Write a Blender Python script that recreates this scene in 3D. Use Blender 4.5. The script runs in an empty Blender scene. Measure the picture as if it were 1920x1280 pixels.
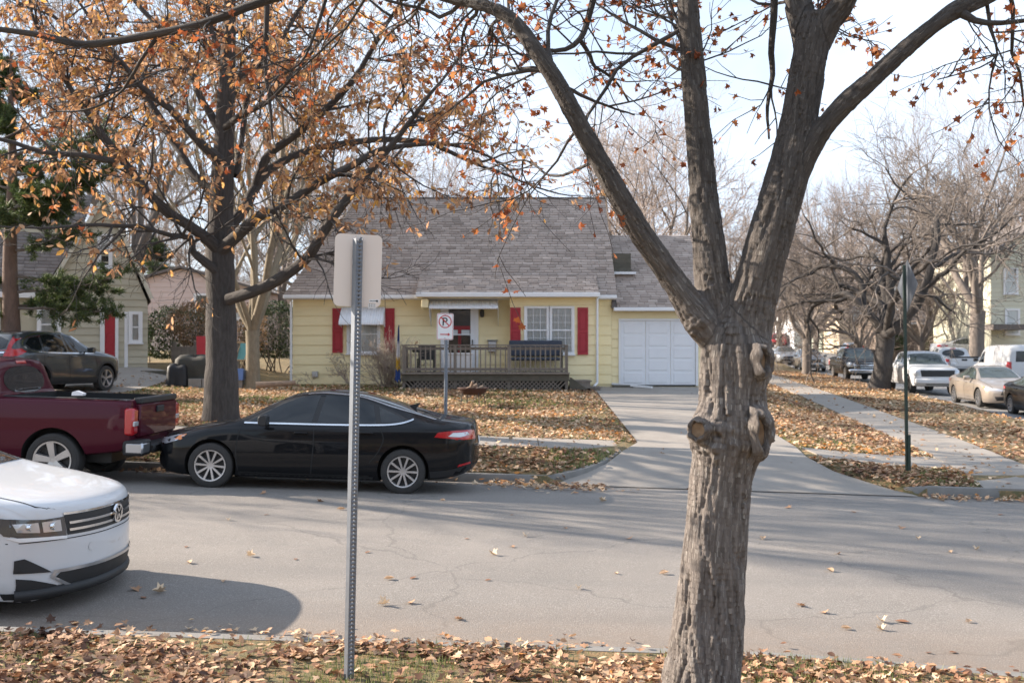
import bpy, bmesh, math, random
import numpy as np
from mathutils import Vector, Matrix, geometry
from mathutils.bvhtree import BVHTree
random.seed(7); rng = np.random.default_rng(11)
SC = bpy.context.scene
COL = SC.collection
R = math.radians
# ------------------------------------------------------------------ camera
CAMZ, F, HOR = 2.23, 1867.0, 655.0
cam_d = bpy.data.cameras.new('camera'); cam = bpy.data.objects.new('camera', cam_d); COL.objects.link(cam)
cam_d.lens = 35.0; cam_d.sensor_width = 36.0; cam_d.clip_end = 2000; cam_d.clip_start = .05
cam.location = (0, 0, CAMZ); cam.rotation_euler = (R(90) + math.atan((HOR - 640) / F), 0, 0)
cam_d.dof.use_dof = True; cam_d.dof.focus_distance = 7.6; cam_d.dof.aperture_fstop = 3.6
SC.camera = cam
# ------------------------------------------------------------------ sky and sun
SUN_TO = Vector((-1.7, .5, .9)).normalized()
el = math.asin(SUN_TO.z); az = math.atan2(SUN_TO.x, SUN_TO.y)
W = bpy.data.worlds.new('World'); SC.world = W; W.use_nodes = True
nt = W.node_tree; nt.nodes.clear()
def wn(t, **k):
    n = nt.nodes.new(t)
    for a, b in k.items(): setattr(n, a, b)
    return n
sky = wn('ShaderNodeTexSky', sky_type='NISHITA', sun_disc=False, sun_elevation=el, sun_rotation=az, air_density=1.0, dust_density=1.6, ozone_density=1.0, altitude=300)
tc = wn('ShaderNodeTexCoord'); mp = wn('ShaderNodeMapping'); mp.inputs['Scale'].default_value = (1.0, 1.0, 2.6)
nz = wn('ShaderNodeTexNoise'); nz.inputs['Scale'].default_value = 1.7; nz.inputs['Detail'].default_value = 6; nz.inputs['Roughness'].default_value = .55; nz.inputs['Distortion'].default_value = .5
rp = wn('ShaderNodeValToRGB'); rp.color_ramp.elements[0].position = .33; rp.color_ramp.elements[1].position = .62
rp.color_ramp.elements[0].color = (.22, .22, .22, 1); rp.color_ramp.elements[1].color = (.96, .96, .96, 1)
mx = wn('ShaderNodeMix', data_type='RGBA'); mx.inputs[7].default_value = (4.6, 5.35, 6.5, 1)   # thin bright overcast veil
bg = wn('ShaderNodeBackground'); bg.inputs['Strength'].default_value = .083
wo = wn('ShaderNodeOutputWorld')
L_ = nt.links.new
L_(tc.outputs['Generated'], mp.inputs['Vector']); L_(mp.outputs[0], nz.inputs['Vector']); L_(nz.outputs['Fac'], rp.inputs[0])
L_(rp.outputs['Color'], mx.inputs[0]); L_(sky.outputs[0], mx.inputs[6]); L_(mx.outputs[2], bg.inputs['Color']); L_(bg.outputs[0], wo.inputs[0])
sun_d = bpy.data.lights.new('sun', 'SUN'); sun_d.energy = 4.6; sun_d.angle = R(.6); sun_d.color = (1, .87, .73)
sun = bpy.data.objects.new('sun', sun_d); COL.objects.link(sun); sun.rotation_euler = SUN_TO.to_track_quat('Z', 'Y').to_euler(); sun.location = (-20, 10, 20)
vs = SC.view_settings; vs.view_transform = 'Standard'; vs.look = 'None'; vs.exposure = 1.52; vs.gamma = 1; vs.use_curve_mapping = False
# ------------------------------------------------------------------ helpers
def at(px, py, D):
    """pixel of the 1920 frame at depth D -> point"""
    return Vector(((px - 960) / F * D, D, CAMZ + (HOR - py) / F * D))
def sst(a, b, t):
    t = np.clip((np.asarray(t, float) - a) / (b - a), 0, 1); return t * t * (3 - 2 * t)
_pm = rng.integers(0, 2**31, 4)
def vnoise(p, seed=0):
    p = np.asarray(p, float); i = np.floor(p).astype(np.int64); f = p - i; u = f * f * f * (f * (f * 6 - 15) + 10)
    def h(a, b, c):
        n = (a * 374761393 + b * 668265263 + c * 2147483647 + seed * 974711) & 0xffffffff
        n = ((n ^ (n >> 13)) * 1274126177) & 0xffffffff; n = n ^ (n >> 16)
        return (n & 0xffff) / 32767.5 - 1
    x, y, z = i[..., 0], i[..., 1], i[..., 2]; r = 0
    for dx in (0, 1):
        for dy in (0, 1):
            for dz in (0, 1):
                w = (u[..., 0] if dx else 1 - u[..., 0]) * (u[..., 1] if dy else 1 - u[..., 1]) * (u[..., 2] if dz else 1 - u[..., 2])
                r = r + w * h(x + dx, y + dy, z + dz)
    return r
def fbm(p, o=4, seed=0):
    p = np.asarray(p, float); a, s = 1., 0
    for k in range(o): s = s + a * vnoise(p * 2 ** k, seed + k); a *= .5
    return s
def tag(o, label=None, cat=None, group=None, kind=None):
    if label: o['label'] = label
    if cat: o['category'] = cat
    if group: o['group'] = group
    if kind: o['kind'] = kind
    return o
def empty(name, loc=(0, 0, 0), rz=0, label=None, cat=None, group=None):
    o = bpy.data.objects.new(name, None); COL.objects.link(o); o.location = loc; o.rotation_euler = (0, 0, rz); o.empty_display_size = .1
    return tag(o, label, cat, group)
def link(name, me, parent=None, loc=None, rot=None):
    o = bpy.data.objects.new(name, me); COL.objects.link(o)
    if parent is not None: o.parent = parent
    if loc is not None: o.location = loc
    if rot is not None: o.rotation_euler = rot
    return o
def fmesh(name, V, faces, mats=(), smooth=False, attrs=None):
    """fast mesh: faces = list of int arrays (M,k); attrs = {name: (type, domain, array)}"""
    me = bpy.data.meshes.new(name); V = np.ascontiguousarray(V, np.float32)
    faces = [np.asarray(f, np.int32) for f in faces if len(f)]
    lv = np.concatenate([f.ravel() for f in faces]); lt = np.concatenate([np.full(len(f), f.shape[1], np.int32) for f in faces])
    ls = np.concatenate([[0], np.cumsum(lt)[:-1]]).astype(np.int32)
    me.vertices.add(len(V)); me.vertices.foreach_set('co', V.ravel())
    me.loops.add(len(lv)); me.loops.foreach_set('vertex_index', lv)
    me.polygons.add(len(lt)); me.polygons.foreach_set('loop_start', ls); me.polygons.foreach_set('loop_total', lt)
    if smooth: me.polygons.foreach_set('use_smooth', np.ones(len(lt), bool))
    for m in mats: me.materials.append(m)
    for k, (ty, dom, a) in (attrs or {}).items():
        at_ = me.attributes.new(k, ty, dom); at_.data.foreach_set('vector' if ty == 'FLOAT_VECTOR' else 'value', np.ascontiguousarray(a, np.float32).ravel())
    me.update(calc_edges=True); me.validate(); return me
class MB:
    def __init__(s): s.v = []; s.f = []; s.m = []
    def add(s, vs, fs, mi=0):
        b = len(s.v); s.v += [tuple(v) for v in vs]; s.f += [tuple(b + i for i in f) for f in fs]; s.m += [mi] * len(fs); return s
    def box(s, x0, x1, y0, y1, z0, z1, mi=0, M=None):
        vs = [Vector(p) for p in ((x0, y0, z0), (x1, y0, z0), (x1, y1, z0), (x0, y1, z0), (x0, y0, z1), (x1, y0, z1), (x1, y1, z1), (x0, y1, z1))]
        if M: vs = [M @ v for v in vs]
        return s.add(vs, [(0, 3, 2, 1), (4, 5, 6, 7), (0, 1, 5, 4), (1, 2, 6, 5), (2, 3, 7, 6), (3, 0, 4, 7)], mi)
    def bar(s, a, b, w, h, mi=0, up=(0, 0, 1)):
        a, b = Vector(a), Vector(b); d = (b - a); L = d.length; d.normalize(); u = Vector(up); x = d.cross(u)
        if x.length < 1e-4: x = d.cross(Vector((0, 1, 0)))
        x.normalize(); u = x.cross(d); M = Matrix((( x.x, d.x, u.x, a.x), (x.y, d.y, u.y, a.y), (x.z, d.z, u.z, a.z), (0, 0, 0, 1)))
        return s.box(-w / 2, w / 2, 0, L, -h / 2, h / 2, mi, M)
    def prism(s, poly, ax, a, b, mi=0):
        """poly: 2D points; ax: extruded axis 0/1/2 from a to b"""
        def P(p, t): return {0: (t, p[0], p[1]), 1: (p[0], t, p[1]), 2: (p[0], p[1], t)}[ax]
        n = len(poly); vs = [P(p, a) for p in poly] + [P(p, b) for p in poly]
        return s.add(vs, [tuple(range(n))[::-1], tuple(range(n, 2 * n))] + [(i, (i + 1) % n, n + (i + 1) % n, n + i) for i in range(n)], mi)
    def cyl(s, a, b, r, n=12, r2=None, mi=0):
        a, b = Vector(a), Vector(b); r2 = r if r2 is None else r2; q = (b - a).to_track_quat('Z', 'Y')
        c = [q @ Vector((math.cos(t * 2 * math.pi / n), math.sin(t * 2 * math.pi / n), 0)) for t in range(n)]
        return s.add([a + k * r for k in c] + [b + k * r2 for k in c], [tuple(range(n))[::-1], tuple(range(n, 2 * n))] + [(i, (i + 1) % n, n + (i + 1) % n, n + i) for i in range(n)], mi)
    def lathe(s, prof, n=24, o=(0, 0, 0), ax='Z', mi=0, close=False):
        vs = []
        for r, h in prof:
            for k in range(n):
                t = 2 * math.pi * k / n; c, d = r * math.cos(t), r * math.sin(t)
                p = (c, d, h) if ax == 'Z' else ((c, h, d) if ax == 'Y' else (h, c, d)); vs.append((p[0] + o[0], p[1] + o[1], p[2] + o[2]))
        m = len(prof); fs = []
        for i in range(m if close else m - 1):
            j = (i + 1) % m; fs += [(i * n + k, i * n + (k + 1) % n, j * n + (k + 1) % n, j * n + k) for k in range(n)]
        return s.add(vs, fs, mi)
    def mesh(s, name, mats, smooth=False, bevel=0, fix=True):
        me = bpy.data.meshes.new(name); me.from_pydata(s.v, [], s.f)
        for m in (mats if isinstance(mats, (list, tuple)) else [mats]): me.materials.append(m)
        me.polygons.foreach_set('material_index', s.m)
        if fix or bevel:
            bm = bmesh.new(); bm.from_mesh(me)
            if bevel: bmesh.ops.bevel(bm, geom=[e for e in bm.edges], offset=bevel, segments=1, affect='EDGES', clamp_overlap=True)
            bmesh.ops.recalc_face_normals(bm, faces=bm.faces); bm.to_mesh(me); bm.free()
        if smooth:
            me.polygons.foreach_set('use_smooth', [True] * len(me.polygons)); me.set_sharp_from_angle(angle=R(38))
        me.update(); return me
    def obj(s, name, mats, parent=None, smooth=False, bevel=0, loc=None, rot=None, fix=True):
        return link(name, s.mesh(name, mats, smooth, bevel, fix), parent, loc, rot)
def tubes(paths, n=6, cap=True):
    """paths: list of (pts(N,3), radii(N)) -> V, quads, bark coordinate"""
    V, Q, B = [], [], []; off = 0; ang = np.arange(n) * 2 * np.pi / n; ca, sa = np.cos(ang), np.sin(ang)
    for P, r in paths:
        P = np.asarray(P, float); r = np.asarray(r, float); N = len(P); T = np.gradient(P, axis=0); T /= np.linalg.norm(T, axis=1)[:, None] + 1e-9
        a = np.array([0, -1., 0]) if abs(T[0, 1]) < .9 else np.array([1., 0, 0]); U = np.empty_like(P)
        for i in range(N):
            a = a - T[i] * a.dot(T[i]); a = a / (np.linalg.norm(a) + 1e-9); U[i] = a
        W_ = np.cross(T, U); ring = P[:, None] + r[:, None, None] * (ca[None, :, None] * U[:, None] + sa[None, :, None] * W_[:, None])
        V.append(ring.reshape(-1, 3)); L = np.concatenate([[0], np.cumsum(np.linalg.norm(np.diff(P, axis=0), axis=1))]) + off * .013
        B.append(np.stack([r[:, None] * ca[None], r[:, None] * sa[None], np.repeat(L[:, None], n, 1)], -1).reshape(-1, 3))
        i = np.arange(N - 1)[:, None] * n; k = np.arange(n)[None]; k2 = (k + 1) % n
        Q.append((np.stack([i + k, i + k2, i + n + k2, i + n + k], -1) + off).reshape(-1, 4)); off += N * n
    return np.concatenate(V), np.concatenate(Q), np.concatenate(B)
def spline(pts, step):
    """Catmull-Rom through points (any dimension) resampled"""
    P = np.asarray(pts, float); P = np.vstack([2 * P[0] - P[1], P, 2 * P[-1] - P[-2]]); out = []
    for i in range(1, len(P) - 2):
        n = max(2, int(np.linalg.norm(P[i + 1][:3] - P[i][:3]) / step)); t = np.linspace(0, 1, n, endpoint=False)[:, None]
        a, b, c, d = P[i - 1], P[i], P[i + 1], P[i + 2]
        out.append(.5 * (2 * b + (c - a) * t + (2 * a - 5 * b + 4 * c - d) * t ** 2 + (3 * b - a - 3 * c + d) * t ** 3))
    return np.vstack(out + [P[-2][None]])
# ------------------------------------------------------------------ materials
MATS = {}
def M(name, col, rough=.6, metal=0, col2=None, scale=8, var=.5, bump=0, bscale=60, coat=0, spec=.5, stretch=(1, 1, 1), coord='Object', rand=0, detail=5, attr=None, ramp=None, transl=0, mscale=None, mcol=None, mthr=(.5, .62), bdist=.01, crack=0, limb_shade=0):
    m = bpy.data.materials.new(name); m.use_nodes = True; t = m.node_tree; b = t.nodes['Principled BSDF']; MATS[name] = m
    N = t.nodes.new; K = t.links.new
    b.inputs['Roughness'].default_value = rough; b.inputs['Metallic'].default_value = metal; b.inputs['Coat Weight'].default_value = coat; b.inputs['Coat Roughness'].default_value = .04; b.inputs['Specular IOR Level'].default_value = spec
    b.inputs['Base Color'].default_value = (*col, 1)
    c = N('ShaderNodeTexCoord'); mpn = N('ShaderNodeMapping'); mpn.inputs['Scale'].default_value = stretch
    if coord == 'bark':
        a = N('ShaderNodeAttribute'); a.attribute_name = 'bk'; K(a.outputs['Vector'], mpn.inputs[0])
    else: K(c.outputs[coord], mpn.inputs[0])
    cur = None
    if col2 or ramp or attr:
        mixn = N('ShaderNodeMix'); mixn.data_type = 'RGBA'; mixn.inputs[6].default_value = (*col, 1); mixn.inputs[7].default_value = (*(col2 or col), 1)
        if attr:
            a = N('ShaderNodeAttribute'); a.attribute_name = attr; fac = a.outputs['Fac']
        else:
            n = N('ShaderNodeTexNoise'); n.inputs['Scale'].default_value = scale; n.inputs['Detail'].default_value = detail; n.inputs['Roughness'].default_value = .6; K(mpn.outputs[0], n.inputs['Vector'])
            cr = N('ShaderNodeMapRange'); cr.inputs[1].default_value = .5 - var / 2; cr.inputs[2].default_value = .5 + var / 2; K(n.outputs['Fac'], cr.inputs[0]); fac = cr.outputs[0]
        if ramp:
            rr = N('ShaderNodeValToRGB'); e = rr.color_ramp.elements
            while len(e) < len(ramp): e.new(.5)
            for i, (p, q) in enumerate(ramp): e[i].position = p; e[i].color = (*q, 1)
            K(fac, rr.inputs[0]); cur = rr.outputs[0]
        else: K(fac, mixn.inputs[0]); cur = mixn.outputs[2]
    if mcol:
        n2 = N('ShaderNodeTexNoise'); n2.inputs['Scale'].default_value = mscale; n2.inputs['Detail'].default_value = 6; n2.inputs['Roughness'].default_value = .62; K(mpn.outputs[0], n2.inputs['Vector'])
        r2 = N('ShaderNodeMapRange'); r2.inputs[1].default_value, r2.inputs[2].default_value = mthr; K(n2.outputs['Fac'], r2.inputs[0])
        m2 = N('ShaderNodeMix'); m2.data_type = 'RGBA'; m2.inputs[7].default_value = (*mcol, 1); K(r2.outputs[0], m2.inputs[0])
        if cur: K(cur, m2.inputs[6])
        else: m2.inputs[6].default_value = (*col, 1)
        cur = m2.outputs[2]
    if crack:   # thin tar-dark cracks wandering over old asphalt
        dn = N('ShaderNodeTexNoise'); dn.inputs['Scale'].default_value = 1.6; dn.inputs['Detail'].default_value = 5; K(mpn.outputs[0], dn.inputs['Vector'])
        va = N('ShaderNodeVectorMath'); va.operation = 'MULTIPLY_ADD'; va.inputs[1].default_value = (.9, .9, 0); K(dn.outputs['Color'], va.inputs[0]); K(mpn.outputs[0], va.inputs[2])
        vo = N('ShaderNodeTexVoronoi'); vo.feature = 'DISTANCE_TO_EDGE'; vo.inputs['Scale'].default_value = .3; K(va.outputs[0], vo.inputs['Vector'])
        cm = N('ShaderNodeMapRange'); cm.inputs[1].default_value = .001; cm.inputs[2].default_value = .006; cm.inputs[3].default_value = .34; cm.inputs[4].default_value = 0; K(vo.outputs[0], cm.inputs[0])
        cx_ = N('ShaderNodeMix'); cx_.data_type = 'RGBA'; cx_.inputs[7].default_value = (.075, .07, .066, 1); K(cm.outputs[0], cx_.inputs[0]); K(cur, cx_.inputs[6]); cur = cx_.outputs[2]
    if crack:   # dust and leaf crumbs swept against the near gutter, faint wheel tracks along the lane
        sx_ = N('ShaderNodeSeparateXYZ'); K(c.outputs['Object'], sx_.inputs[0]); dy = N('ShaderNodeMapRange'); dy.inputs[1].default_value = 7.3; dy.inputs[2].default_value = 8.7; dy.inputs[3].default_value = 1; dy.inputs[4].default_value = 0; K(sx_.outputs[1], dy.inputs[0])
        dn2 = N('ShaderNodeTexNoise'); dn2.inputs['Scale'].default_value = 2.2; dn2.inputs['Detail'].default_value = 7; dn2.inputs['Roughness'].default_value = .7; K(c.outputs['Object'], dn2.inputs['Vector'])
        dm_ = N('ShaderNodeMath'); dm_.operation = 'MULTIPLY'; K(dy.outputs[0], dm_.inputs[0]); K(dn2.outputs['Fac'], dm_.inputs[1]); cd = N('ShaderNodeMix'); cd.data_type = 'RGBA'; cd.inputs[7].default_value = (.25, .175, .12, 1); K(dm_.outputs[0], cd.inputs[0]); K(cur, cd.inputs[6]); cur = cd.outputs[2]
        ms2 = N('ShaderNodeMapping'); ms2.inputs['Scale'].default_value = (.12, 1.3, 1); K(c.outputs['Object'], ms2.inputs[0]); tn = N('ShaderNodeTexNoise'); tn.inputs['Scale'].default_value = 1; tn.inputs['Detail'].default_value = 4; K(ms2.outputs[0], tn.inputs['Vector'])
        tr_ = N('ShaderNodeMapRange'); tr_.inputs[1].default_value = .45; tr_.inputs[2].default_value = .75; tr_.inputs[3].default_value = 0; tr_.inputs[4].default_value = .5; K(tn.outputs['Fac'], tr_.inputs[0]); ct = N('ShaderNodeMix'); ct.data_type = 'RGBA'; ct.inputs[7].default_value = (.15, .142, .135, 1); K(tr_.outputs[0], ct.inputs[0]); K(cur, ct.inputs[6]); cur = ct.outputs[2]
    if limb_shade:   # shade on the upper limbs painted in: bark colour darkens with height
        s2 = N('ShaderNodeSeparateXYZ'); K(c.outputs['Object'], s2.inputs[0]); y2 = N('ShaderNodeMapRange'); y2.inputs[1].default_value = 1.9; y2.inputs[2].default_value = 3.3; y2.inputs[3].default_value = 1; y2.inputs[4].default_value = limb_shade; K(s2.outputs[2], y2.inputs[0])
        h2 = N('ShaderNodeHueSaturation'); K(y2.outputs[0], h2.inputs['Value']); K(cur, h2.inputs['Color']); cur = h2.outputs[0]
    if rand:
        oi = N('ShaderNodeObjectInfo'); hs = N('ShaderNodeHueSaturation'); mr = N('ShaderNodeMapRange'); mr.inputs[3].default_value = 1 - rand; mr.inputs[4].default_value = 1 + rand
        K(oi.outputs['Random'], mr.inputs[0]); K(mr.outputs[0], hs.inputs['Value'])
        if cur: K(cur, hs.inputs['Color'])
        else: hs.inputs['Color'].default_value = (*col, 1)
        cur = hs.outputs[0]
    if cur: K(cur, b.inputs['Base Color'])
    if bump:
        n = N('ShaderNodeTexNoise'); n.inputs['Scale'].default_value = bscale; n.inputs['Detail'].default_value = 6; n.inputs['Roughness'].default_value = .65; K(mpn.outputs[0], n.inputs['Vector'])
        bp = N('ShaderNodeBump'); bp.inputs['Strength'].default_value = bump; bp.inputs['Distance'].default_value = bdist; K(n.outputs['Fac'], bp.inputs['Height']); K(bp.outputs[0], b.inputs['Normal'])
    if transl:
        tr = N('ShaderNodeBsdfTranslucent'); ms = N('ShaderNodeMixShader'); ms.inputs[0].default_value = transl
        if cur: K(cur, tr.inputs['Color'])
        else: tr.inputs['Color'].default_value = (*col, 1)
        K(b.outputs[0], ms.inputs[1]); K(tr.outputs[0], ms.inputs[2]); K(ms.outputs[0], t.nodes['Material Output'].inputs[0])
    return m
def glass_mat(name, tint=(.6, .65, .65), transp=.6):
    m = bpy.data.materials.new(name); m.use_nodes = True; t = m.node_tree; t.nodes.remove(t.nodes['Principled BSDF']); N = t.nodes.new; K = t.links.new
    tr = N('ShaderNodeBsdfTransparent'); tr.inputs[0].default_value = (*[transp * c for c in tint], 1); gl = N('ShaderNodeBsdfGlossy'); gl.inputs['Roughness'].default_value = .02
    fr = N('ShaderNodeFresnel'); fr.inputs[0].default_value = 1.5; ms = N('ShaderNodeMixShader'); K(fr.outputs[0], ms.inputs[0]); K(tr.outputs[0], ms.inputs[1]); K(gl.outputs[0], ms.inputs[2]); K(ms.outputs[0], t.nodes['Material Output'].inputs[0])
    MATS[name] = m; return m
LEAF = [(0, (.085, .04, .024)), (.2, (.24, .115, .06)), (.42, (.43, .25, .145)), (.66, (.58, .40, .25)), (.88, (.70, .55, .38)), (1, (.60, .25, .06))]
M('leaf_litter', (.4, .2, .1), .75, attr='lc', ramp=LEAF, transl=.15)
M('maple_leaf', (.45, .14, .04), .7, attr='lc', ramp=[(0, (.13, .035, .015)), (.5, (.36, .105, .035)), (1, (.55, .24, .09))], transl=.4)
M('oak_leaf', (.45, .25, .1), .7, attr='lc', ramp=[(0, (.19, .095, .05)), (.4, (.47, .25, .13)), (.75, (.62, .39, .23)), (1, (.72, .38, .08))], transl=.5)
M('asphalt', (.245, .218, .193), .92, col2=(.17, .154, .138), scale=.8, var=.6, bump=.9, bscale=110, mscale=75, mcol=(.34, .32, .295), mthr=(.5, .66), crack=1)
M('asphalt_side', (.25, .245, .24), .9, col2=(.2, .2, .2), scale=.4, var=.5)
M('concrete', (.31, .28, .245), .88, col2=(.225, .2, .175), scale=1.3, var=.6, bump=.25, bscale=90, mscale=7, mcol=(.23, .21, .19), mthr=(.55, .8))
M('kerb', (.25, .238, .222), .9, col2=(.15, .142, .13), scale=3, var=.6, bump=.4, bscale=50)
M('lawn', (.12, .115, .045), .95, col2=(.22, .175, .095), scale=1.1, var=.5, bump=1, bscale=50, mscale=14, mcol=(.30, .19, .09), mthr=(.45, .6), bdist=.04)
M('grass_blade', (.14, .19, .05), .7, attr='lc', ramp=[(0, (.07, .12, .025)), (.5, (.16, .21, .06)), (1, (.36, .32, .15))], transl=.3)
M('bark_maple', (.255, .222, .20), .92, col2=(.11, .092, .08), scale=42, var=.4, coord='bark', stretch=(1, 1, .22), bump=1, bscale=150, bdist=.02, mscale=75, mcol=(.38, .35, .315), mthr=(.56, .66), limb_shade=.42)
M('bark_oak', (.085, .075, .069), .92, col2=(.035, .03, .027), scale=24, var=.5, coord='bark', stretch=(1, 1, .2), bump=1, bscale=30, bdist=.03)
M('bark_pale', (.28, .235, .165), .9, col2=(.16, .13, .09), scale=16, var=.6, coord='bark', stretch=(1, 1, .4), bump=.6, bscale=30)
M('bark_far', (.22, .185, .16), .92, col2=(.12, .1, .086), scale=9, var=.6, coord='bark', stretch=(1, 1, .3), bump=.6, bscale=20)
M('twig_far', (.34, .28, .245), .9)
M('scar_wood', (.36, .245, .15), .85, col2=(.18, .115, .07), scale=22, var=.6, bump=.6, bscale=40)
M('siding_yellow', (.90, .775, .475), .6, col2=(.85, .72, .43), scale=2.2, var=.7, rand=.035, bump=.12, bscale=40, stretch=(1, 1, 1))
M('cream_trim', (.60, .56, .46), .6); M('siding_beige', (.50, .46, .355), .65, col2=(.45, .41, .31), scale=3, var=.6, rand=.05)
M('siding_pink', (.62, .49, .45), .7, rand=.04)
M('siding_green', (.60, .58, .46), .7, rand=.04)
M('white_paint', (.78, .79, .82), .45, col2=(.72, .73, .755), scale=3, var=.7)
M('white_trim', (.76, .76, .77), .5)
M('red_paint', (.40, .022, .035), .5, col2=(.33, .018, .028), scale=4, var=.6)
M('shingle', (.2, .17, .15), .95, attr='rv', ramp=[(0, (.25, .205, .178)), (.5, (.375, .31, .272)), (1, (.48, .405, .36))], bump=.4, bscale=150)
M('shingle_far', (.17, .14, .125), .95, attr='rv', ramp=[(0, (.15, .13, .122)), (1, (.25, .22, .205))])
M('deck_wood', (.25, .215, .18), .88, col2=(.13, .11, .095), scale=9, var=.7, rand=.12, stretch=(1, 1, .25), bump=.4, bscale=40)
M('deck_dark', (.13, .115, .09), .9, col2=(.07, .065, .05), scale=7, var=.7, rand=.1)
M('black_void', (.012, .012, .012), .8)
M('foundation', (.30, .285, .265), .9, col2=(.2, .19, .175), scale=5, var=.6, bump=.5, bscale=30)
M('galvanised', (.22, .24, .27), .5, metal=.6, col2=(.14, .155, .18), scale=14, var=.7)
M('sign_back', (.80, .71, .645), .45, metal=.1, col2=(.75, .665, .60), scale=3, var=.7)
M('sign_white', (.78, .77, .76), .4); M('sign_red', (.55, .025, .03), .4); M('sign_black', (.02, .02, .02), .4)
M('post_green', (.018, .035, .024), .5); M('sticker', (.78, .78, .78), .5)
M('tyre', (.028, .027, .026), .85, col2=(.045, .042, .04), scale=12, var=.6); M('rim', (.55, .55, .56), .3, metal=.85); M('rim_dark', (.05, .05, .052), .4, metal=.5)
M('black_plastic', (.02, .02, .021), .6); M('dark_metal', (.03, .03, .03), .5)
M('chrome', (.75, .76, .78), .12, metal=1); M('satin', (.5, .51, .53), .3, metal=.8)
M('car_glass', (.008, .010, .012), .03, spec=.65); M('car_glass_light', (.05, .065, .062), .03, spec=.9)
M('lamp_red', (.42, .006, .012), .15, coat=1); M('lamp_clear', (.52, .54, .57), .12, metal=.35, coat=1); M('lamp_amber', (.75, .22, .03), .2, coat=1); M('lamp_dark', (.06, .065, .07), .08, coat=1)
def paint(n, c, metal=.3, rough=.32, coat=1): return M('paint_' + n, c, rough, metal=metal, coat=coat, spec=.5 if metal else .12)
paint('black', (.003, .0035, .005), 0, .6, .55); paint('maroon', (.062, .003, .013), 0, .6, .45); paint('white', (.60, .605, .615), 0, .35, .7); paint('slate', (.055, .062, .068), .5, .3)
paint('gold', (.40, .34, .285), .5, .35); paint('silver', (.36, .38, .40), .6, .3); paint('red', (.3, .015, .02), .2)
M('pane_curtain', (.80, .80, .79), .8, col2=(.55, .55, .55), scale=5, var=.7, stretch=(4, 1, .2))
M('pane_dark', (.05, .05, .052), .05, spec=.8); glass_mat('glass', (.95, .97, .97), .93); M('twig_light', (.36, .29, .235), .9)
M('tarp', (.055, .05, .038), .7, col2=(.03, .028, .022), scale=4, var=.6); M('tarp_black', (.012, .012, .014), .6)
M('rust', (.085, .04, .028), .8, col2=(.04, .022, .018), scale=12, var=.7); M('fire_log', (.34, .25, .18), .9, col2=(.2, .14, .1), scale=10)
M('cloth_blue', (.04, .09, .30), .8); M('cloth_yellow', (.6, .38, .04), .8); M('cloth_white', (.72, .72, .74), .8); M('cushion', (.05, .06, .085), .85)
M('hedge_leaf', (.03, .055, .018), .6, attr='lc', ramp=[(0, (.012, .025, .009)), (.6, (.035, .06, .02)), (1, (.07, .1, .03))], transl=.2)
M('hedge_brown', (.3, .18, .1), .7, attr='lc', ramp=[(0, (.10, .07, .03)), (.5, (.33, .21, .12)), (1, (.5, .33, .2))], transl=.3)
M('pine_needle', (.03, .06, .02), .6, attr='lc', ramp=[(0, (.028, .05, .02)), (.6, (.08, .12, .04)), (1, (.16, .20, .06))], transl=.25)
M('plastic_red', (.45, .02, .03), .4); M('plastic_teal', (.15, .38, .36), .5); M('plastic_tan', (.55, .36, .2), .5); M('plastic_blue', (.12, .2, .42), .5)
M('brown_siding', (.20, .155, .125), .8); M('siding_white', (.72, .73, .75), .6); M('siding_mint', (.42, .47, .38), .7); M('siding_tan', (.62, .5, .36), .7)
# ------------------------------------------------------------------ terrain
def gx(x): return -.033 * np.clip(x, -30, 11)
SK = .14
def s_of(x, y): return x - SK * (y - 19)
def zside(y): return np.interp(y, [10, 16.6, 22, 39, 57, 75, 95, 120, 200, 330], [-.36, -.33, -.15, .2, .45, .63, 1.5, 2.7, 7, 13])
def zlot(x, y):
    z = np.interp(y, [16.65, 16.85, 18.3, 19.8, 32, 40, 60, 75, 95, 120, 200, 330], [.13, .15, .44, .47, 1.03, 1.1, 1.2, 1.3, 2, 3.2, 8, 14]) + gx(x) * np.interp(y, [19.8, 32], [1, .2])
    return z + .5 * sst(-9, -12.5, x) * sst(28, 33, y)
def zroad(x, y): return gx(x) + .07 * (1 - ((y - 11.95) / 4.65) ** 2)
def yk(x): return np.interp(x, [-40, 1.2, 2.3, 3.8, 5.5, 9], [7.22, 7.22, 7.16, 6.86, 6.1, 4.2])
def znear(x, y): return np.interp(y, [-20, 0, 5, 6.8, 7.35], [.9, .5, .2, .118, .112]) + gx(x)
def drive_l(y): return np.interp(y, [16.65, 17.0, 17.6, 18.3, 19.8, 33], [.75, 1.05, 1.65, 2.05, 2.5, 2.62])
def drive_r(y): return np.interp(y, [16.65, 17.0, 17.6, 18.3, 19.8, 33], [6.75, 6.3, 5.7, 5.4, 5.65, 6.15])
def zdrive(x, y): return np.where(y < 18.3, gx(x) + np.interp(y, [16.5, 16.75, 18.3], [.005, .03, .44]), zlot(x, y))
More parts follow.
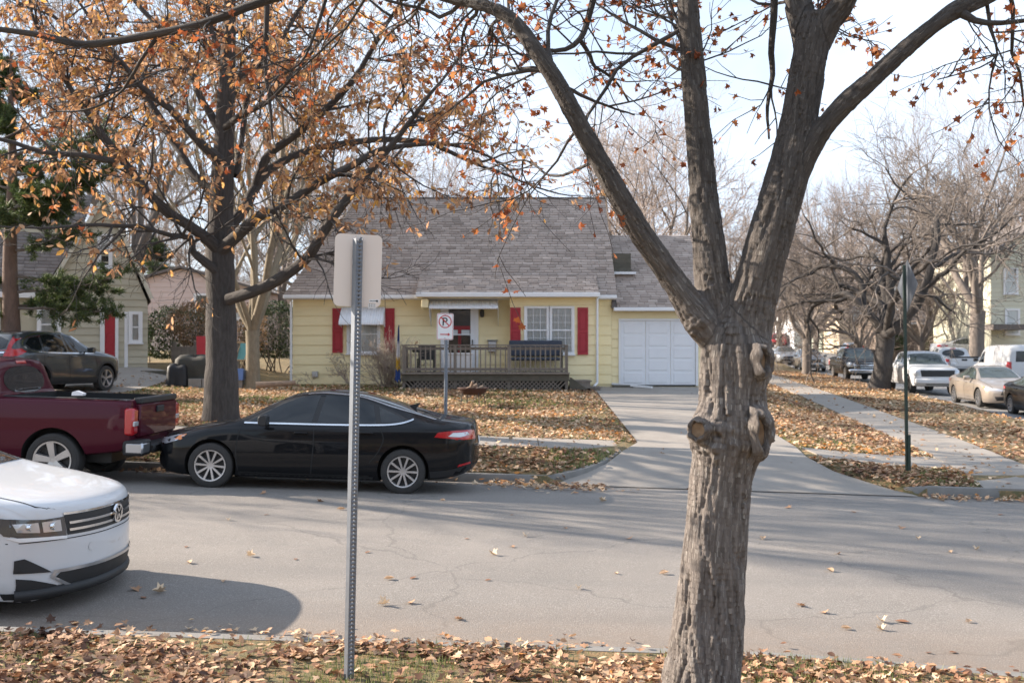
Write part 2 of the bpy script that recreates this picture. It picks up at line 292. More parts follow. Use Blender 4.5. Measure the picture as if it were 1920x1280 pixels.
def G(x, y):
    x = np.asarray(x, float); y = np.asarray(y, float); s = s_of(x, y); lot = zlot(x, y); zs = zside(y)
    z = lot + (zs + .3 - lot) * sst(5.2, 8.2, s)
    z = np.where(y < 18.3, np.minimum(z, lot), z)
    z = np.where((s > 9.7) & (y > 18.3), zs + np.interp(s, [9.7, 13.6], [.3, .14]), z)
    z = np.where(s > 13.7, zs - .05, z)
    z = np.where(s > 22.4, zs + np.interp(s, [22.4, 26, 60], [.14, .4, 1.2]), z)
    od = np.maximum(np.maximum(drive_l(y) - x, x - drive_r(y)), 0); z = np.where((y > 16.5) & (y < 34), np.minimum(z, zdrive(x, y) - .07 + od * np.where(y < 18.3, 1.1, .6)), z)
    return np.where(y < 16.66, zroad(x, np.clip(y, 7.15, 16.7)) - .06, z)
ys = np.concatenate([[-60, -20, 0], np.linspace(3, 16.65, 24), [16.67], np.linspace(16.75, 19.8, 22), np.linspace(20.1, 36, 50), np.linspace(37, 75, 30), np.linspace(79, 200, 25), [240, 330, 420, 600, 900]])
ss = np.concatenate([[-500, -300, -180, -110, -70, -50, -40], np.linspace(-32, -9, 40), np.linspace(-8.5, 9.7, 90), np.linspace(10, 13.6, 10), [13.72], np.linspace(15, 22.3, 6), [22.42], np.linspace(24, 60, 16), [80, 120, 200, 300, 500]])
S_, Y_ = np.meshgrid(ss, ys); X_ = S_ + SK * (np.clip(Y_, -60, 330) - 19)
def grid_faces(nr, nc):
    i = np.arange(nr - 1)[:, None] * nc; k = np.arange(nc - 1)[None]; return np.stack([i + k, i + k + 1, i + nc + k + 1, i + nc + k], -1).reshape(-1, 4)
Z_ = G(X_, Y_) + np.where((Y_ > 20) & (Y_ < 400), .03 * fbm(np.stack([X_ * .5, Y_ * .5, 0 * X_], -1), 3), 0)
tag(link('ground', fmesh('ground', np.stack([X_, Y_, Z_], -1).reshape(-1, 3), [grid_faces(*X_.shape)], [MATS['lawn']], True)), kind='structure')
def sheet(name, x0f, x1f, yv, nx, zf, mat, kind='structure', parent=None):
    U = np.linspace(0, 1, nx)[None]; Yv = np.repeat(np.asarray(yv, float)[:, None], nx, 1); a = np.asarray(x0f(Yv[:, :1])); b = np.asarray(x1f(Yv[:, :1])); Xv = a + (b - a) * U
    o = link(name, fmesh(name, np.stack([Xv, Yv, zf(Xv, Yv)], -1).reshape(-1, 3), [grid_faces(*Xv.shape)], [MATS[mat]], True), parent)
    if parent is None: o['kind'] = kind
    return o
xx = np.linspace(-60, 60, 161); tt = np.linspace(0, 1, 24); XN, TN = np.meshgrid(xx, tt); YN = -15 + (yk(XN) - .14 + 15) * TN ** .6
tag(link('near_lawn', fmesh('near_lawn', np.stack([XN, YN, znear(XN, YN)], -1).reshape(-1, 3), [grid_faces(*XN.shape)], [MATS['lawn']], True)), kind='structure')
YR = yk(XN) - .03 + (16.68 - yk(XN) + .03) * TN
tag(link('road', fmesh('road', np.stack([XN, YR, zroad(XN, YR)], -1).reshape(-1, 3), [grid_faces(*XN.shape)], [MATS['asphalt']], True)), kind='structure')
sheet('side_street', lambda y: 13.7 + SK * (y - 19) - np.where(y < 19, 2.5 * (1 - (y - 16.6) / 2.4), 0), lambda y: 22.4 + SK * (y - 19), np.concatenate([np.linspace(16.6, 20, 8), np.linspace(22, 200, 50)]), 8, lambda x, y: zside(y) + .004 + np.where(y < 17.5, (gx(x) - .33 * 0 - zside(y)) * 0, 0), 'asphalt_side')
sheet('driveway', drive_l, drive_r, np.concatenate([np.linspace(16.55, 18.3, 14), np.linspace(18.5, 32.6, 24)]), 14, lambda x, y: zdrive(x, y) + .006, 'concrete')
# sidewalk slabs are pieces of the pavement; joints are real gaps
def slab_row(name, x0, x1, y0, y1, n, zf, skew=False):
    root = empty(name); root['kind'] = 'structure'
    for i in range(n):
        if not skew:
            a, b = x0 + (x1 - x0) * i / n + .008, x0 + (x1 - x0) * (i + 1) / n - .008
            c = [(a, y0), (b, y0), (b, y1), (a, y1)]
        else:
            a, b = y0 + (y1 - y0) * i / n + .01, y0 + (y1 - y0) * (i + 1) / n - .01
            c = [(x0 + SK * (a - 19), a), (x1 + SK * (a - 19), a), (x1 + SK * (b - 19), b), (x0 + SK * (b - 19), b)]
        v = [(x, y, float(zf(x, y)) + .022) for x, y in c] + [(x, y, float(zf(x, y)) - .08) for x, y in c]
        MB().add(v, [(0, 1, 2, 3), (0, 4, 5, 1), (1, 5, 6, 2), (2, 6, 7, 3), (3, 7, 4, 0)]).obj('slab', MATS['concrete'], root)
slab_row('sidewalk', -36, 2.02, 18.3, 19.8, 25, G)
slab_row('sidewalk', 5.75, 8.3, 18.3, 19.8, 2, G)
slab_row('side_sidewalk', 8.25, 9.65, 16.72, 100, 58, lambda x, y: float(G(x, y)) + .012, True)
def sweep_kerb(name, path, hfun, w=.16, mat='kerb'):
    P = spline([(*p, 0) for p in path], .25)[:, :2]; T = np.gradient(P, axis=0); T /= np.linalg.norm(T, axis=1)[:, None]; Nn = np.stack([-T[:, 1], T[:, 0]], -1)
    prof = [(0, -.1), (0, .0), (.012, .75), (.035, 1.0), (w, 1.02), (w, -.1)]; V = []
    for i, (p, n) in enumerate(zip(P, Nn)):
        h = hfun(p[0], p[1]); zb = float(zroad(p[0], np.clip(p[1], 7.15, 16.65)))
        for a, b in prof: V.append((p[0] + n[0] * a, p[1] + n[1] * a, zb + (h * b if b >= 0 else -.12)))
    o = link(name, fmesh(name, V, [grid_faces(len(P), len(prof))], [MATS[mat]], True)); o.data.set_sharp_from_angle(angle=R(40)); o['kind'] = 'structure'; return o
sweep_kerb('kerb', [(-45, 16.62), (-20, 16.62), (-6, 16.62), (-1, 16.62), (.3, 16.64), (.9, 16.85), (1.5, 17.4), (1.98, 18.2)], lambda x, y: .14 * float(np.interp(y, [16.7, 18.2], [1, .35])) + max(0, float(np.interp(y, [16.7, 18.2], [0, .36]))))
sweep_kerb('kerb', [(6.5, 17.0), (6.75, 16.72), (7.2, 16.62), (7.7, 16.62), (8.1, 16.64), (8.4, 16.75)], lambda x, y: .17 * float(np.interp(x, [6.5, 6.9, 8.1, 8.4], [.6, 1, 1, .4])))
sweep_kerb('kerb', [(9, 4.2), (5.5, 6.2), (3.8, 6.86), (2.3, 7.16), (1.2, 7.22), (-3, 7.22), (-15, 7.22), (-45, 7.22)][::1], lambda x, y: .12)
def side_kerb(s, d):
    y = np.linspace(18.5, 140, 90); V = []
    for yy in y:
        x = s + SK * (yy - 19); z = float(zside(yy)); V += [(x, yy, z - .05), (x, yy, z + .13), (x - d * .16, yy, z + .15), (x - d * .16, yy, z - .1)]
    tag(link('kerb', fmesh('kerb', V, [grid_faces(len(y), 4)], [MATS['kerb']])), kind='structure')
side_kerb(13.72, 1); side_kerb(22.38, -1)
# driveway of the house on the left
sheet('left_driveway', lambda y: -14.9 + (y - 19) * .04, lambda y: -11.2 + (y - 19) * .04, np.linspace(19.8, 33, 30), 8, lambda x, y: zlot(x, y) + .03, 'concrete')
# ------------------------------------------------------------------ leaf scatter
MAPLE2D = np.array([(0, -.5), (.10, -.22), (.42, -.3), (.33, -.05), (.5, .12), (.2, .18), (.16, .32), (0, .55), (-.16, .32), (-.2, .18), (-.5, .12), (-.33, -.05), (-.42, -.3), (-.10, -.22)])
OAK6 = np.array([(0, -.5), (.19, -.15), (.16, .22), (0, .52), (-.16, .22), (-.19, -.15)])
OAK2D = np.array([(0, -.5), (.13, -.28), (.2, -.05), (.17, .2), (.07, .42), (0, .52), (-.07, .42), (-.17, .2), (-.2, -.05), (-.13, -.28)])
SIMPLE2D = np.array([(0, -.5), (.26, -.2), (.3, .15), (0, .5), (-.3, .15), (-.26, -.2)])
def rotmats(n, tilt, droop=None):
    """random frames: normal tilted by up to `tilt` from +Z (or any), spun"""
    a = rng.uniform(0, 2 * np.pi, n); t = np.abs(rng.normal(0, tilt, n)); b = rng.uniform(0, 2 * np.pi, n)
    nz_ = np.stack([np.sin(t) * np.cos(b), np.sin(t) * np.sin(b), np.cos(t)], -1); h = np.stack([np.cos(a), np.sin(a), 0 * a], -1)
    x = h - nz_ * (h * nz_).sum(-1, keepdims=True); x /= np.linalg.norm(x, axis=1)[:, None] + 1e-9; return x, np.cross(nz_, x), nz_
def leaves(name, P, size, tmpl, frames, curl=.25, lc=None, mat='leaf_litter', parent=None, kind=None):
    P = np.asarray(P, float); n = len(P); k = len(tmpl); T = np.vstack([[0, 0], tmpl]); fold = np.abs(T[:, 0]); X, Yv, Zv = frames
    cu = rng.uniform(-.4, 1, n)[:, None] * curl * 2; zz = cu * (fold[None] * 1.3 + .5 * T[None, :, 1] ** 2)
    sz = np.asarray(size) * np.ones(n)
    V = P[:, None] + sz[:, None, None] * (T[None, :, 0, None] * X[:, None] + T[None, :, 1, None] * Yv[:, None] + zz[..., None] * Zv[:, None])
    base = (np.arange(n) * (k + 1))[:, None, None]; i = np.arange(k); tri = np.stack([0 * i, i + 1, (i + 1) % k + 1], -1)[None] + base
    lc = rng.uniform(0, 1, n) if lc is None else lc
    me = fmesh(name, V.reshape(-1, 3), [tri.reshape(-1, 3)], [MATS[mat]], False, {'lc': ('FLOAT', 'POINT', np.repeat(lc, k + 1))})
    o = link(name, me, parent)
    if kind: o['kind'] = kind
    return o
def scatter(n, x0, x1, y0, y1, dens, seed):
    r = np.random.default_rng(seed); x = r.uniform(x0, x1, n); y = r.uniform(y0, y1, n); keep = r.uniform(0, 1, n) < dens(x, y); return x[keep], y[keep]
def clump(x, y, sc, lo, hi, seed=3): return sst(lo, hi, fbm(np.stack([x * sc, y * sc, 0 * x + seed], -1), 3))
def on_drive(x, y): return (y > 16.5) & (x > drive_l(y)) & (x < drive_r(y))
def far_d(x, y):
    s = s_of(x, y); base = .45 + .55 * clump(x, y, .45, -.7, .3)
    walk = ((y > 18.3) & (y < 19.8) & (x < 9)) | ((s > 8.25) & (s < 9.65))
    base = np.where(walk, .04, base); base = np.where(on_drive(x, y), .035, base)
    base = np.where((x < -9.5) & (np.abs(x + 13.05 - (y - 19) * .04) < 1.85), .08, base)
    return base * np.where(y > 26, .75, 1)
def litter(name, x, y, zf, size, tilt, lift=.02, simple=False, dark=0):
    n = len(x); z = zf(x, y) + np.abs(rng.normal(0, lift, n)) + .012
    lc = np.clip(.55 - dark + .28 * fbm(np.stack([x * .8, y * .8, 0 * x], -1), 2, 5) + rng.normal(0, .22, n), 0, 1)
    sz = size * rng.uniform(.6, 1.25, n); m = rng.uniform(0, 1, n) < (.45 if not simple else .12)
    root = leaves(name, np.stack([x, y, z], -1)[m], sz[m], MAPLE2D, rotmats(m.sum(), tilt), .3, lc[m]); root['kind'] = 'stuff'
    o2 = leaves(name, np.stack([x, y, z], -1)[~m], sz[~m], SIMPLE2D, rotmats((~m).sum(), tilt), .35, lc[~m]); o2['kind'] = 'stuff'
    for o in (root, o2): tag(o, 'dry brown fallen leaves strewn thickly over the grass and gutter', 'leaf litter')
x, y = scatter(95000, -16, 9.5, 16.76, 31.8, far_d, 1); litter('leaf_litter', x, y, G, .10, .4)
x, y = scatter(64000, 6, 24, 17.2, 66, lambda x, y: far_d(x, y) * (s_of(x, y) < 13.5) * (s_of(x, y) > -1), 2); litter('leaf_litter', x, y, G, .13, .4, simple=True)
# gutters: far kerb piles, near kerb piles, near lawn
def gut(x, y): return np.exp(-((y - 16.45) / .22) ** 2) * clump(x, y * 0, .9, -.5, .5, 9) * ((x < 1.6) | (x > 6.6)) + .8 * np.exp(-((y - 16.4) / .2) ** 2) * (x > 6.8) + .5 * np.exp(-((x - .7) / .9) ** 2 - ((y - 16.0) / .4) ** 2)
x, y = scatter(9000, -14, 9.5, 15.2, 16.62, gut, 3); litter('leaf_litter', x, y, zroad, .10, .4, .03)
def ngut(x, y):
    d = y - yk(x); return np.exp(-(d / .3) ** 2) * (d > 0) * (clump(x, 0 * y, .8, -.5, .35, 4) + .2)
x, y = scatter(7000, -7, 6, 6.2, 8.3, ngut, 4); litter('leaf_litter', x, y, zroad, .07, .35, .012, dark=.1)
x, y = scatter(1500, -7, 5, 6.4, 7.4, lambda x, y: (y > yk(x) - .16) * (y < yk(x)) * (.15 + .85 * clump(x, y * 0, 1.3, -.2, .5, 14)), 15); litter('leaf_litter', x, y, lambda a, b: zroad(a, np.clip(b, 7.3, 16)) + .12, .065, .35, .01)
x, y = scatter(30000, -6, 6, 4.6, 7.35, lambda x, y: (y < yk(x) - .16) * (.12 + .88 * clump(x, y, 1.1, -.45, .5)) * np.interp(x, [-5, 1, 3, 5], [1, .95, .75, .7]) * np.interp(yk(x) - y, [.16, .3, .6], [.7, .9, 1]), 5); litter('leaf_litter', x, y, znear, .068, .5, .016, dark=.2)
def blades(name, x, y, zf, h, label):
    n = len(x); z = zf(x, y); a = rng.uniform(0, 6.283, n); hh = h * rng.uniform(.5, 1.3, n); w = .0045 * np.ones(n) * (1 + (y > 12) * 2.5); lean = rng.uniform(0, .6, n); c, s = np.cos(a), np.sin(a)
    b0 = np.stack([x - s * w, y + c * w, z - .01], -1); b1 = np.stack([x + s * w, y - c * w, z - .01], -1); tip = np.stack([x + c * lean * hh, y + s * lean * hh, z + hh], -1)
    V = np.stack([b0, b1, tip], 1).reshape(-1, 3); o = link(name, fmesh(name, V, [np.arange(3 * n).reshape(-1, 3)], [MATS['grass_blade']], False, {'lc': ('FLOAT', 'POINT', np.repeat(rng.uniform(0, 1, n), 3))}))
    tag(o, label, 'grass', kind='stuff')
x, y = scatter(55000, -6, 6, 4.9, 7.3, lambda x, y: (y < yk(x) - .13) * (.06 + clump(x, y, 1.3, -.1, .5, 21) * np.interp(x, [-4, 0, 2, 4], [.5, .6, 1, 1])), 6); blades('grass', x, y, znear, .05, 'short green grass showing through leaves in the near lawn')
x, y = scatter(150000, -16, 9, 16.9, 32, lambda x, y: (far_d(x, y) > .2) * (.1 + .9 * clump(x, y, .5, -.3, .5, 31)), 7); blades('grass', x, y, G, .06, 'thin straw coloured grass on the yard of the yellow house')
# leaves lying singly on the asphalt
lm = []
for k in range(4):
    o = leaves('fallen_leaf', [(0, 0, .003)], .1, MAPLE2D if k % 2 else SIMPLE2D, rotmats(1, .25), .5, np.array([.2 + .2 * k])); lm.append(o.data); bpy.data.objects.remove(o)
pts = [(555, 1048), (860, 1160), (1155, 1075), (1085, 1103), (775, 1083), (960, 1025), (1245, 1075), (985, 1005), (690, 1035), (770, 1130), (730, 1085), (720, 1133), (915, 1087), (1570, 1038), (1585, 1178), (1652, 1165), (1690, 1165), (1500, 1135), (1815, 1165), (1830, 1030), (1875, 965), (1478, 952), (1555, 1070), (1650, 1180), (1785, 1222), (1545, 1148), (1780, 1035), (470, 1042), (350, 1025), (255, 1105), (355, 1055), (430, 975), (500, 965), (600, 940), (830, 938), (1130, 940), (960, 965), (1060, 990), (420, 1090), (300, 1110), (270, 1120), (495, 925), (640, 955), (925, 1040), (875, 1010), (1180, 1010), (1430, 1010), (1720, 1010), (1600, 960), (1690, 990)]
for i, (px, py) in enumerate(pts):
    y0 = 9.
    for _ in range(12):
        xw = (px - 960) / F * y0; y0 = (CAMZ - float(zroad(xw, y0))) * F / (py - HOR)
    o = link('fallen_leaf', lm[i % 4], None, (xw, y0, float(zroad(xw, y0)) + .004), (random.uniform(-.12, .12), random.uniform(-.12, .12), random.uniform(0, 6.28)))
    o.scale = [random.uniform(.6, 1.25)] * 3
    tag(o, 'single dry leaf lying on the bare grey asphalt of the road', 'leaf', 'single leaves on the road')
# ------------------------------------------------------------------ building kit
def boards(parent, xr, y, z0, z1, ex, mat, th=.03, nrm=-1, axis='x'):
    """one siding board per course; xr(z) -> span; wall faces -Y (axis x) or +/-X (axis y)"""
    n = max(1, round((z1 - z0) / ex)); ex = (z1 - z0) / n
    for i in range(n):
        a, b = z0 + i * ex, z0 + (i + 1) * ex - .004; p, q = xr(a), xr(b)
        if p[1] - p[0] < .05: continue
        if q[1] - q[0] < .02: q = ((q[0] + q[1]) / 2 - .01, (q[0] + q[1]) / 2 + .01)
        def P(u, d, z): return (u, y + nrm * d, z) if axis == 'x' else (y + nrm * d, u, z)
        v = [P(p[0], 0, a), P(p[1], 0, a), P(p[1], th, a), P(p[0], th, a), P(q[0], 0, b), P(q[1], 0, b), P(q[1], .005, b), P(q[0], .005, b)]
        MB().add(v, [(0, 1, 2, 3), (4, 7, 6, 5), (3, 2, 6, 7), (0, 4, 5, 1), (1, 5, 6, 2), (0, 3, 7, 4)]).obj('siding_board', MATS[mat], parent)
def shingles(name, A, U, Vd, urange, vlen, ex, tab, mat, parent, seed=0, lift=.018):
    """A: eave origin; U along eave, Vd up slope (unit); urange(v)->(u0,u1)"""
    r = np.random.default_rng(seed); A, U, Vd = np.array(A, float), np.array(U, float), np.array(Vd, float); N = np.cross(U, Vd); N /= np.linalg.norm(N)
    if N[2] < 0: N = -N
    V, Fq, rv = [], [], []; nrow = int(vlen / ex) + 1
    for j in range(nrow):
        v0, v1 = j * ex, min((j + 1) * ex + .02, vlen); u0, u1 = urange(v0); w0, w1 = urange(v1); off = r.uniform(0, tab); cuts = [u0]; u = u0 + off + tab * .2
        while u < u1 - .02: cuts.append(u); u += tab * r.uniform(.8, 1.2)
        cuts.append(u1); rowv = r.normal(0, .07)
        for a, b in zip(cuts[:-1], cuts[1:]):
            b2 = b - .012; h = lift * r.uniform(.8, 2.1); a1, b1 = max(a, w0), min(b2, w1)
            if b1 <= a1: a1, b1 = (a + b2) / 2 - .001, (a + b2) / 2 + .001
            k = len(V); dv = r.uniform(-.012, .012)
            for uu, vv, hh in ((a, v0 + dv, 0), (b2, v0 + dv, 0), (a, v0 + dv, h), (b2, v0 + dv, h), (b1, v1, .003), (a1, v1, .003)): V.append(A + U * uu + Vd * vv + N * hh)
            Fq += [(k, k + 1, k + 3, k + 2), (k + 2, k + 3, k + 4, k + 5)]; q = float(np.clip(.5 + rowv + r.normal(0, .2), 0, 1)); rv += [q, q]
    me = fmesh(name, V, [np.array(Fq)], [MATS[mat]], False, {'rv': ('FLOAT', 'FACE', rv)}); o = link(name, me, parent); o['kind'] = 'stuff'; return o
def window(parent, cx, y, z0, z1, w, cols=3, rows=2, blind=True, name='window', fr=.07, curtain='pane_curtain', sill=True):
    """double-hung window on a wall facing -Y; frame, sashes' panes and curtain are sub-parts"""
    root = empty(name, (cx, y, z0)); root.parent = parent; h = z1 - z0; d = .075
    m = MB(); m.box(-w / 2 - fr, -w / 2, -d, 0, -fr, h + fr).box(w / 2, w / 2 + fr, -d, 0, -fr, h + fr).box(-w / 2, w / 2, -d, 0, h, h + fr).box(-w / 2, w / 2, -d, 0, -fr, 0).box(-w / 2, w / 2, -d + .012, 0, h / 2 - .022, h / 2 + .022)
    for hs in (0, 1):
        b0, b1 = (.0, h / 2 - .022) if hs == 0 else (h / 2 + .022, h)
        m.box(-w / 2, -w / 2 + .03, -d + .02 - .012 * hs, -.01, b0, b1).box(w / 2 - .03, w / 2, -d + .02 - .012 * hs, -.01, b0, b1)
        for c in range(1, cols): m.box(-w / 2 + w * c / cols - .008, -w / 2 + w * c / cols + .008, -.052, -.03, b0, b1)
        for r_ in range(1, rows): m.box(-w / 2 + .03, w / 2 - .03, -.05, -.031, b0 + (b1 - b0) * r_ / rows - .008, b0 + (b1 - b0) * r_ / rows + .008)
    m.obj('frame', MATS['white_trim'], root)
    if sill: MB().box(-w / 2 - fr - .03, w / 2 + fr + .03, -d - .04, -.002, -fr - .045, -fr - .002).obj('sill', MATS['white_trim'], root)
    for hs in (0, 1):
        b0, b1 = (.0, h / 2 - .022) if hs == 0 else (h / 2 + .022, h)
        for c in range(cols):
            for r_ in range(rows):
                x0 = -w / 2 + w * c / cols; x1 = -w / 2 + w * (c + 1) / cols; q0 = b0 + (b1 - b0) * r_ / rows; q1 = b0 + (b1 - b0) * (r_ + 1) / rows
                MB().add([(x0, -.04, q0), (x1, -.04, q0), (x1, -.04, q1), (x0, -.04, q1)], [(0, 1, 2, 3)]).obj('pane', MATS['glass'], root)
    n = 30; V = [(-w / 2 + w * i / n, -.014 + .008 * math.sin(i * 1.9 + .8 * math.sin(i)), z) for z in (0.0 if blind else h * .42, h) for i in range(n + 1)]
    link('curtain', fmesh('curtain', V, [grid_faces(2, n + 1)], [MATS[curtain]], True), root)
    MB().box(-w / 2, w / 2, -.004, -.002, 0, h).obj('backing', MATS['black_void'], root)
    return root
def shutter(parent, cx, y, z0, z1, w=.34):
    root = empty('shutter', (cx, y, z0)); root.parent = parent; h = z1 - z0; m = MB()
    m.box(-w / 2, w / 2, -.02, 0, 0, h).box(-w / 2, -w / 2 + .055, -.04, -.02, 0, h).box(w / 2 - .055, w / 2, -.04, -.02, 0, h)
    for a, b in ((0, .09), (h / 2 - .045, h / 2 + .045)): m.box(-w / 2 + .055, w / 2 - .055, -.04, -.02, a, b)
    n = 8; xs = [-w / 2 + .055 + (w - .11) * i / n for i in range(n + 1)]
    poly = [(x, h - .07 - .035 * (2 * i / n - 1) ** 2) for i, x in enumerate(xs)] + [(w / 2 - .055, h), (-w / 2 + .055, h)]; m.prism(poly, 1, -.04, -.02)
    m.obj('shutter_frame', MATS['red_paint'], root)
    for a, b in ((.1, h / 2 - .055), (h / 2 + .055, h - .12)): MB().box(-w / 2 + .075, w / 2 - .075, -.034, -.019, a, b).obj('panel', MATS['red_paint'], root, bevel=.006)
def awning(parent, cx, y, z, w, proj, drop, side=.3, ribs=14):
    """corrugated metal awning with scalloped hem and side wings"""
    root = empty('awning', (cx, y, z)); root.parent = parent; n = ribs * 4; V = []
    for t in (0, .5, 1):
        for i in range(n + 1):
            u = -w / 2 + w * i / n; c = .014 * math.cos(i * math.pi / 2); V.append((u, -.01 - proj * t, -drop * t ** 1.25 + c + (0 if t < 1 else .0)))
    for i in range(n + 1): V.append((-w / 2 + w * i / n, -proj - .004, -drop - .075 - .014 * math.cos(i * math.pi / 2)))
    link('corrugated_sheet', fmesh('corrugated_sheet', V, [grid_faces(4, n + 1)], [MATS['white_paint']], True), root)
    for s in (-1, 1): MB().prism([(-.005, 0), (-proj, -drop), (-proj, -drop - .06), (-proj * .75, -drop - side * .55), (-.005, -drop - side)], 0, s * w / 2 - .006, s * w / 2 + .006).obj('side_wing', MATS['white_paint'], root)
    return root
# ------------------------------------------------------------------ yellow house
HY, ZB, ZE = 32.7, 1.1, 3.98
yh = empty('yellow_house', (0, HY, 1.0), 0, 'yellow clapboard house with grey shingle roof, red shutters and attached garage', 'house')
yh.location = (0, 0, 0)
wallp = MB().box(-7.18, 3.25, HY, HY + 7.8, ZB - .3, ZE).obj('wall', MATS['siding_yellow'], yh)
boards(wallp, lambda z: (-7.2, -2.3 if False else -.05), HY - .001, ZB, ZE, .305, 'siding_yellow')
boards(wallp, lambda z: (2.72, 3.27), HY - .001, ZB, ZE, .305, 'siding_yellow')
BY = HY - .6
bay = MB().box(-.04, 2.68, BY + .002, HY - .03, ZB - .1, ZE).obj('bay_wall', MATS['siding_yellow'], yh)
boards(bay, lambda z: (-.07, 2.7), BY, ZB, ZE, .305, 'siding_yellow')
boards(bay, lambda z: (BY - .02, HY - .03), -.05, ZB, ZE, .305, 'siding_yellow', nrm=-1, axis='y')
MB().box(-7.2, 3.24, HY + .03, HY + 7.7, .6, ZB + .01).box(-.02, 2.65, BY + .04, HY, .6, ZB + .01).obj('foundation', MATS['foundation'], yh)
# right end wall (gable) up to the ridge
RY, RZ = 36.6, 7.78
MB().prism([(HY, ZE - .1), (RY, RZ - .25), (HY + 7.8, ZE - .1)], 0, 3.05, 3.25).obj('gable_wall', MATS['siding_yellow'], yh)
EY = HY - .38; sl = math.hypot(RY - EY, RZ - ZE); vdir = ((0), (RY - EY) / sl, (RZ - ZE) / sl)
XL, XR, XRG = -7.42, 3.4, -5.6
roof = MB().add([(XL, EY, ZE), (XR, EY, ZE), (XR, RY, RZ), (XRG, RY, RZ), (XL, 2 * RY - EY, ZE), (XR, 2 * RY - EY, ZE)], [(0, 1, 2, 3), (3, 2, 5, 4), (0, 3, 4), (0, 4, 5, 1), (1, 5, 2)]).obj('roof', MATS['shingle_far'], yh)
shingles('shingle_courses', (XL, EY - .02, ZE + .012), (1, 0, 0), vdir, lambda v: ((XRG - XL) * v / sl, XR - XL + .02), sl, .148, .31, 'shingle', roof, 1)
hl = math.hypot(XRG - XL, RZ - ZE)
MB().box(XRG, XR + .01, RY - .12, RY + .12, RZ - .02, RZ + .035).obj('ridge_cap', MATS['shingle_far'], roof)
# lower porch and bay roof
px0, px1 = -3.05, 2.78; pe = Vector((0, 31.72, 4.03)); pt = Vector((0, 32.95, 4.03 + .62)); pl = (pt - pe).length
proof = MB().add([(px0, pe.y, pe.z), (px1, pe.y, pe.z), (px1, pt.y, pt.z), (px0, pt.y, pt.z), (px0, pe.y, pe.z - .06), (px1, pe.y, pe.z - .06), (px1, pt.y, pe.z - .06), (px0, pt.y, pe.z - .06)], [(0, 1, 2, 3), (4, 7, 6, 5), (0, 4, 5, 1), (1, 5, 6, 2), (2, 6, 7, 3), (3, 7, 4, 0)]).obj('porch_roof', MATS['shingle_far'], yh)
d = (pt - pe) / pl; shingles('shingle_courses', (px0, pe.y - .02, pe.z + .014), (1, 0, 0), tuple(d), lambda v: (0, px1 - px0), pl, .15, .31, 'shingle', proof, 2)
MB().box(XL, -3.06, EY - .1, EY - .002, ZE - .1, ZE + .012).box(2.8, XR, EY - .1, EY - .002, ZE - .1, ZE + .012).obj('gutter', MATS['white_trim'], yh, bevel=.012)
MB().box(px0 - .01, px1 + .02, pe.y - .11, pe.y - .003, pe.z - .13, pe.z + .012).obj('gutter', MATS['white_trim'], yh, bevel=.012)
MB().box(XL + .02, XR - .02, EY, HY, ZE - .12, ZE - .09).obj('soffit', MATS['white_trim'], yh)
MB().box(px0 + .02, px1 - .02, pe.y, EY + .3, pe.z - .14, pe.z - .065).obj('porch_soffit', MATS['siding_yellow'], yh)
MB().box(-2.9, -2.68, pe.y + .05, HY - .02, ZE - .42, ZE - .14).obj('porch_bracket', MATS['siding_yellow'], yh, bevel=.02)
for px_, pyy, zz in ((-7.24, HY - .06, 4.0), (2.74, BY - .08, 3.98)):
    m = MB(); m.cyl((px_, pyy - .02, zz - .06), (px_, pyy, 1.15), .04, 10).cyl((px_, pyy, 1.16), (px_ - (.18 if px_ > 0 else 0.1), pyy - .22, .98), .04, 10)
    if px_ > 0: m.cyl((px_ - .17, pyy - .22, 1.0), (px_ - .75, pyy - .5, .93), .04, 10)
    m.obj('downspout', MATS['white_trim'], yh, smooth=True)
# windows, shutters, awnings, door
window(yh, -4.87, HY - .02, 2.17, 3.3, .95, 1, 1, True)
awning(yh, -4.87, HY - .03, 3.62, 1.42, .62, .52, .16, 18)
shutter(yh, -5.72, HY - .03, 2.12, 3.58); shutter(yh, -4.02, HY - .03, 2.12, 3.58)
for cx in (.80, 1.60): window(yh, cx, BY - .02, 2.15, 3.55, .68, 3, 3, True)
shutter(yh, .11, BY - .03, 2.1, 3.58); shutter(yh, 2.28, BY - .03, 2.06, 3.58)
door = empty('door', (-1.72, HY - .03, 1.5)); door.parent = yh
MB().box(-.62, -.5, -.06, 0, -.15, 2.2).box(.5, .62, -.06, 0, -.15, 2.2).box(-.62, .62, -.06, 0, 2.2, 2.32).obj('door_frame', MATS['white_trim'], door)
MB().box(-.498, -.36, -.05, -.01, 0, 2.198).box(.36, .498, -.05, -.01, 0, 2.198).box(-.36, .36, -.05, -.01, 2.05, 2.198).box(-.36, .36, -.05, -.01, 0, .55).box(-.36, .36, -.045, -.012, 1.2, 1.235).obj('storm_door', MATS['white_paint'], door)
MB().box(-.36, .36, -.012, -.008, .55, 2.05).obj('door_leaf', MATS['pane_dark'], door)
MB().box(-.36, .36, -.02, -.013, 1.38, 1.5).box(-.05, .05, -.02, -.013, .55, 1.38).obj('red_cross_rail', MATS['red_paint'], door)
MB().box(-.33, -.06, -.02, -.014, 1.22, 1.37).box(.06, .33, -.02, -.014, 1.22, 1.37).obj('door_panel', MATS['cloth_white'], door)
for c in range(3): MB().box(-.34 + c * .23, -.12 + c * .23, -.019, -.014, 1.55, 2.0).obj('door_pane', MATS['pane_dark'], door)
for q0, q1 in ((.55, 1.2), (1.235, 2.05)): MB().add([(-.36, -.035, q0), (.36, -.035, q0), (.36, -.035, q1), (-.36, -.035, q1)], [(0, 1, 2, 3)]).obj('storm_glass', MATS['glass'], door)
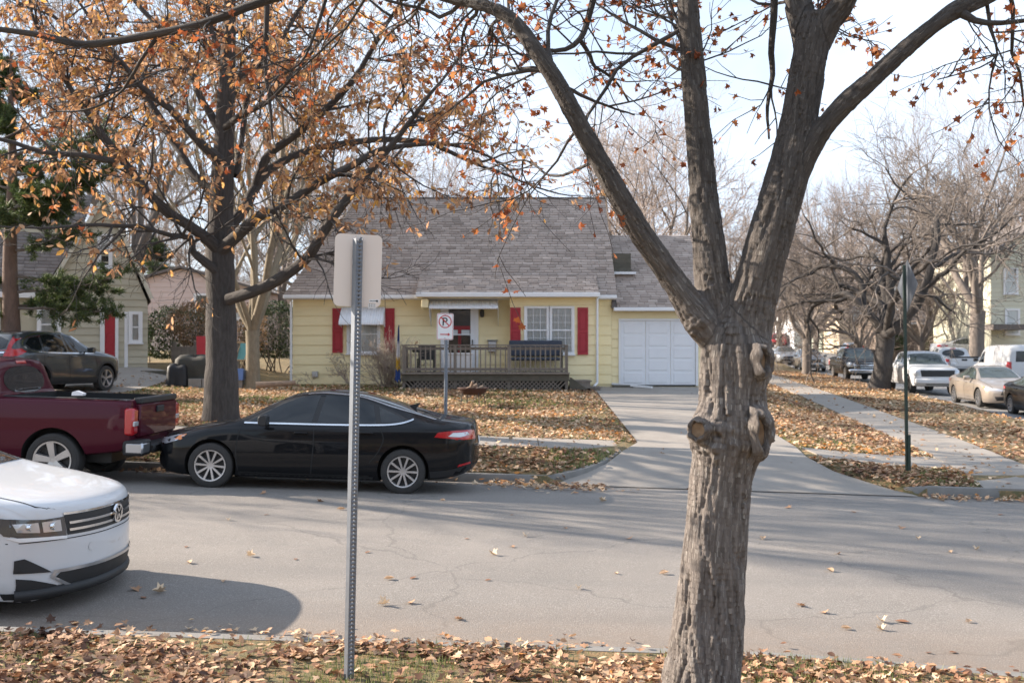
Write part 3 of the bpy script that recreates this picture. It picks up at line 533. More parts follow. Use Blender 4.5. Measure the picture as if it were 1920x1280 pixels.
MB().box(.41, .44, -.09, -.05, .85, 1.05).obj('handle', MATS['dark_metal'], door)
awning(yh, -1.55, HY - .02, 3.93, 2.2, .85, .32, .62, 30)
MB().box(-.78, -.5, HY - .14, HY - .03, 2.15, 2.5).box(-.82, -.46, HY - .16, HY - .03, 2.5, 2.55).obj('mailbox', MATS['satin'], yh, bevel=.02)
MB().lathe([(.02, .12), (.06, .1), (.075, 0), (.06, -.12), (.03, -.14)], 12, (-.98, HY - .14, 3.42)).box(-1.0, -.96, HY - .14, HY - .02, 3.52, 3.55).obj('porch_light', MATS['dark_metal'], yh)
MB().box(-6.55, -6.35, HY - .13, HY - .02, 1.32, 1.52).obj('outlet_box', MATS['satin'], yh, bevel=.015)
# garage
GYY = HY + .02; gz = 1.02
gar = MB().box(3.27, 6.25, GYY, GYY + 6.5, .8, 3.58).obj('garage_wall', MATS['siding_yellow'], yh)
boards(gar, lambda z: (3.28, 3.5), GYY - .001, gz + .05, 3.5, .305, 'siding_yellow'); boards(gar, lambda z: (6.1, 6.27), GYY - .001, gz + .05, 3.5, .305, 'siding_yellow')
boards(gar, lambda z: (3.5, 6.1), GYY - .001, 3.2, 3.5, .3, 'siding_yellow')
gd = empty('garage_door', (3.53, GYY, gz + .02)); gd.parent = yh
MB().box(-.03, .04, -.07, 0, 0, 2.13).box(2.5, 2.58, -.07, 0, 0, 2.13).box(-.03, 2.58, -.07, 0, 2.131, 2.2).obj('door_frame', MATS['white_trim'], gd)
for c in range(3): MB().box(.045 + c * .818, .045 + c * .818 + .81, -.03, -.005, .03, 2.128).obj('door_leaf', MATS['white_paint'], gd, bevel=.006)
for c in range(3):
    for r_ in range(5): MB().box(.045 + c * .818 + .1, .045 + c * .818 + .71, -.045, -.029, .1 + r_ * .405, .1 + r_ * .405 + .33).obj('panel', MATS['white_paint'], gd, bevel=.012)
MB().box(.0, 2.5, -.02, 0, -.02, .03).obj('bottom_seal', MATS['black_plastic'], gd)
ge = Vector((0, GYY - .35, 3.58)); gr = Vector((0, 36.2, 6.36)); gl = (gr - ge).length; gd_ = (gr - ge) / gl
groof = MB().add([(3.26, ge.y, ge.z), (6.45, ge.y, ge.z), (6.45, gr.y, gr.z), (3.26, gr.y, gr.z), (3.26, 2 * gr.y - ge.y, ge.z), (6.45, 2 * gr.y - ge.y, ge.z)], [(0, 1, 2, 3), (3, 2, 5, 4), (0, 3, 4), (1, 5, 2), (0, 4, 5, 1)]).obj('garage_roof', MATS['shingle_far'], yh)
shingles('shingle_courses', (3.42, ge.y - .02, ge.z + .012), (1, 0, 0), tuple(gd_), lambda v: (0, 3.05), gl, .148, .31, 'shingle', groof, 3)
MB().box(3.3, 6.46, ge.y - .1, ge.y - .003, ge.z - .1, ge.z + .012).obj('gutter', MATS['white_trim'], yh, bevel=.012)
dm = MB().box(3.42, 4.05, 33.9, 35.6, 4.85, 5.5).obj('roof_dormer', MATS['deck_dark'], yh); MB().box(3.4, 4.2, 33.7, 33.98, 4.78, 4.86).obj('dormer_sill', MATS['white_trim'], dm)
for i in range(4): MB().box(3.42, 4.05, 33.87, 33.898, 4.87 + .155 * i, 5.02 + .155 * i).obj('siding_board', MATS['deck_dark'], dm)
# ------------------------------------------------------------------ porch deck
dk = empty('porch_deck', (0, 0, 0), 0, 'weathered grey wooden porch deck with railing, lattice skirt and steps', 'deck')
DX0, DX1, DY0, DY1, DZ = -3.35, 1.72, 30.6, BY - .05, 1.52
n = 9
for i in range(n):
    y0 = DY0 + (DY1 - DY0) * i / n; MB().box(DX0, DX1, y0 + .004, y0 + (DY1 - DY0) / n - .006, DZ - .04, DZ).obj('deck_board', MATS['deck_wood'], dk)
MB().box(DX0 - .03, DX1 + .03, DY0 - .045, DY0 - .002, DZ - .26, DZ - .03).box(DX0 - .04, DX0 - .002, DY0, DY1, DZ - .26, DZ - .03).box(DX1 + .002, DX1 + .04, DY0, DY1, DZ - .26, DZ - .03).obj('rim_joist', MATS['deck_dark'], dk)
MB().box(DX0 - .05, DX1 + .05, DY0 - .12, DY0 - .046, DZ - .045, DZ + .005).obj('edge_board', MATS['deck_wood'], dk)
def rail(a, b, nb):
    a, b = Vector(a), Vector(b); up = Vector((0, 0, 1))
    MB().bar(a + up * .84, b + up * .84, .12, .04).obj('top_rail', MATS['deck_wood'], dk); MB().bar(a + up * .74, b + up * .74, .04, .09).obj('upper_rail', MATS['deck_wood'], dk); MB().bar(a + up * .1, b + up * .1, .04, .09).obj('lower_rail', MATS['deck_wood'], dk)
    for i in range(nb):
        p = a + (b - a) * ((i + .5) / nb) + Vector((0, -.03, 0)); MB().box(-.02, .02, -.02, .02, .03, .8).obj('baluster', MATS['deck_wood'], dk, loc=p)
rail((DX0, DY0 + .05, DZ), (DX1, DY0 + .05, DZ), 33); rail((DX0, DY0 + .1, DZ), (DX0, DY1, DZ), 6)
for px_ in (DX0 + .02, -1.75, -.1, DX1 - .04): MB().box(px_ - .045, px_ + .045, DY0 + .01, DY0 + .1, .9, DZ + .82).obj('post', MATS['deck_wood'], dk)
m = MB(); LZ0, LZ1 = .78, DZ - .26
for i in range(-4, 44):
    for s in (-1, 1):
        x0 = DX0 + i * .13; x1 = x0 + s * (LZ1 - LZ0)
        a, b = Vector((x0, DY0 - .02 - .008 * s, LZ0)), Vector((x1, DY0 - .02 - .008 * s, LZ1))
        if min(x0, x1) < DX0 - .01 or max(x0, x1) > DX1 + .01: continue
        m.bar(a, b, .01, .036, up=(0, 1, 0)) if False else m.add([(a.x - .025, a.y, a.z), (a.x + .025, a.y, a.z), (b.x + .025, b.y, b.z), (b.x - .025, b.y, b.z), (a.x - .025, a.y + .007, a.z), (a.x + .025, a.y + .007, a.z), (b.x + .025, b.y + .007, b.z), (b.x - .025, b.y + .007, b.z)], [(0, 1, 2, 3), (4, 7, 6, 5), (0, 3, 7, 4), (1, 5, 6, 2)])
tag(m.obj('lattice', MATS['deck_wood'], dk), kind='stuff')
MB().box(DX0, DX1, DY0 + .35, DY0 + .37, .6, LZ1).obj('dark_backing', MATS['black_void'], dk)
for i in range(2): MB().box(DX1 + .08, DX1 + .75 + .3 * i, DY0 + .2, DY0 + 1.2, DZ - .25 - .2 * (i + 1) + .16, DZ - .25 - .2 * (i + 1) + .2).box(DX1 + .08, DX1 + .7 + .3 * i, DY0 + .22, DY0 + .26, .75, DZ - .25 - .2 * (i + 1) + .158).obj('step', MATS['deck_wood'], dk)
MB().prism([(DX1 + .06, .75), (DX1 + .95, .75), (DX1 + .1, DZ - .15), (DX1 + .06, DZ - .15)], 1, DY0 + .12, DY0 + .17).obj('stringer', MATS['deck_dark'], dk)
# porch furniture
bn = empty('porch_bench', (.75, 31.55, DZ), 0, 'dark blue cushioned bench behind the deck railing below the double window', 'bench')
MB().box(-.85, .85, -.3, .3, .36, .46).obj('seat', MATS['cushion'], bn, bevel=.03); MB().box(-.85, .85, .22, .34, .5, 1.0).obj('backrest', MATS['cushion'], bn, bevel=.03)
for sx in (-.82, .82):
    MB().box(sx - .03, sx + .03, -.3, .3, .6, .65).box(sx - .03, sx + .03, -.3, -.24, 0, .6).box(sx - .03, sx + .03, .24, .3, 0, .95).obj('arm', MATS['deck_dark'], bn)
pb = empty('porch_chair', (-2.7, 31.4, DZ), 0, 'dark metal porch chair standing behind railing beside the flag', 'chair')
MB().box(-.28, .28, -.28, .28, .38, .42).obj('seat', MATS['dark_metal'], pb); MB().box(-.28, .28, .25, .29, .42, .86).obj('backrest', MATS['dark_metal'], pb)
for sx in (-.25, .25):
    for sy in (-.25, .25): MB().box(sx - .02, sx + .02, sy - .02, sy + .02, 0, .38).obj('leg', MATS['dark_metal'], pb)
wc = empty('white_porch_box', (-1.7, 31.35, DZ), 0, 'low white storage box on the deck in front of the door', 'box')
MB().box(-.45, .45, -.2, .2, 0, .55).obj('body', MATS['white_paint'], wc, bevel=.01); MB().box(-.47, .47, -.22, .22, .552, .6).obj('lid', MATS['white_paint'], wc, bevel=.01)
# folded flag on a short pole
fl = empty('porch_flag', (-3.52, 30.75, 1.35), 0, 'furled blue, white and yellow flag hanging at the left end of the deck', 'flag')
MB().cyl((.0, 0, -.3), (.03, 0, 1.62), .013, 8).obj('pole', MATS['dark_metal'], fl)
for nm, z0, z1, mt in (('blue_cloth', 1.1, 1.6, 'cloth_blue'), ('white_cloth', .6, 1.1, 'cloth_white'), ('yellow_cloth', .25, .6, 'cloth_yellow'), ('blue_hem', -.1, .25, 'cloth_blue')):
    V = []; k = 12
    for j in range(6):
        z = z1 + (z0 - z1) * j / 5; wd = .035 + .12 * (1.6 - z) / 1.4
        for i in range(k + 1): V.append((.03 - wd * .7 + wd * i / k, -.03 + .035 * math.sin(i * 1.8 + z * 3), z + .05 * math.sin(i * .9)))
    link(nm, fmesh(nm, V, [grid_faces(6, k + 1)], [MATS[mt]], True), fl)
# planter with dry plant beside the flag
pp = empty('planter', (-3.0, 30.9, DZ + .62), 0, 'small dark pot with a dry plant on the railing corner', 'plant pot')
MB().lathe([(.0, 0), (.09, 0), (.12, .16), (.1, .16), (.0, .13)], 14).obj('pot', MATS['dark_metal'], pp)
q = rng.normal(0, .08, (40, 3)); q[:, 2] = np.abs(q[:, 2]) + .2
leaves('foliage', q, .08, OAK2D, rotmats(40, 1.2), .3, mat='hedge_brown', parent=pp)
# fire pit on the lawn
fx, fy = -1.0, 25.6; fz = float(G(fx, fy))
fp = empty('fire_pit', (fx, fy, fz), 0, 'rusty round fire pit bowl on thin legs on the lawn before the deck', 'fire pit')
MB().lathe([(.0, .30), (.2, .31), (.32, .37), (.37, .47), (.40, .47), (.40, .5), (.35, .49), (.3, .4), (.0, .36)], 24).obj('bowl', MATS['rust'], fp, smooth=True)
for k in range(4):
    t = k * math.pi / 2 + .5; MB().cyl((.3 * math.cos(t), .3 * math.sin(t), .4), (.36 * math.cos(t), .36 * math.sin(t), 0), .011, 6).obj('leg', MATS['dark_metal'], fp)
for a, b in (((-.2, 0, .44), (.1, .1, .56)), ((.05, -.12, .44), (.25, .08, .52)), ((-.08, .1, .46), (.0, -.06, .66))): MB().cyl(a, b, .04, 8).obj('log', MATS['fire_log'], fp)
# debris by the garage corner
dbr = empty('downspout_scrap', (3.35, 31.9, 1.0), 0, 'broken white gutter piece lying beside the garage door', 'scrap')
MB().bar((-.1, .4, .12), (1.1, -.25, .03), .1, .06).obj('gutter_piece', MATS['white_trim'], dbr); MB().box(-.1, .55, .05, .5, 0, .09).obj('board', MATS['deck_dark'], dbr)
# ------------------------------------------------------------------ beige house on the left
bh = empty('beige_house', (0, 0, 0), 0, 'beige sided cottage with steep front gable and red door', 'house')
BHY = 33.2; pp_ = F / BHY
def bx(px): return (px - 960) / pp_
def bz(py): return CAMZ + (HOR - py) / pp_
gx0, gx1, gap, gzt = bx(95), bx(290), bx(203), bz(372)
zg = bz(566); zb0 = 1.3
def gspan(z):
    if z <= zg: return (gx0, gx1 - .22)
    t = (z - zg) / (gzt - zg); return (gx0 + (gap - gx0) * t, gx1 - .22 + (gap - gx1 + .22) * (t ** .93))
gw = MB().prism([(gx0 + .01, zb0 - .4), (gx1 - .24, zb0 - .4), (gx1 - .24, zg), (gap, gzt - .08), (gx0 + .01, zg)], 1, BHY + .002, BHY + 5).obj('gable_wall', MATS['siding_beige'], bh)
boards(gw, gspan, BHY, zb0, gzt - .1, .235, 'siding_beige')
MB().bar((gap, BHY - .12, gzt + .02), (gx1 - .1, BHY - .1, zg + .1), .12, .12).obj('rake_board', MATS['cream_trim'], bh); MB().bar((gap, BHY - .12, gzt + .02), (gx0 + .1, BHY - .1, zg + .1), .12, .12).obj('rake_board', MATS['cream_trim'], bh)
MB().add([(gap, BHY - .1, gzt + .06), (gap, BHY + 6, gzt + .06), (gx1 - .12, BHY + 6, zg), (gx1 - .12, BHY - .1, zg), (gx0 - .1, BHY - .1, zg), (gx0 - .1, BHY + 6, zg)], [(0, 3, 2, 1), (0, 1, 5, 4)]).obj('gable_roof', MATS['shingle_far'], bh)
# main body behind: wall piece to the right of the rake and the long front roof on the left
mb = MB().box(-24, -13.1, BHY + 2.5, BHY + 9, .9, bz(440) + .3).obj('wall', MATS['siding_beige'], bh); boards(mb, lambda z: (-15.5, -13.08), BHY + 2.49, 3.6, bz(440) + .3, .235, 'siding_beige')
MB().box(-14.3, -12.95, BHY + 2.2, BHY + 2.4, bz(440) + .32, bz(440) + .5).obj('eave_trim', MATS['white_trim'], bh)
e0, r0 = Vector((0, BHY - .2, bz(556))), Vector((0, BHY + 4.6, 7.9)); ln = (r0 - e0).length; dv = (r0 - e0) / ln
MB().add([(-26, e0.y, e0.z), (gx0 + .6, e0.y, e0.z), (gx0 + 1.5, r0.y, r0.z), (-26, r0.y, r0.z)], [(0, 1, 2, 3)]).obj('roof', MATS['shingle_far'], bh)
shingles('shingle_courses', (-24, e0.y - .02, e0.z + .02), (1, 0, 0), tuple(dv), lambda v: (0, 24 + gx0 + .6 + .9 * v / ln), ln, .2, .36, 'shingle_far', bh, 8, .015)
MB().box(-22, gx0 - .6, BHY + .9, BHY + 1.1, .9, e0.z).obj('porch_wall', MATS['siding_beige'], bh)
MB().box(bx(30), bx(88), e0.y - .1, e0.y + .1, e0.z - .12, e0.z + .05).obj('gutter', MATS['white_trim'], bh)
MB().box(bx(58), gx0, BHY + .05, BHY + .9, .9, e0.z - .1).obj('porch_side_wall', MATS['siding_beige'], bh)
MB().box(bx(38), bx(60), BHY + .3, BHY + .5, e0.z - .55, e0.z - .12).obj('porch_bracket', MATS['white_trim'], bh, bevel=.05)
MB().box(bx(34), bx(46), BHY + .86, BHY + .9, 1.3, 3.4).obj('front_door', MATS['red_paint'], bh)
window(bh, bx(110), BHY - .02, bz(643), bz(577), .5, 1, 1, True, fr=.1); window(bh, bx(256), BHY - .02, bz(637), bz(590), .24, 1, 1, True, fr=.1)
window(bh, bx(203), BHY - .02, bz(500), bz(448), .28, 1, 1, False, fr=.09); window(bh, bx(5), BHY + .88, bz(650), bz(575), .6, 2, 2, True, fr=.1)
rd = empty('side_door', (bx(212), BHY - .02, zb0)); rd.parent = bh; hd = bz(583) - zb0
MB().box(-.3, -.16, -.06, 0, 0, hd + .1).box(.16, .26, -.06, 0, 0, hd + .1).box(-.16, .16, -.06, 0, hd, hd + .1).obj('door_frame', MATS['white_trim'], rd); MB().box(-.16, .16, -.03, 0, 0, hd).obj('door_leaf', MATS['red_paint'], rd)
for a, b in ((.15, .75), (.85, 1.45)): MB().box(-.1, .1, -.04, -.029, a, b).obj('panel', MATS['red_paint'], rd, bevel=.006)
MB().box(bx(237), bx(243), BHY - .05, BHY - .002, zb0, bz(585)).obj('downspout', MATS['white_trim'], bh)
bpiv = Vector((gx1, BHY, 0)); bh.rotation_euler = (0, 0, R(22)); bh.location = bpiv - Matrix.Rotation(R(22), 3, 'Z') @ bpiv
# ------------------------------------------------------------------ things beside the beige house
rw = empty('retaining_wall', (0, 0, 0), 0, 'low dark plank retaining wall beside the beige house', 'wall')
for r_ in range(3): MB().box(-11.9, -8.2, 31.9, 32.05, 1.05 + .17 * r_, 1.05 + .17 * r_ + .16).obj('plank', MATS['deck_dark'], rw)
wd = empty('wooden_deck', (-11.7, 34.2, 1.45), 0, 'weathered raised wooden deck corner right of the beige house', 'deck')
for r_ in range(3): MB().box(0, 2.35, -.03, 0, .42 + .155 * r_, .57 + .155 * r_).obj('skirt_board', MATS['deck_wood'], wd)
for k in range(4): MB().box(.05 + .72 * k, .15 + .72 * k, .0, .1, -.5, 1.05).obj('post', MATS['deck_wood'], wd)
MB().box(0, 2.4, 0, 2, .84, .88).obj('floor', MATS['deck_wood'], wd)
MB().box(1.9, 2.5, -.02, .04, 1.0, 1.06).box(1.9, 1.97, -.02, .05, .5, 1.0).obj('tan_frame', MATS['plastic_tan'], wd)
def ptl(px, py, D): p = at(px, py, D); return (p.x, D, p.z)
ch = empty('red_chair', ptl(385, 690, 32.5), .4, 'bright red plastic chair partly hidden by the oak trunk', 'chair')
MB().box(-.25, .25, -.25, .25, .38, .43).obj('seat', MATS['plastic_red'], ch, bevel=.02); MB().prism([(.2, .43), (.26, .43), (.42, 1.05), (.36, 1.05)], 0, -.25, .25).obj('backrest', MATS['plastic_red'], ch)
for sx in (-.22, .22):
    for sy in (-.22, .22): MB().box(sx - .025, sx + .025, sy - .025, sy + .025, -.2, .38).obj('leg', MATS['plastic_red'], ch)
ch = empty('folding_chair', ptl(447, 700, 32.8), -.5, 'teal and tan folding chair right of the oak trunk', 'chair')
MB().box(-.25, .25, -.2, .25, .42, .46).obj('seat', MATS['plastic_tan'], ch); MB().prism([(.2, .46), (.24, .46), (.4, 1.0), (.36, 1.0)], 0, -.25, .25).obj('backrest', MATS['plastic_teal'], ch)
for s in (-.23, .23): MB().cyl((s, -.25, 0), (s, .3, .9), .015, 6).obj('leg', MATS['plastic_tan'], ch); MB().cyl((s, .25, 0), (s, -.2, .46), .015, 6).obj('leg', MATS['plastic_tan'], ch)
def tarp_mound(name, c, sx, sy, h, mat, label):
    u = np.linspace(0, 2 * np.pi, 33)[:-1]; V = []; prof = [(1.1, 0), (1.02, .25), (.97, .6), (.9, .86), (.7, .99), (.35, 1.02), (0.02, 1.0)]
    for r_, z in prof:
        for t in u:
            e = 1 / max(abs(math.cos(t)), abs(math.sin(t))) ** .55; f = 1 + .09 * math.sin(t * 9 + z * 2) * (1 - z) + .04 * math.sin(t * 5)
            V.append((sx * r_ * e * f * math.cos(t), sy * r_ * e * f * math.sin(t), h * z * (1 + .06 * math.sin(2 * t + 1))))
    m_ = len(u); Fq = [(i * m_ + k, i * m_ + (k + 1) % m_, (i + 1) * m_ + (k + 1) % m_, (i + 1) * m_ + k) for i in range(len(prof) - 1) for k in range(m_)]
    o = link(name, fmesh(name, V, [np.array(Fq)], [MATS[mat]], True), None, c); return tag(o, label, 'cover')
tarp_mound('tarp_cover', ptl(365, 718, 30.5), .62, .4, .82, 'tarp', 'olive tarp draped over yard equipment left of the oak trunk')
tarp_mound('grill_cover', ptl(335, 722, 30.2), .33, .3, .62, 'tarp_black', 'black cover on a grill at the end of the left driveway')
pl_ = empty('block_planter', ptl(392, 722, 30.0), 0, 'low concrete block border at the foot of the oak', 'border')
for k in range(4): MB().box(-.6 + k * .41, -.6 + k * .41 + .39, -.1, .1, -.1, .2).obj('block', MATS['foundation'], pl_, bevel=.01)
tag(MB().prism([(-.2, 0), (.25, 0), (.12, .3), (-.12, .35)], 0, -.18, .18).obj('blue_bag', MATS['plastic_blue'], None, loc=ptl(447, 712, 30)), 'small blue plastic bag on the ground right of the oak trunk', 'bag')
tag(MB().cyl((0, 0, .1), (1.1, .3, .16), .1, 10, .07).obj('log', MATS['fire_log'], None, loc=ptl(480, 728, 29.3)), 'cut log lying on the lawn near the yellow house corner', 'log')
# ------------------------------------------------------------------ houses further off
def simple_house(name, label, c, w, dpt, h, rise, wall, roofm='shingle_far', gable='front', wins=(), board=.28, over=.35, door=None, gambrel=False):
    root = empty(name, (0, 0, 0), 0, label, 'house'); x, y, z = c
    prof = [(x - w / 2, z), (x + w / 2, z), (x + w / 2, z + h)] + ([(x + w * .36, z + h + rise * .65)] if gambrel else []) + [(x, z + h + rise)] + ([(x - w * .36, z + h + rise * .65)] if gambrel else []) + [(x - w / 2, z + h)]
    if gable == 'front':
        wl = MB().prism([(p[0], p[1] - (1 if p[1] == z else 0)) for p in prof], 1, y, y + dpt).obj('wall', MATS[wall], root)
        def sp(zz):
            if zz <= z + h: return (x - w / 2, x + w / 2)
            if gambrel:
                hw = np.interp(zz, [z + h, z + h + rise * .65, z + h + rise], [w / 2, w * .36, 0])
            else: hw = w / 2 * (1 - (zz - z - h) / rise)
            return (x - hw, x + hw)
        boards(wl, sp, y - .002, z, z + h + rise - .15, board, wall)
        rp_ = prof[2:]; m = MB()
        for a, b in zip(rp_[:-1], rp_[1:]):
            dx = over if a[0] > x and a is rp_[0] else 0; a2 = (a[0] + dx * .6, a[1] - dx * .4) if a is rp_[0] else a; b2 = (b[0] - over * .6, b[1] - over * .4) if b is rp_[-1] else b
            m.add([(a2[0], y - over, a2[1] + .05), (b2[0], y - over, b2[1] + .05), (b2[0], y + dpt + over, b2[1] + .05), (a2[0], y + dpt + over, a2[1] + .05), (a2[0], y - over, a2[1] + .2), (b2[0], y - over, b2[1] + .2), (b2[0], y + dpt + over, b2[1] + .2), (a2[0], y + dpt + over, a2[1] + .2)], [(0, 1, 5, 4), (4, 5, 6, 7), (0, 3, 2, 1)])
        m.obj('roof', MATS[roofm], root)
    else:
        wl = MB().box(x - w / 2, x + w / 2, y, y + dpt, z - 1, z + h).prism([(y, z + h), (y + dpt / 2, z + h + rise), (y + dpt, z + h)], 0, x - w / 2, x + w / 2).obj('wall', MATS[wall], root)
        boards(wl, lambda zz: (x - w / 2, x + w / 2), y - .002, z, z + h, board, wall)
        MB().prism([(y - over, z + h - over * rise / (dpt / 2)), (y + dpt / 2, z + h + rise), (y + dpt + over, z + h - over * rise / (dpt / 2)), (y + dpt + over, z + h + .15 - over * rise / (dpt / 2)), (y + dpt / 2, z + h + rise + .2), (y - over, z + h + .15 - over * rise / (dpt / 2))], 0, x - w / 2 - over, x + w / 2 + over).obj('roof', MATS[roofm], root)
        MB().box(x - w / 2 - over, x + w / 2 + over, y - over - .08, y - over - .003, z + h - over * rise / (dpt / 2) - .05, z + h - over * rise / (dpt / 2) + .12).obj('fascia', MATS['white_trim'], root)
    for (wx, wz, ww, wh) in wins: window(root, x + wx, y - .03, z + wz, z + wz + wh, ww, 1, 1, True, fr=.12, curtain='pane_dark' if ww > .85 else 'pane_curtain')
    if door:
        MB().box(x + door[0] - .5, x + door[0] + .5, y - .06, y - .004, z, z + 2.1).obj('door', MATS[door[1]], root)
    return root
def on(px, py, D): p = at(px, py, D); return (p.x, D, p.z)
simple_house('pink_house', 'pinkish tan house behind the brown hedge left of centre', on(340, 625, 58), 8.6, 9, 2.6, 1.15, 'siding_pink', wins=((-2.35, .95, .5, 1.0), (1.35, .9, 1.0, 1.3), (3.2, .9, .7, 1.2)), board=.3)
simple_house('large_house', 'large pale green house at the right edge behind the van', on(1960, 650, 66), 7.2, 9, 6.1, 2.2, 'siding_green', wins=((-2.3, 3.6, .75, 1.5), (-.6, 3.6, .75, 1.5), (-2.2, .9, .75, 1.5)), board=.3)
porch = MB().box(on(1860, 0, 64)[0], on(1935, 0, 64)[0], 63.8, 66, at(0, 618, 64).z, at(0, 608, 64).z).obj('porch_roof', MATS['shingle_far'], bpy.data.objects['large_house'])
simple_house('gambrel_house', 'small mint green gambrel roofed house far down the side street', on(1578, 650, 105), 4.2, 6, 2.6, 2.2, 'siding_mint', wins=((-.8, 2.2, .6, 1.2), (1.0, .6, .8, 1.2)), gambrel=True, door=(-.8, 'white_paint'))
simple_house('tan_house', 'tan two storey house beside the gambrel house', on(1622, 652, 100), 5.2, 8, 4.6, 2.0, 'siding_tan', wins=((.9, 2.4, .7, 1.6), (-.8, 2.4, .7, 1.6), (.9, .6, .8, 1.2)))
simple_house('white_house', 'plain white house far behind the first street trees', on(1535, 648, 112), 5.5, 8, 3.2, 2.0, 'siding_white', wins=((1.2, 1.2, .8, 1.3),), gable='side')
simple_house('brown_garage', 'low dark brown building behind the round hedge', on(1730, 655, 85), 7, 6, 2.3, 1.0, 'brown_siding', gable='side', door=(-1, 'brown_siding'))
simple_house('grey_house', 'pale grey house glimpsed between trees right of the hedge', on(1800, 648, 98), 7, 7, 2.8, 1.8, 'siding_white', gable='side', wins=((-1.6, 1, .8, 1.2), (1.4, 1, .8, 1.2)))
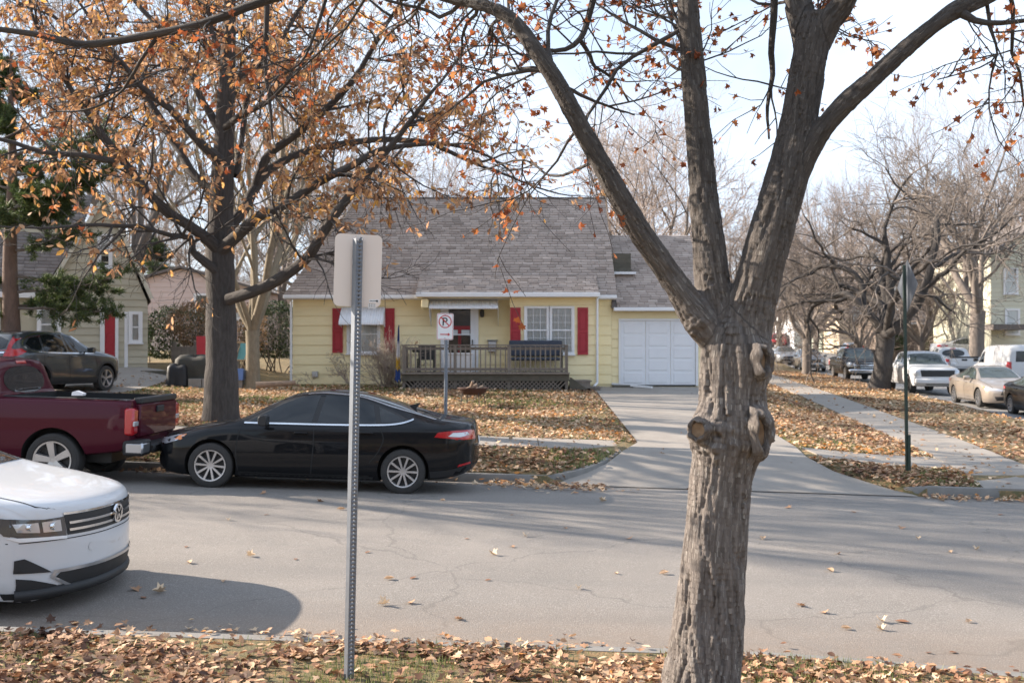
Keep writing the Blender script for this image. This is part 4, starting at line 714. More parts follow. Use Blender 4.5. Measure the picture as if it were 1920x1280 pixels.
# ------------------------------------------------------------------ vehicles
def pchip(pts):
    xs = np.array([p[0] for p in pts], float); ys = np.array([p[1] for p in pts], float); h = np.diff(xs); d = np.diff(ys) / h; m = np.zeros(len(xs))
    for i in range(1, len(xs) - 1): m[i] = 0 if d[i - 1] * d[i] <= 0 else 3 * (h[i - 1] + h[i]) / ((2 * h[i] + h[i - 1]) / d[i - 1] + (h[i] + 2 * h[i - 1]) / d[i])
    m[0], m[-1] = d[0], d[-1]
    def f(x):
        x = np.clip(x, xs[0], xs[-1]); i = np.clip(np.searchsorted(xs, x) - 1, 0, len(h) - 1); t = (x - xs[i]) / h[i]
        return ys[i] * (1 + 2 * t) * (1 - t) ** 2 + m[i] * h[i] * t * (1 - t) ** 2 + ys[i + 1] * t * t * (3 - 2 * t) + m[i + 1] * h[i] * t * t * (t - 1)
    return f
class Car:
    def __init__(s, name, sp, paintm, label, cat, group=None, sub=3, ns=80):
        s.sp = sp; s.L = sp['L']; s.root = empty(name, (0, 0, 0), 0, label, cat, group); s.paint = paintm
        f = {k: pchip(sp[k]) for k in ('zt', 'zs', 'zb', 'w', 'wr')}; s.f = f; L = s.L
        xs = np.unique(np.concatenate([np.linspace(0, L, ns), [.005, .015, .03, .06, L - .06, L - .03, L - .015, L - .005], sp.get('xtra', [])]))
        V = []; drop = sp.get('drop', .06)
        for x in xs:
            zt, zs, zb, w, wr = (float(f[k](x)) for k in ('zt', 'zs', 'zb', 'w', 'wr')); ze = max(zt - drop * min(1, max(.3, (zt - zs) / .35)), zs + .012)
            q = [(0, zb), (w * .82, zb), (w * .935, zb + .03), (w * .985, zb + .2 * (zs - zb)), (w, zb + .45 * (zs - zb)), (w * .995, zb + .72 * (zs - zb)), (w * .975, zs - .03), (w * .945, zs + .004)]
            a = q[-1]; b = (min(wr, w * .93), ze)
            q += [(a[0] + (b[0] - a[0]) * .33 + .012, a[1] + (b[1] - a[1]) * .33), (a[0] + (b[0] - a[0]) * .7 + .012, a[1] + (b[1] - a[1]) * .7), b, (b[0] * .86, ze + .62 * (zt - ze)), (b[0] * .5, ze + .93 * (zt - ze)), (0, zt)]
            P = spline(q, 10) if sub < 2 else np.vstack([np.array(q)[0:1]] + [0 * np.zeros((0, 2))])
            A = np.array(q); out = []; Pp = np.vstack([2 * A[0] - A[1], A, 2 * A[-1] - A[-2]])
            for i in range(1, len(Pp) - 2):
                for t in np.linspace(0, 1, sub, endpoint=False):
                    a_, b_, c_, d_ = Pp[i - 1:i + 3]; out.append(.5 * (2 * b_ + (c_ - a_) * t * .8 + (2 * a_ - 5 * b_ + 4 * c_ - d_) * t * t * .8 + (3 * b_ - a_ - 3 * c_ + d_) * t ** 3 * .8) if False else b_ + (c_ - b_) * t + .5 * t * (1 - t) * .25 * ((2 * b_ - a_ - c_) * (1 - t) + (2 * c_ - b_ - d_) * t))
            out.append(A[-1]); out = np.array(out); out[0, 0] = 0
            V.append(np.column_stack([np.full(len(out), x), out]))
        V = np.array(V)
        def cap(S, sg):
            zc = (S[:, 2].min() + S[:, 2].max()) / 2; return np.array([np.column_stack([S[:, 0] + sg * .018 * (1 - q * q), S[:, 1] * q, zc + (S[:, 2] - zc) * q]) for q in (.12, .3, .5, .7, .86, .95)])
        V = np.concatenate([cap(V[0], -1), V, cap(V[-1], 1)[::-1]]); n, k = V.shape[:2]; wm = max(p[1] for p in sp['w']); kf, kr = sp.get('kf', .28), sp.get('kr', .14)
        yy = np.abs(V[..., 1]) / wm; V[..., 0] += kf * yy ** 2.4 * np.clip(1 - V[..., 0] / .9, 0, 1) ** 1.3 - kr * yy ** 2.6 * np.clip(1 - (L - V[..., 0]) / .7, 0, 1) ** 1.3
        mir = V[:, ::-1][:, 1:-1] * [1, -1, 1]; ring = np.concatenate([V, mir], 1); m = ring.shape[1]
        i = np.arange(n - 1)[:, None] * m; kk = np.arange(m)[None]; k2 = (kk + 1) % m; Q = np.stack([i + kk, i + m + kk, i + m + k2, i + k2], -1).reshape(-1, 4)
        VV = ring.reshape(-1, 3) - [L / 2, 0, 0]
        bm = bmesh.new(); bv = [bm.verts.new(v) for v in VV]
        for q in Q: bm.faces.new([bv[j] for j in q])
        bm.faces.new(bv[:m]); bm.faces.new(bv[-m:][::-1]); bmesh.ops.recalc_face_normals(bm, faces=bm.faces)
        for fc in bm.faces: fc.smooth = True
        me = bpy.data.meshes.new('body'); bm.to_mesh(me); s.bvh = BVHTree.FromBMesh(bm); bm.free()
        for mm in (paintm, MATS['black_void']): me.materials.append(mm)
        body = link('body', me, s.root)
        cut = MB(); ra = sp['ra']; wm2 = wm
        for wx in sp['wheels']:
            for sd in (-1, 1): cut.cyl((wx - L / 2, sd * (wm2 - sp.get('wd', .3)), sp['rw'] + .01), (wx - L / 2, sd * (wm2 + .3), sp['rw'] + .01), ra, 40)
        if 'bed' in sp: b0, b1, bw, bzz = sp['bed']; cut.box(b0 - L / 2, b1 - L / 2, -bw, bw, bzz, 3)
        co = cut.obj('cutter', [MATS['black_void']]); md = body.modifiers.new('b', 'BOOLEAN'); md.object = co; md.operation = 'DIFFERENCE'; md.solver = 'EXACT'
        try: md.material_mode = 'TRANSFER'
        except Exception: pass
        dg = bpy.context.evaluated_depsgraph_get(); nm = bpy.data.meshes.new_from_object(body.evaluated_get(dg)); body.modifiers.clear(); body.data = nm; bpy.data.objects.remove(co)
        nm.set_sharp_from_angle(angle=R(32)); s.body = body
    def place(s, x, y, z, heading):
        """heading: world angle of the car's nose, degrees"""
        s.root.location = (x, y, z); s.root.rotation_euler = (0, s.sp.get('pitch', 0), R(heading) + math.pi); return s
    def patch(s, name, poly, mat, axis='y', side=1, off=.004, parent=None, rnd=0, cell=.06, both=False):
        """outline in side view (x,z), front/rear view (y,z) or plan (x,y), laid onto the shell"""
        obs = []
        for sd in ((1, -1) if both else (side,)):
            P = [tuple(p) for p in poly]
            for _ in range(rnd):
                P = [q for a, b in zip(P, P[1:] + P[:1]) for q in ((a[0] * .75 + b[0] * .25, a[1] * .75 + b[1] * .25), (a[0] * .25 + b[0] * .75, a[1] * .25 + b[1] * .75))]
            D = []
            for a, b in zip(P, P[1:] + P[:1]):
                k = max(1, int(math.hypot(b[0] - a[0], b[1] - a[1]) / cell)); D += [(a[0] + (b[0] - a[0]) * t / k, a[1] + (b[1] - a[1]) * t / k) for t in range(k)]
            u = [p[0] for p in D]; v = [p[1] for p in D]; nb = len(D); pts = [Vector(p) for p in D]
            for gu in np.arange(min(u) + cell / 2, max(u), cell):
                for gv in np.arange(min(v) + cell / 2, max(v), cell): pts.append(Vector((gu, gv)))
            r = geometry.delaunay_2d_cdt(pts, [(i, (i + 1) % nb) for i in range(nb)], [list(range(nb))], 1, 1e-5)
            V = []
            for p in r[0]:
                if axis == 'y': o, d = Vector((p.x - s.L / 2, sd * 3, p.y)), Vector((0, -sd, 0))
                elif axis == 'x': o, d = Vector((side * 5, p.x * sd if both else p.x, p.y)), Vector((-side, 0, 0))
                else: o, d = Vector((p.x - s.L / 2, p.y * sd, 4)), Vector((0, 0, -1))
                h, nrm, _, _ = s.bvh.ray_cast(o, d)
                if h is None:
                    h, nrm, _, _ = s.bvh.find_nearest(o + d * (3 - .8 if axis == 'y' else 5 - s.L / 2 if axis == 'x' else 3))
                if nrm.dot(d) > 0: nrm = -nrm
                V.append(h + nrm * off)
            us = sorted({i for f in r[2] for i in f}); mp_ = {a: b for b, a in enumerate(us)}; V = [V[i] for i in us]
            me = bpy.data.meshes.new(name); me.from_pydata(V, [], [tuple(mp_[i] for i in f) for f in r[2]]); me.materials.append(MATS[mat]); me.polygons.foreach_set('use_smooth', [True] * len(me.polygons)); me.update()
            obs.append(link(name, me, parent or s.root))
        return obs
    def line(s, name, pts, w, mat, axis='y', both=True, off=.003, rnd=0, parent=None, side=1):
        """narrow strip along a polyline"""
        P = spline([(p[0], p[1], 0) for p in pts], .05)[:, :2] if len(pts) > 2 else np.array(pts, float); T = np.gradient(P, axis=0); T /= np.linalg.norm(T, axis=1)[:, None] + 1e-9; N = np.stack([-T[:, 1], T[:, 0]], -1) * w / 2
        return s.patch(name, [tuple(p) for p in P + N] + [tuple(p) for p in (P - N)[::-1]], mat, axis, side=side, both=both, off=off, cell=.08, parent=parent)
    def wheels(s, n=5, tw=.21, rr=None, dark=False, style='single'):
        sp = s.sp; R0 = sp['rw']; rr = rr or R0 * .66; wm = max(p[1] for p in sp['w']); h = tw / 2
        t = MB().lathe([(rr * .98, -h * .8), (rr * 1.06, -h), (R0 * .9, -h * 1.02), (R0 * .975, -h * .86), (R0, -h * .6), (R0, h * .6), (R0 * .975, h * .86), (R0 * .9, h * 1.02), (rr * 1.06, h), (rr * .98, h * .8)], 40, ax='Y', close=True).mesh('tyre', MATS['tyre'], True)
        m = MB().lathe([(rr * 1.0, -h * .55), (rr * 1.0, -h * .98), (rr * .92, -h * .95), (rr * .9, -h * .1)], 40, ax='Y').lathe([(.001, -h * .75), (rr * .16, -h * .75), (rr * .2, -h * .6), (rr * .2, -h * .2)], 20, ax='Y')
        for k in range(n):
            for o in ((0,) if style == 'single' else (-.11, .11)):
                a = 2 * math.pi * k / n + .3; c, d = math.cos(a + o * .4), math.sin(a + o * .4); c2, d2 = math.cos(a + o), math.sin(a + o); wd0, wd1 = (rr * (.13 if n < 6 else .055), rr * (.19 if n < 6 else .07)) if style == 'single' else (rr * .06, rr * .08)
                def pt(cc, ss, r_, t_, y_): return (cc * r_ - ss * t_, y_, ss * r_ + cc * t_)
                vs = [pt(c, d, rr * .12, -wd0, -h * .78), pt(c, d, rr * .12, wd0, -h * .78), pt(c2, d2, rr * .94, wd1, -h * .93), pt(c2, d2, rr * .94, -wd1, -h * .93), pt(c, d, rr * .12, -wd0 * 1.2, -h * .4), pt(c, d, rr * .12, wd0 * 1.2, -h * .4), pt(c2, d2, rr * .94, wd1 * 1.2, -h * .5), pt(c2, d2, rr * .94, -wd1 * 1.2, -h * .5)]
                m.add(vs, [(0, 1, 2, 3), (0, 4, 5, 1), (1, 5, 6, 2), (2, 6, 7, 3), (3, 7, 4, 0)])
        rm = m.mesh('rim', MATS['rim_dark' if dark else 'rim'], True); bk = MB().lathe([(.001, -h * .1), (rr * .97, -h * .1)], 30, ax='Y').mesh('brake_disc', MATS['dark_metal'])
        for wx in sp['wheels']:
            for sd in (-1, 1):
                e = empty('wheel', (wx - s.L / 2, sd * (wm - tw / 2 - sp.get('inset', .02)), R0)); e.parent = s.root; e.rotation_euler = (random.uniform(0, 0), random.uniform(0, 6.28) , 0) if sd < 0 else (0, random.uniform(0, 6.28), math.pi)
                if sd > 0: e.rotation_euler = (0, 0, math.pi)
                link('tyre', t, e); link('rim', rm, e); link('brake_disc', bk, e)
        return s
    def mirror(s, x, z, y=None, mat=None):
        wm = float(s.f['w'](x))
        for sd in (-1, 1):
            m = MB(); prof = [(.0, -.07), (.08, -.085), (.14, -.06), (.15, .04), (.1, .08), (.0, .07)]; y0 = sd * (wm - .04)
            m.prism([(p[1] + z + .03, 0) for p in prof] if False else [(x - s.L / 2 - p[0] * .9 + .1, z + p[1]) for p in prof], 1, y0 + sd * .06, y0 + sd * .26).box(x - s.L / 2, x - s.L / 2 + .06, min(y0 - sd * .03, y0 + sd * .08), max(y0 - sd * .03, y0 + sd * .08), z - .05, z - .02)
            m.obj('mirror', mat or s.paint, s.root, bevel=.02, smooth=True)
    def handles(s, pts, mat=None):
        for x, z in pts:
            for sd in (-1, 1):
                h = s.bvh.ray_cast(Vector((x - s.L / 2, sd * 3, z)), Vector((0, -sd, 0)))[0]; MB().box(-.1, .1, -.02, .02, -.015, .015).obj('door_handle', mat or s.paint, s.root, bevel=.008, loc=h + Vector((0, sd * .015, 0)))
SEDAN = dict(L=4.87, rw=.335, ra=.385, wheels=(.95, 3.80), kf=.34, kr=.2,
    zt=[(0, .60), (.03, .68), (.12, .755), (.5, .86), (1.15, .985), (1.32, 1.03), (1.75, 1.26), (2.15, 1.425), (2.55, 1.475), (3.0, 1.455), (3.5, 1.345), (4.0, 1.19), (4.3, 1.12), (4.65, 1.085), (4.8, 1.06), (4.85, .97), (4.87, .82)],
    zs=[(0, .55), (.12, .69), (.5, .78), (1.15, .90), (2.0, .945), (3.2, .975), (4.2, 1.0), (4.7, .995), (4.83, .9), (4.87, .76)], zb=[(0, .30), (.1, .21), (.5, .17), (1.4, .17), (3.3, .17), (4.3, .22), (4.75, .31), (4.87, .42)],
    w=[(0, .66), (.06, .78), (.3, .875), (.8, .915), (1.5, .925), (3.5, .925), (4.3, .905), (4.7, .86), (4.82, .8), (4.87, .72)], wr=[(0, .5), (.3, .66), (1.1, .78), (1.35, .76), (1.75, .665), (2.15, .6), (2.6, .585), (3.1, .575), (3.6, .565), (4.1, .63), (4.5, .70), (4.87, .6)])
def sedan_trim(c, glass='car_glass', tail=True, chrome=True, black=False):
    w1 = [(1.5, 1.0), (1.66, 1.1), (1.95, 1.265), (2.2, 1.365), (2.5, 1.405), (2.42, 1.005)]; w2 = [(2.50, 1.006), (2.58, 1.407), (2.85, 1.40), (3.12, 1.35), (3.3, 1.29), (3.38, 1.022)]; w3 = [(3.45, 1.03), (3.38, 1.265), (3.6, 1.18), (3.8, 1.09), (3.76, 1.06)]
    c.patch('window_surround', [(1.40, .985), (1.62, 1.1), (1.95, 1.285), (2.2, 1.385), (2.55, 1.425), (2.85, 1.415), (3.14, 1.365), (3.45, 1.27), (3.7, 1.165), (3.88, 1.075), (3.78, 1.04), (3.4, 1.005), (2.4, .985)], 'black_plastic', both=True, off=.002)
    for q in (w1, w2, w3): c.patch('window', q, glass, both=True, off=.0045)
    if chrome: c.line('chrome_strip', [(1.42, .978), (2.0, .984), (2.8, .992), (3.4, 1.006), (3.66, 1.026), (3.82, 1.06), (3.92, 1.1)], .022, 'chrome', off=.008)
    c.patch('windshield', [(1.38, -.66), (1.34, 0), (1.38, .66), (1.75, .60), (2.08, .545), (2.12, 0), (2.08, -.545), (1.75, -.60)], glass, 'z', cell=.08)
    c.patch('rear_window', [(3.0, -.5), (2.98, 0), (3.0, .5), (3.5, .5), (4.02, .56), (4.08, 0), (4.02, -.56), (3.5, -.5)], glass, 'z', cell=.08)
    for p in ([(1.38, .93), (1.33, .6), (1.36, .28)], [(2.46, 1.0), (2.47, .7), (2.44, .25)], [(3.42, 1.0), (3.5, .82), (3.43, .62), (3.30, .45)], [(1.36, .255), (2.4, .25), (3.3, .255)]): c.line('door_seam', p, .016, 'black_void', off=.003)
    c.line('sill_trim', [(1.36, .215), (2.3, .21), (3.36, .22)], .05, 'black_plastic', off=.006)
    c.line('hood_seam', [(.2, .62), (.6, .72), (1.3, .79)], .012, 'black_void', 'z', off=.0025)
    c.handles([(2.28, .86), (3.25, .89)])
    c.patch('headlight', [(.12, .62), (.16, .69), (.42, .765), (.56, .775), (.44, .69), (.25, .625)], 'lamp_clear', both=True, off=.006); c.patch('side_marker', [(.40, .70), (.46, .755), (.58, .785), (.50, .70)], 'lamp_amber', both=True, off=.009)
    c.patch('headlight', [(.35, .60), (.68, .64), (.75, .72), (.5, .70), (.36, .66)], 'lamp_clear', 'x', side=-1, both=True, off=.006)
    c.patch('grille', [(-.42, .48), (.42, .48), (.36, .64), (-.36, .64)], 'black_plastic', 'x', side=-1, off=.006); c.patch('lower_intake', [(-.55, .28), (.55, .28), (.6, .42), (-.6, .42)], 'black_plastic', 'x', side=-1, off=.006)
    c.patch('tail_light', [(4.25, .86), (4.3, .93), (4.55, .965), (4.78, .97), (4.78, .855), (4.55, .84)], 'lamp_red', both=True, off=.008); c.patch('tail_lens', [(4.45, .875), (4.52, .93), (4.72, .94), (4.75, .9), (4.62, .87)], 'lamp_clear', both=True, off=.012)
    c.patch('tail_light', [(.45, .83), (.86, .83), (.86, .96), (.5, .96)], 'lamp_red', 'x', side=1, both=True, off=.008)
    c.patch('number_plate', [(-.17, .72), (.17, .72), (.17, .84), (-.17, .84)], 'sticker', 'x', side=1, off=.01); c.patch('rear_diffuser', [(-.72, .36), (.72, .36), (.74, .46), (-.74, .46)], 'black_plastic', 'x', side=1, off=.005)
    c.line('lower_bumper_trim', [(4.2, .3), (4.5, .34), (4.8, .42)], .1, 'black_plastic', off=.004); c.patch('reflector', [(4.6, .43), (4.78, .47), (4.78, .5), (4.62, .465)], 'lamp_red', both=True, off=.008)
    c.mirror(1.72, 1.04, mat=MATS['black_plastic'] if black else None)
    MB().prism([(3.75, 1.255), (3.88, 1.215), (3.95, 1.31), (3.93, 1.31)], 1, -.012, .012).obj('antenna', MATS['black_plastic'], c.root, loc=(-c.L / 2, 0, 0))
c = Car('black_sedan', SEDAN, MATS['paint_black'], 'black four door sedan parked at the far kerb behind the sign post', 'car', sub=4, ns=110)
sedan_trim(c, black=True); c.wheels(10, .22, .232); c.line('roof_trim', [(2.3, .54), (3.0, .535), (3.9, .58), (4.25, .66)], .03, 'satin', 'z', off=.006)
c.place(-2.99, 15.62, float(zroad(-2.99, 15.0)) - .005, 180 + 0); c.root.rotation_euler = (0, .033, math.pi * 2)
# pickup truck
PICK = dict(L=5.85, rw=.40, ra=.475, wheels=(1.0, 4.70), kf=.22, kr=.04, drop=.09, wd=.32, bed=(3.93, 5.77, .80, .86), xtra=[3.70, 3.74, 3.78, 3.82, 3.86],
    zt=[(0, .9), (.03, 1.08), (.2, 1.16), (1.2, 1.24), (1.5, 1.27), (2.2, 1.76), (2.5, 1.86), (2.9, 1.885), (3.5, 1.87), (3.68, 1.84), (3.84, 1.335), (3.9, 1.325), (5.82, 1.325), (5.85, 1.31)],
    zs=[(0, .8), (.05, 1.02), (.4, 1.08), (1.3, 1.15), (2, 1.2), (3.6, 1.22), (3.86, 1.29), (5.8, 1.295), (5.85, 1.28)], zb=[(0, .42), (.3, .36), (1.5, .38), (4, .40), (5.5, .52), (5.85, .58)],
    w=[(0, .8), (.05, .9), (.4, .985), (1, 1.005), (3, 1.01), (5.6, 1.005), (5.80, .985), (5.85, .96)], wr=[(0, .7), (.4, .84), (1.4, .88), (2.2, .76), (2.6, .73), (3.4, .735), (3.66, .76), (3.86, .95), (5.85, .93)])
def pickup_trim(c, glass='car_glass', crew=True, chrome=True, dark_wheel=False):
    c.patch('windshield', [(1.58, -.8), (1.54, 0), (1.58, .8), (2.2, .70), (2.24, 0), (2.2, -.70)], glass, 'z', cell=.1)
    if crew: ws = ([(1.85, 1.25), (2.28, 1.66), (2.42, 1.76), (2.72, 1.79), (2.70, 1.25)], [(2.80, 1.25), (2.82, 1.79), (3.4, 1.78), (3.52, 1.6), (3.55, 1.25)])
    else: ws = ([(1.9, 1.25), (2.28, 1.66), (2.45, 1.77), (2.95, 1.79), (2.95, 1.25)], [(3.08, 1.26), (3.08, 1.78), (3.4, 1.77), (3.5, 1.6), (3.52, 1.26)])
    for q in ws: c.patch('window', q, glass, both=True, off=.005)
    c.patch('rear_window', [(-.66, 1.33), (.66, 1.33), (.60, 1.74), (-.60, 1.74)], 'car_glass', 'x', side=1, off=.005, rnd=2); c.patch('brake_light', [(-.16, 1.775), (.16, 1.775), (.16, 1.82), (-.16, 1.82)], 'lamp_red', 'x', side=1, off=.008)
    for p in ([(1.72, 1.18), (1.70, .8), (1.74, .45)], [(2.76, 1.2), (2.76, .8), (2.76, .45)], [(3.62, 1.24), (3.6, .9), (3.62, .45)], [(3.84, 1.28), (3.84, .9), (3.84, .45)]): c.line('panel_gap', p, .014, 'black_void', off=.003)
    c.line('bed_rail_cap', [(3.9, .868), (4.8, .868), (5.78, .868)], .085, 'black_plastic', 'z', off=.012)
    c.handles([(2.6, 1.08), (3.45, 1.1)], MATS['chrome'] if chrome else None); c.mirror(1.85, 1.3, mat=MATS['chrome'] if chrome else c.paint)
    # tailgate as its own slab with inset and handle
    tg = MB().box(5.80 - c.L / 2, 5.905 - c.L / 2, -.79, .79, .76, 1.255).obj('tailgate', c.paint, c.root, bevel=.02, smooth=True); MB().box(5.79 - c.L / 2, 5.91 - c.L / 2, -.785, .785, 1.257, 1.345).obj('spoiler_cap', MATS['black_plastic'], tg, bevel=.015)
    MB().box(5.9 - c.L / 2, 5.93 - c.L / 2, -.15, .15, 1.10, 1.20).obj('handle', MATS['black_plastic'], tg, bevel=.012)
    for sd in (-1, 1):
        tl = MB().box(5.73 - c.L / 2, 5.885 - c.L / 2, sd * .905 - .095, sd * .905 + .095, .80, 1.2).obj('tail_light', MATS['lamp_red'], c.root, bevel=.03, smooth=True); MB().box(5.80 - c.L / 2, 5.895 - c.L / 2, sd * .905 - .08, sd * .905 + .085, .93, 1.01).obj('reverse_lens', MATS['lamp_clear'], tl, bevel=.012)
    bp = MB().box(5.80 - c.L / 2, 6.08 - c.L / 2, -.62, .62, .52, .66).box(5.72 - c.L / 2, 6.02 - c.L / 2, .6, .99, .50, .73).box(5.72 - c.L / 2, 6.02 - c.L / 2, -.99, -.6, .50, .73).obj('rear_bumper', MATS['black_plastic'], c.root, bevel=.03, smooth=True)
    for sd in (-1, 1): MB().box(5.76 - c.L / 2, 6.03 - c.L / 2, sd * .84 - .155, sd * .84 + .155, .53, .70).obj('bumper_cap', MATS['satin'], bp, bevel=.025, smooth=True)
    MB().box(6.07 - c.L / 2, 6.095 - c.L / 2, -.16, .16, .52, .66).obj('plate_recess', MATS['dark_metal'], bp)
    # front
    c.patch('grille', [(-.66, .78), (.66, .78), (.7, 1.05), (-.7, 1.05)], 'chrome' if chrome else 'black_plastic', 'x', side=-1, off=.006)
    for z0, z1 in ((.80, .89), (.94, 1.03)): c.patch('grille_slot', [(-.62, z0), (.62, z0), (.63, z1), (-.63, z1)], 'black_plastic', 'x', side=-1, off=.012)
    c.patch('headlight', [(.7, .82), (.93, .82), (.95, 1.06), (.73, 1.06)], 'lamp_clear', 'x', side=-1, both=True, off=.012); c.patch('headlight', [(.18, .82), (.4, .86), (.42, 1.04), (.2, 1.05)], 'lamp_clear', both=True, off=.01)
    MB().box(-.1 - c.L / 2, .25 - c.L / 2, -.93, .93, .48, .70).obj('front_bumper', MATS['chrome'] if chrome else c.paint, c.root, bevel=.05, smooth=True); c.patch('lower_intake', [(-.5, .44), (.5, .44), (.5, .5), (-.5, .5)], 'black_plastic', 'x', side=-1, off=.02)
    c.wheels(5 if not dark_wheel else 6, .27, .285, dark_wheel); MB().box(.6 - c.L / 2, 5.4 - c.L / 2, -.55, .55, .34, .5).obj('chassis', MATS['dark_metal'], c.root)
c = Car('maroon_pickup', PICK, MATS['paint_maroon'], 'dark maroon pickup truck parked ahead of the black sedan', 'truck', sub=4, ns=90)
pickup_trim(c, crew=False, chrome=False); c.place(-5.62 - 5.85 / 2, 15.62, .26, 180); c.root.rotation_euler = (0, .033, math.pi * 2)
tag(MB().prism([(-.09, 0), (.08, 0), (.09, .03), (-.02, .07), (-.08, .05)], 1, -.05, .05).obj('paper_bag', MATS['cloth_white'], None, loc=at(148, 741, 14.75)), 'crumpled white paper on the bed rail of the maroon pickup', 'paper')
# SUVs
SUV = dict(L=4.60, rw=.36, ra=.42, wheels=(.92, 3.58), kf=.32, kr=.16, drop=.07,
    zt=[(0, .78), (.03, .9), (.15, .98), (.6, 1.06), (1.1, 1.13), (1.3, 1.18), (1.75, 1.44), (2.1, 1.61), (2.5, 1.675), (3.2, 1.68), (3.9, 1.63), (4.1, 1.58), (4.3, 1.36), (4.45, 1.12), (4.55, 1.02), (4.6, .85)],
    zs=[(0, .72), (.1, .88), (.5, .96), (1.2, 1.02), (2, 1.06), (3.4, 1.09), (4.2, 1.12), (4.45, 1.03), (4.6, .8)], zb=[(0, .36), (.12, .26), (.6, .23), (4, .27), (4.45, .36), (4.6, .48)],
    w=[(0, .68), (.06, .8), (.3, .89), (.8, .925), (1.5, .93), (3.6, .93), (4.2, .90), (4.5, .83), (4.6, .74)], wr=[(0, .55), (.3, .72), (1.1, .8), (1.3, .78), (2.1, .64), (2.6, .625), (3.6, .60), (4.1, .60), (4.4, .7), (4.6, .6)])
def suv_trim(c, glass='car_glass', clad=True):
    w1 = [(1.55, 1.1), (1.9, 1.36), (2.2, 1.53), (2.45, 1.565), (2.42, 1.1)]; w2 = [(2.5, 1.1), (2.54, 1.57), (3.1, 1.565), (3.28, 1.54), (3.35, 1.13)]; w3 = [(3.42, 1.14), (3.36, 1.53), (3.7, 1.47), (3.92, 1.32), (3.8, 1.19)]
    c.line('window_trim', [(1.42, 1.07), (2.4, 1.075), (3.4, 1.1), (3.82, 1.15), (4.02, 1.31), (3.74, 1.51), (3.3, 1.59), (2.5, 1.605), (2.15, 1.56), (1.85, 1.38)], .03, 'chrome', off=.004)
    for q in (w1, w2, w3): c.patch('window', q, glass, both=True, off=.005)
    c.patch('windshield', [(1.38, -.68), (1.34, 0), (1.38, .68), (2.05, .58), (2.1, 0), (2.05, -.58)], glass, 'z', cell=.08)
    c.patch('rear_window', [(-.56, 1.13), (.56, 1.13), (.52, 1.5), (-.52, 1.5)], 'car_glass', 'x', side=1, rnd=1, off=.006)
    for p in ([(1.42, 1.04), (1.36, .7), (1.4, .34)], [(2.46, 1.08), (2.47, .8), (2.44, .34)], [(3.38, 1.1), (3.42, .9), (3.28, .6), (3.12, .38)]): c.line('door_seam', p, .012, 'black_void', off=.003)
    if clad:
        c.line('sill_cladding', [(1.3, .34), (2.3, .33), (3.2, .35)], .16, 'black_plastic', off=.006)
        for wx in c.sp['wheels']: c.line('arch_cladding', [(wx + (c.sp['ra'] + .03) * math.cos(t), c.sp['rw'] + .01 + (c.sp['ra'] + .03) * math.sin(t)) for t in np.linspace(.0, math.pi, 14)], .06, 'black_plastic', off=.007)
    c.handles([(2.28, .98), (3.2, 1.0)]); c.mirror(1.72, 1.16)
    c.patch('tail_light', [(4.0, 1.12), (4.12, 1.2), (4.42, 1.16), (4.52, 1.04), (4.4, 1.0), (4.2, 1.04)], 'lamp_red', both=True, off=.008); c.patch('tail_light', [(.6, 1.0), (.86, 1.0), (.84, 1.14), (.7, 1.2), (.66, 1.52), (.58, 1.5), (.6, 1.15)], 'lamp_red', 'x', side=1, both=True, off=.01)
    c.patch('chrome_bar', [(-.58, 1.07), (.58, 1.07), (.58, 1.11), (-.58, 1.11)], 'chrome', 'x', side=1, off=.012); c.patch('number_plate', [(-.2, .86), (.2, .86), (.2, 1.0), (-.2, 1.0)], 'sticker', 'x', side=1, off=.012); c.patch('rear_bumper', [(-.8, .42), (.8, .42), (.82, .6), (-.82, .6)], 'black_plastic', 'x', side=1, off=.01)
    c.patch('grille', [(-.42, .66), (.42, .66), (.5, .86), (-.5, .86)], 'black_plastic', 'x', side=-1, off=.008); c.patch('headlight', [(.48, .76), (.85, .84), (.84, .94), (.55, .9)], 'lamp_clear', 'x', side=-1, both=True, off=.01); c.patch('lower_intake', [(-.55, .38), (.55, .38), (.6, .5), (-.6, .5)], 'black_plastic', 'x', side=-1, off=.008)
    c.patch('headlight', [(.2, .82), (.5, .9), (.62, .94), (.45, .85)], 'lamp_clear', both=True, off=.008)
    MB().prism([(3.9, 1.62), (4.05, 1.58), (4.02, 1.66)], 1, -.015, .015).obj('antenna', c.paint, c.root, loc=(-c.L / 2, 0, .03)); c.wheels(5, .23, .245, style='double')
c = Car('slate_suv', SUV, MATS['paint_slate'], 'dark slate SUV in the driveway of the beige house', 'car', sub=3, ns=80); suv_trim(c); c.place(-12.75, 27.2, float(zlot(-12.75, 27.2)) + .03, 75)
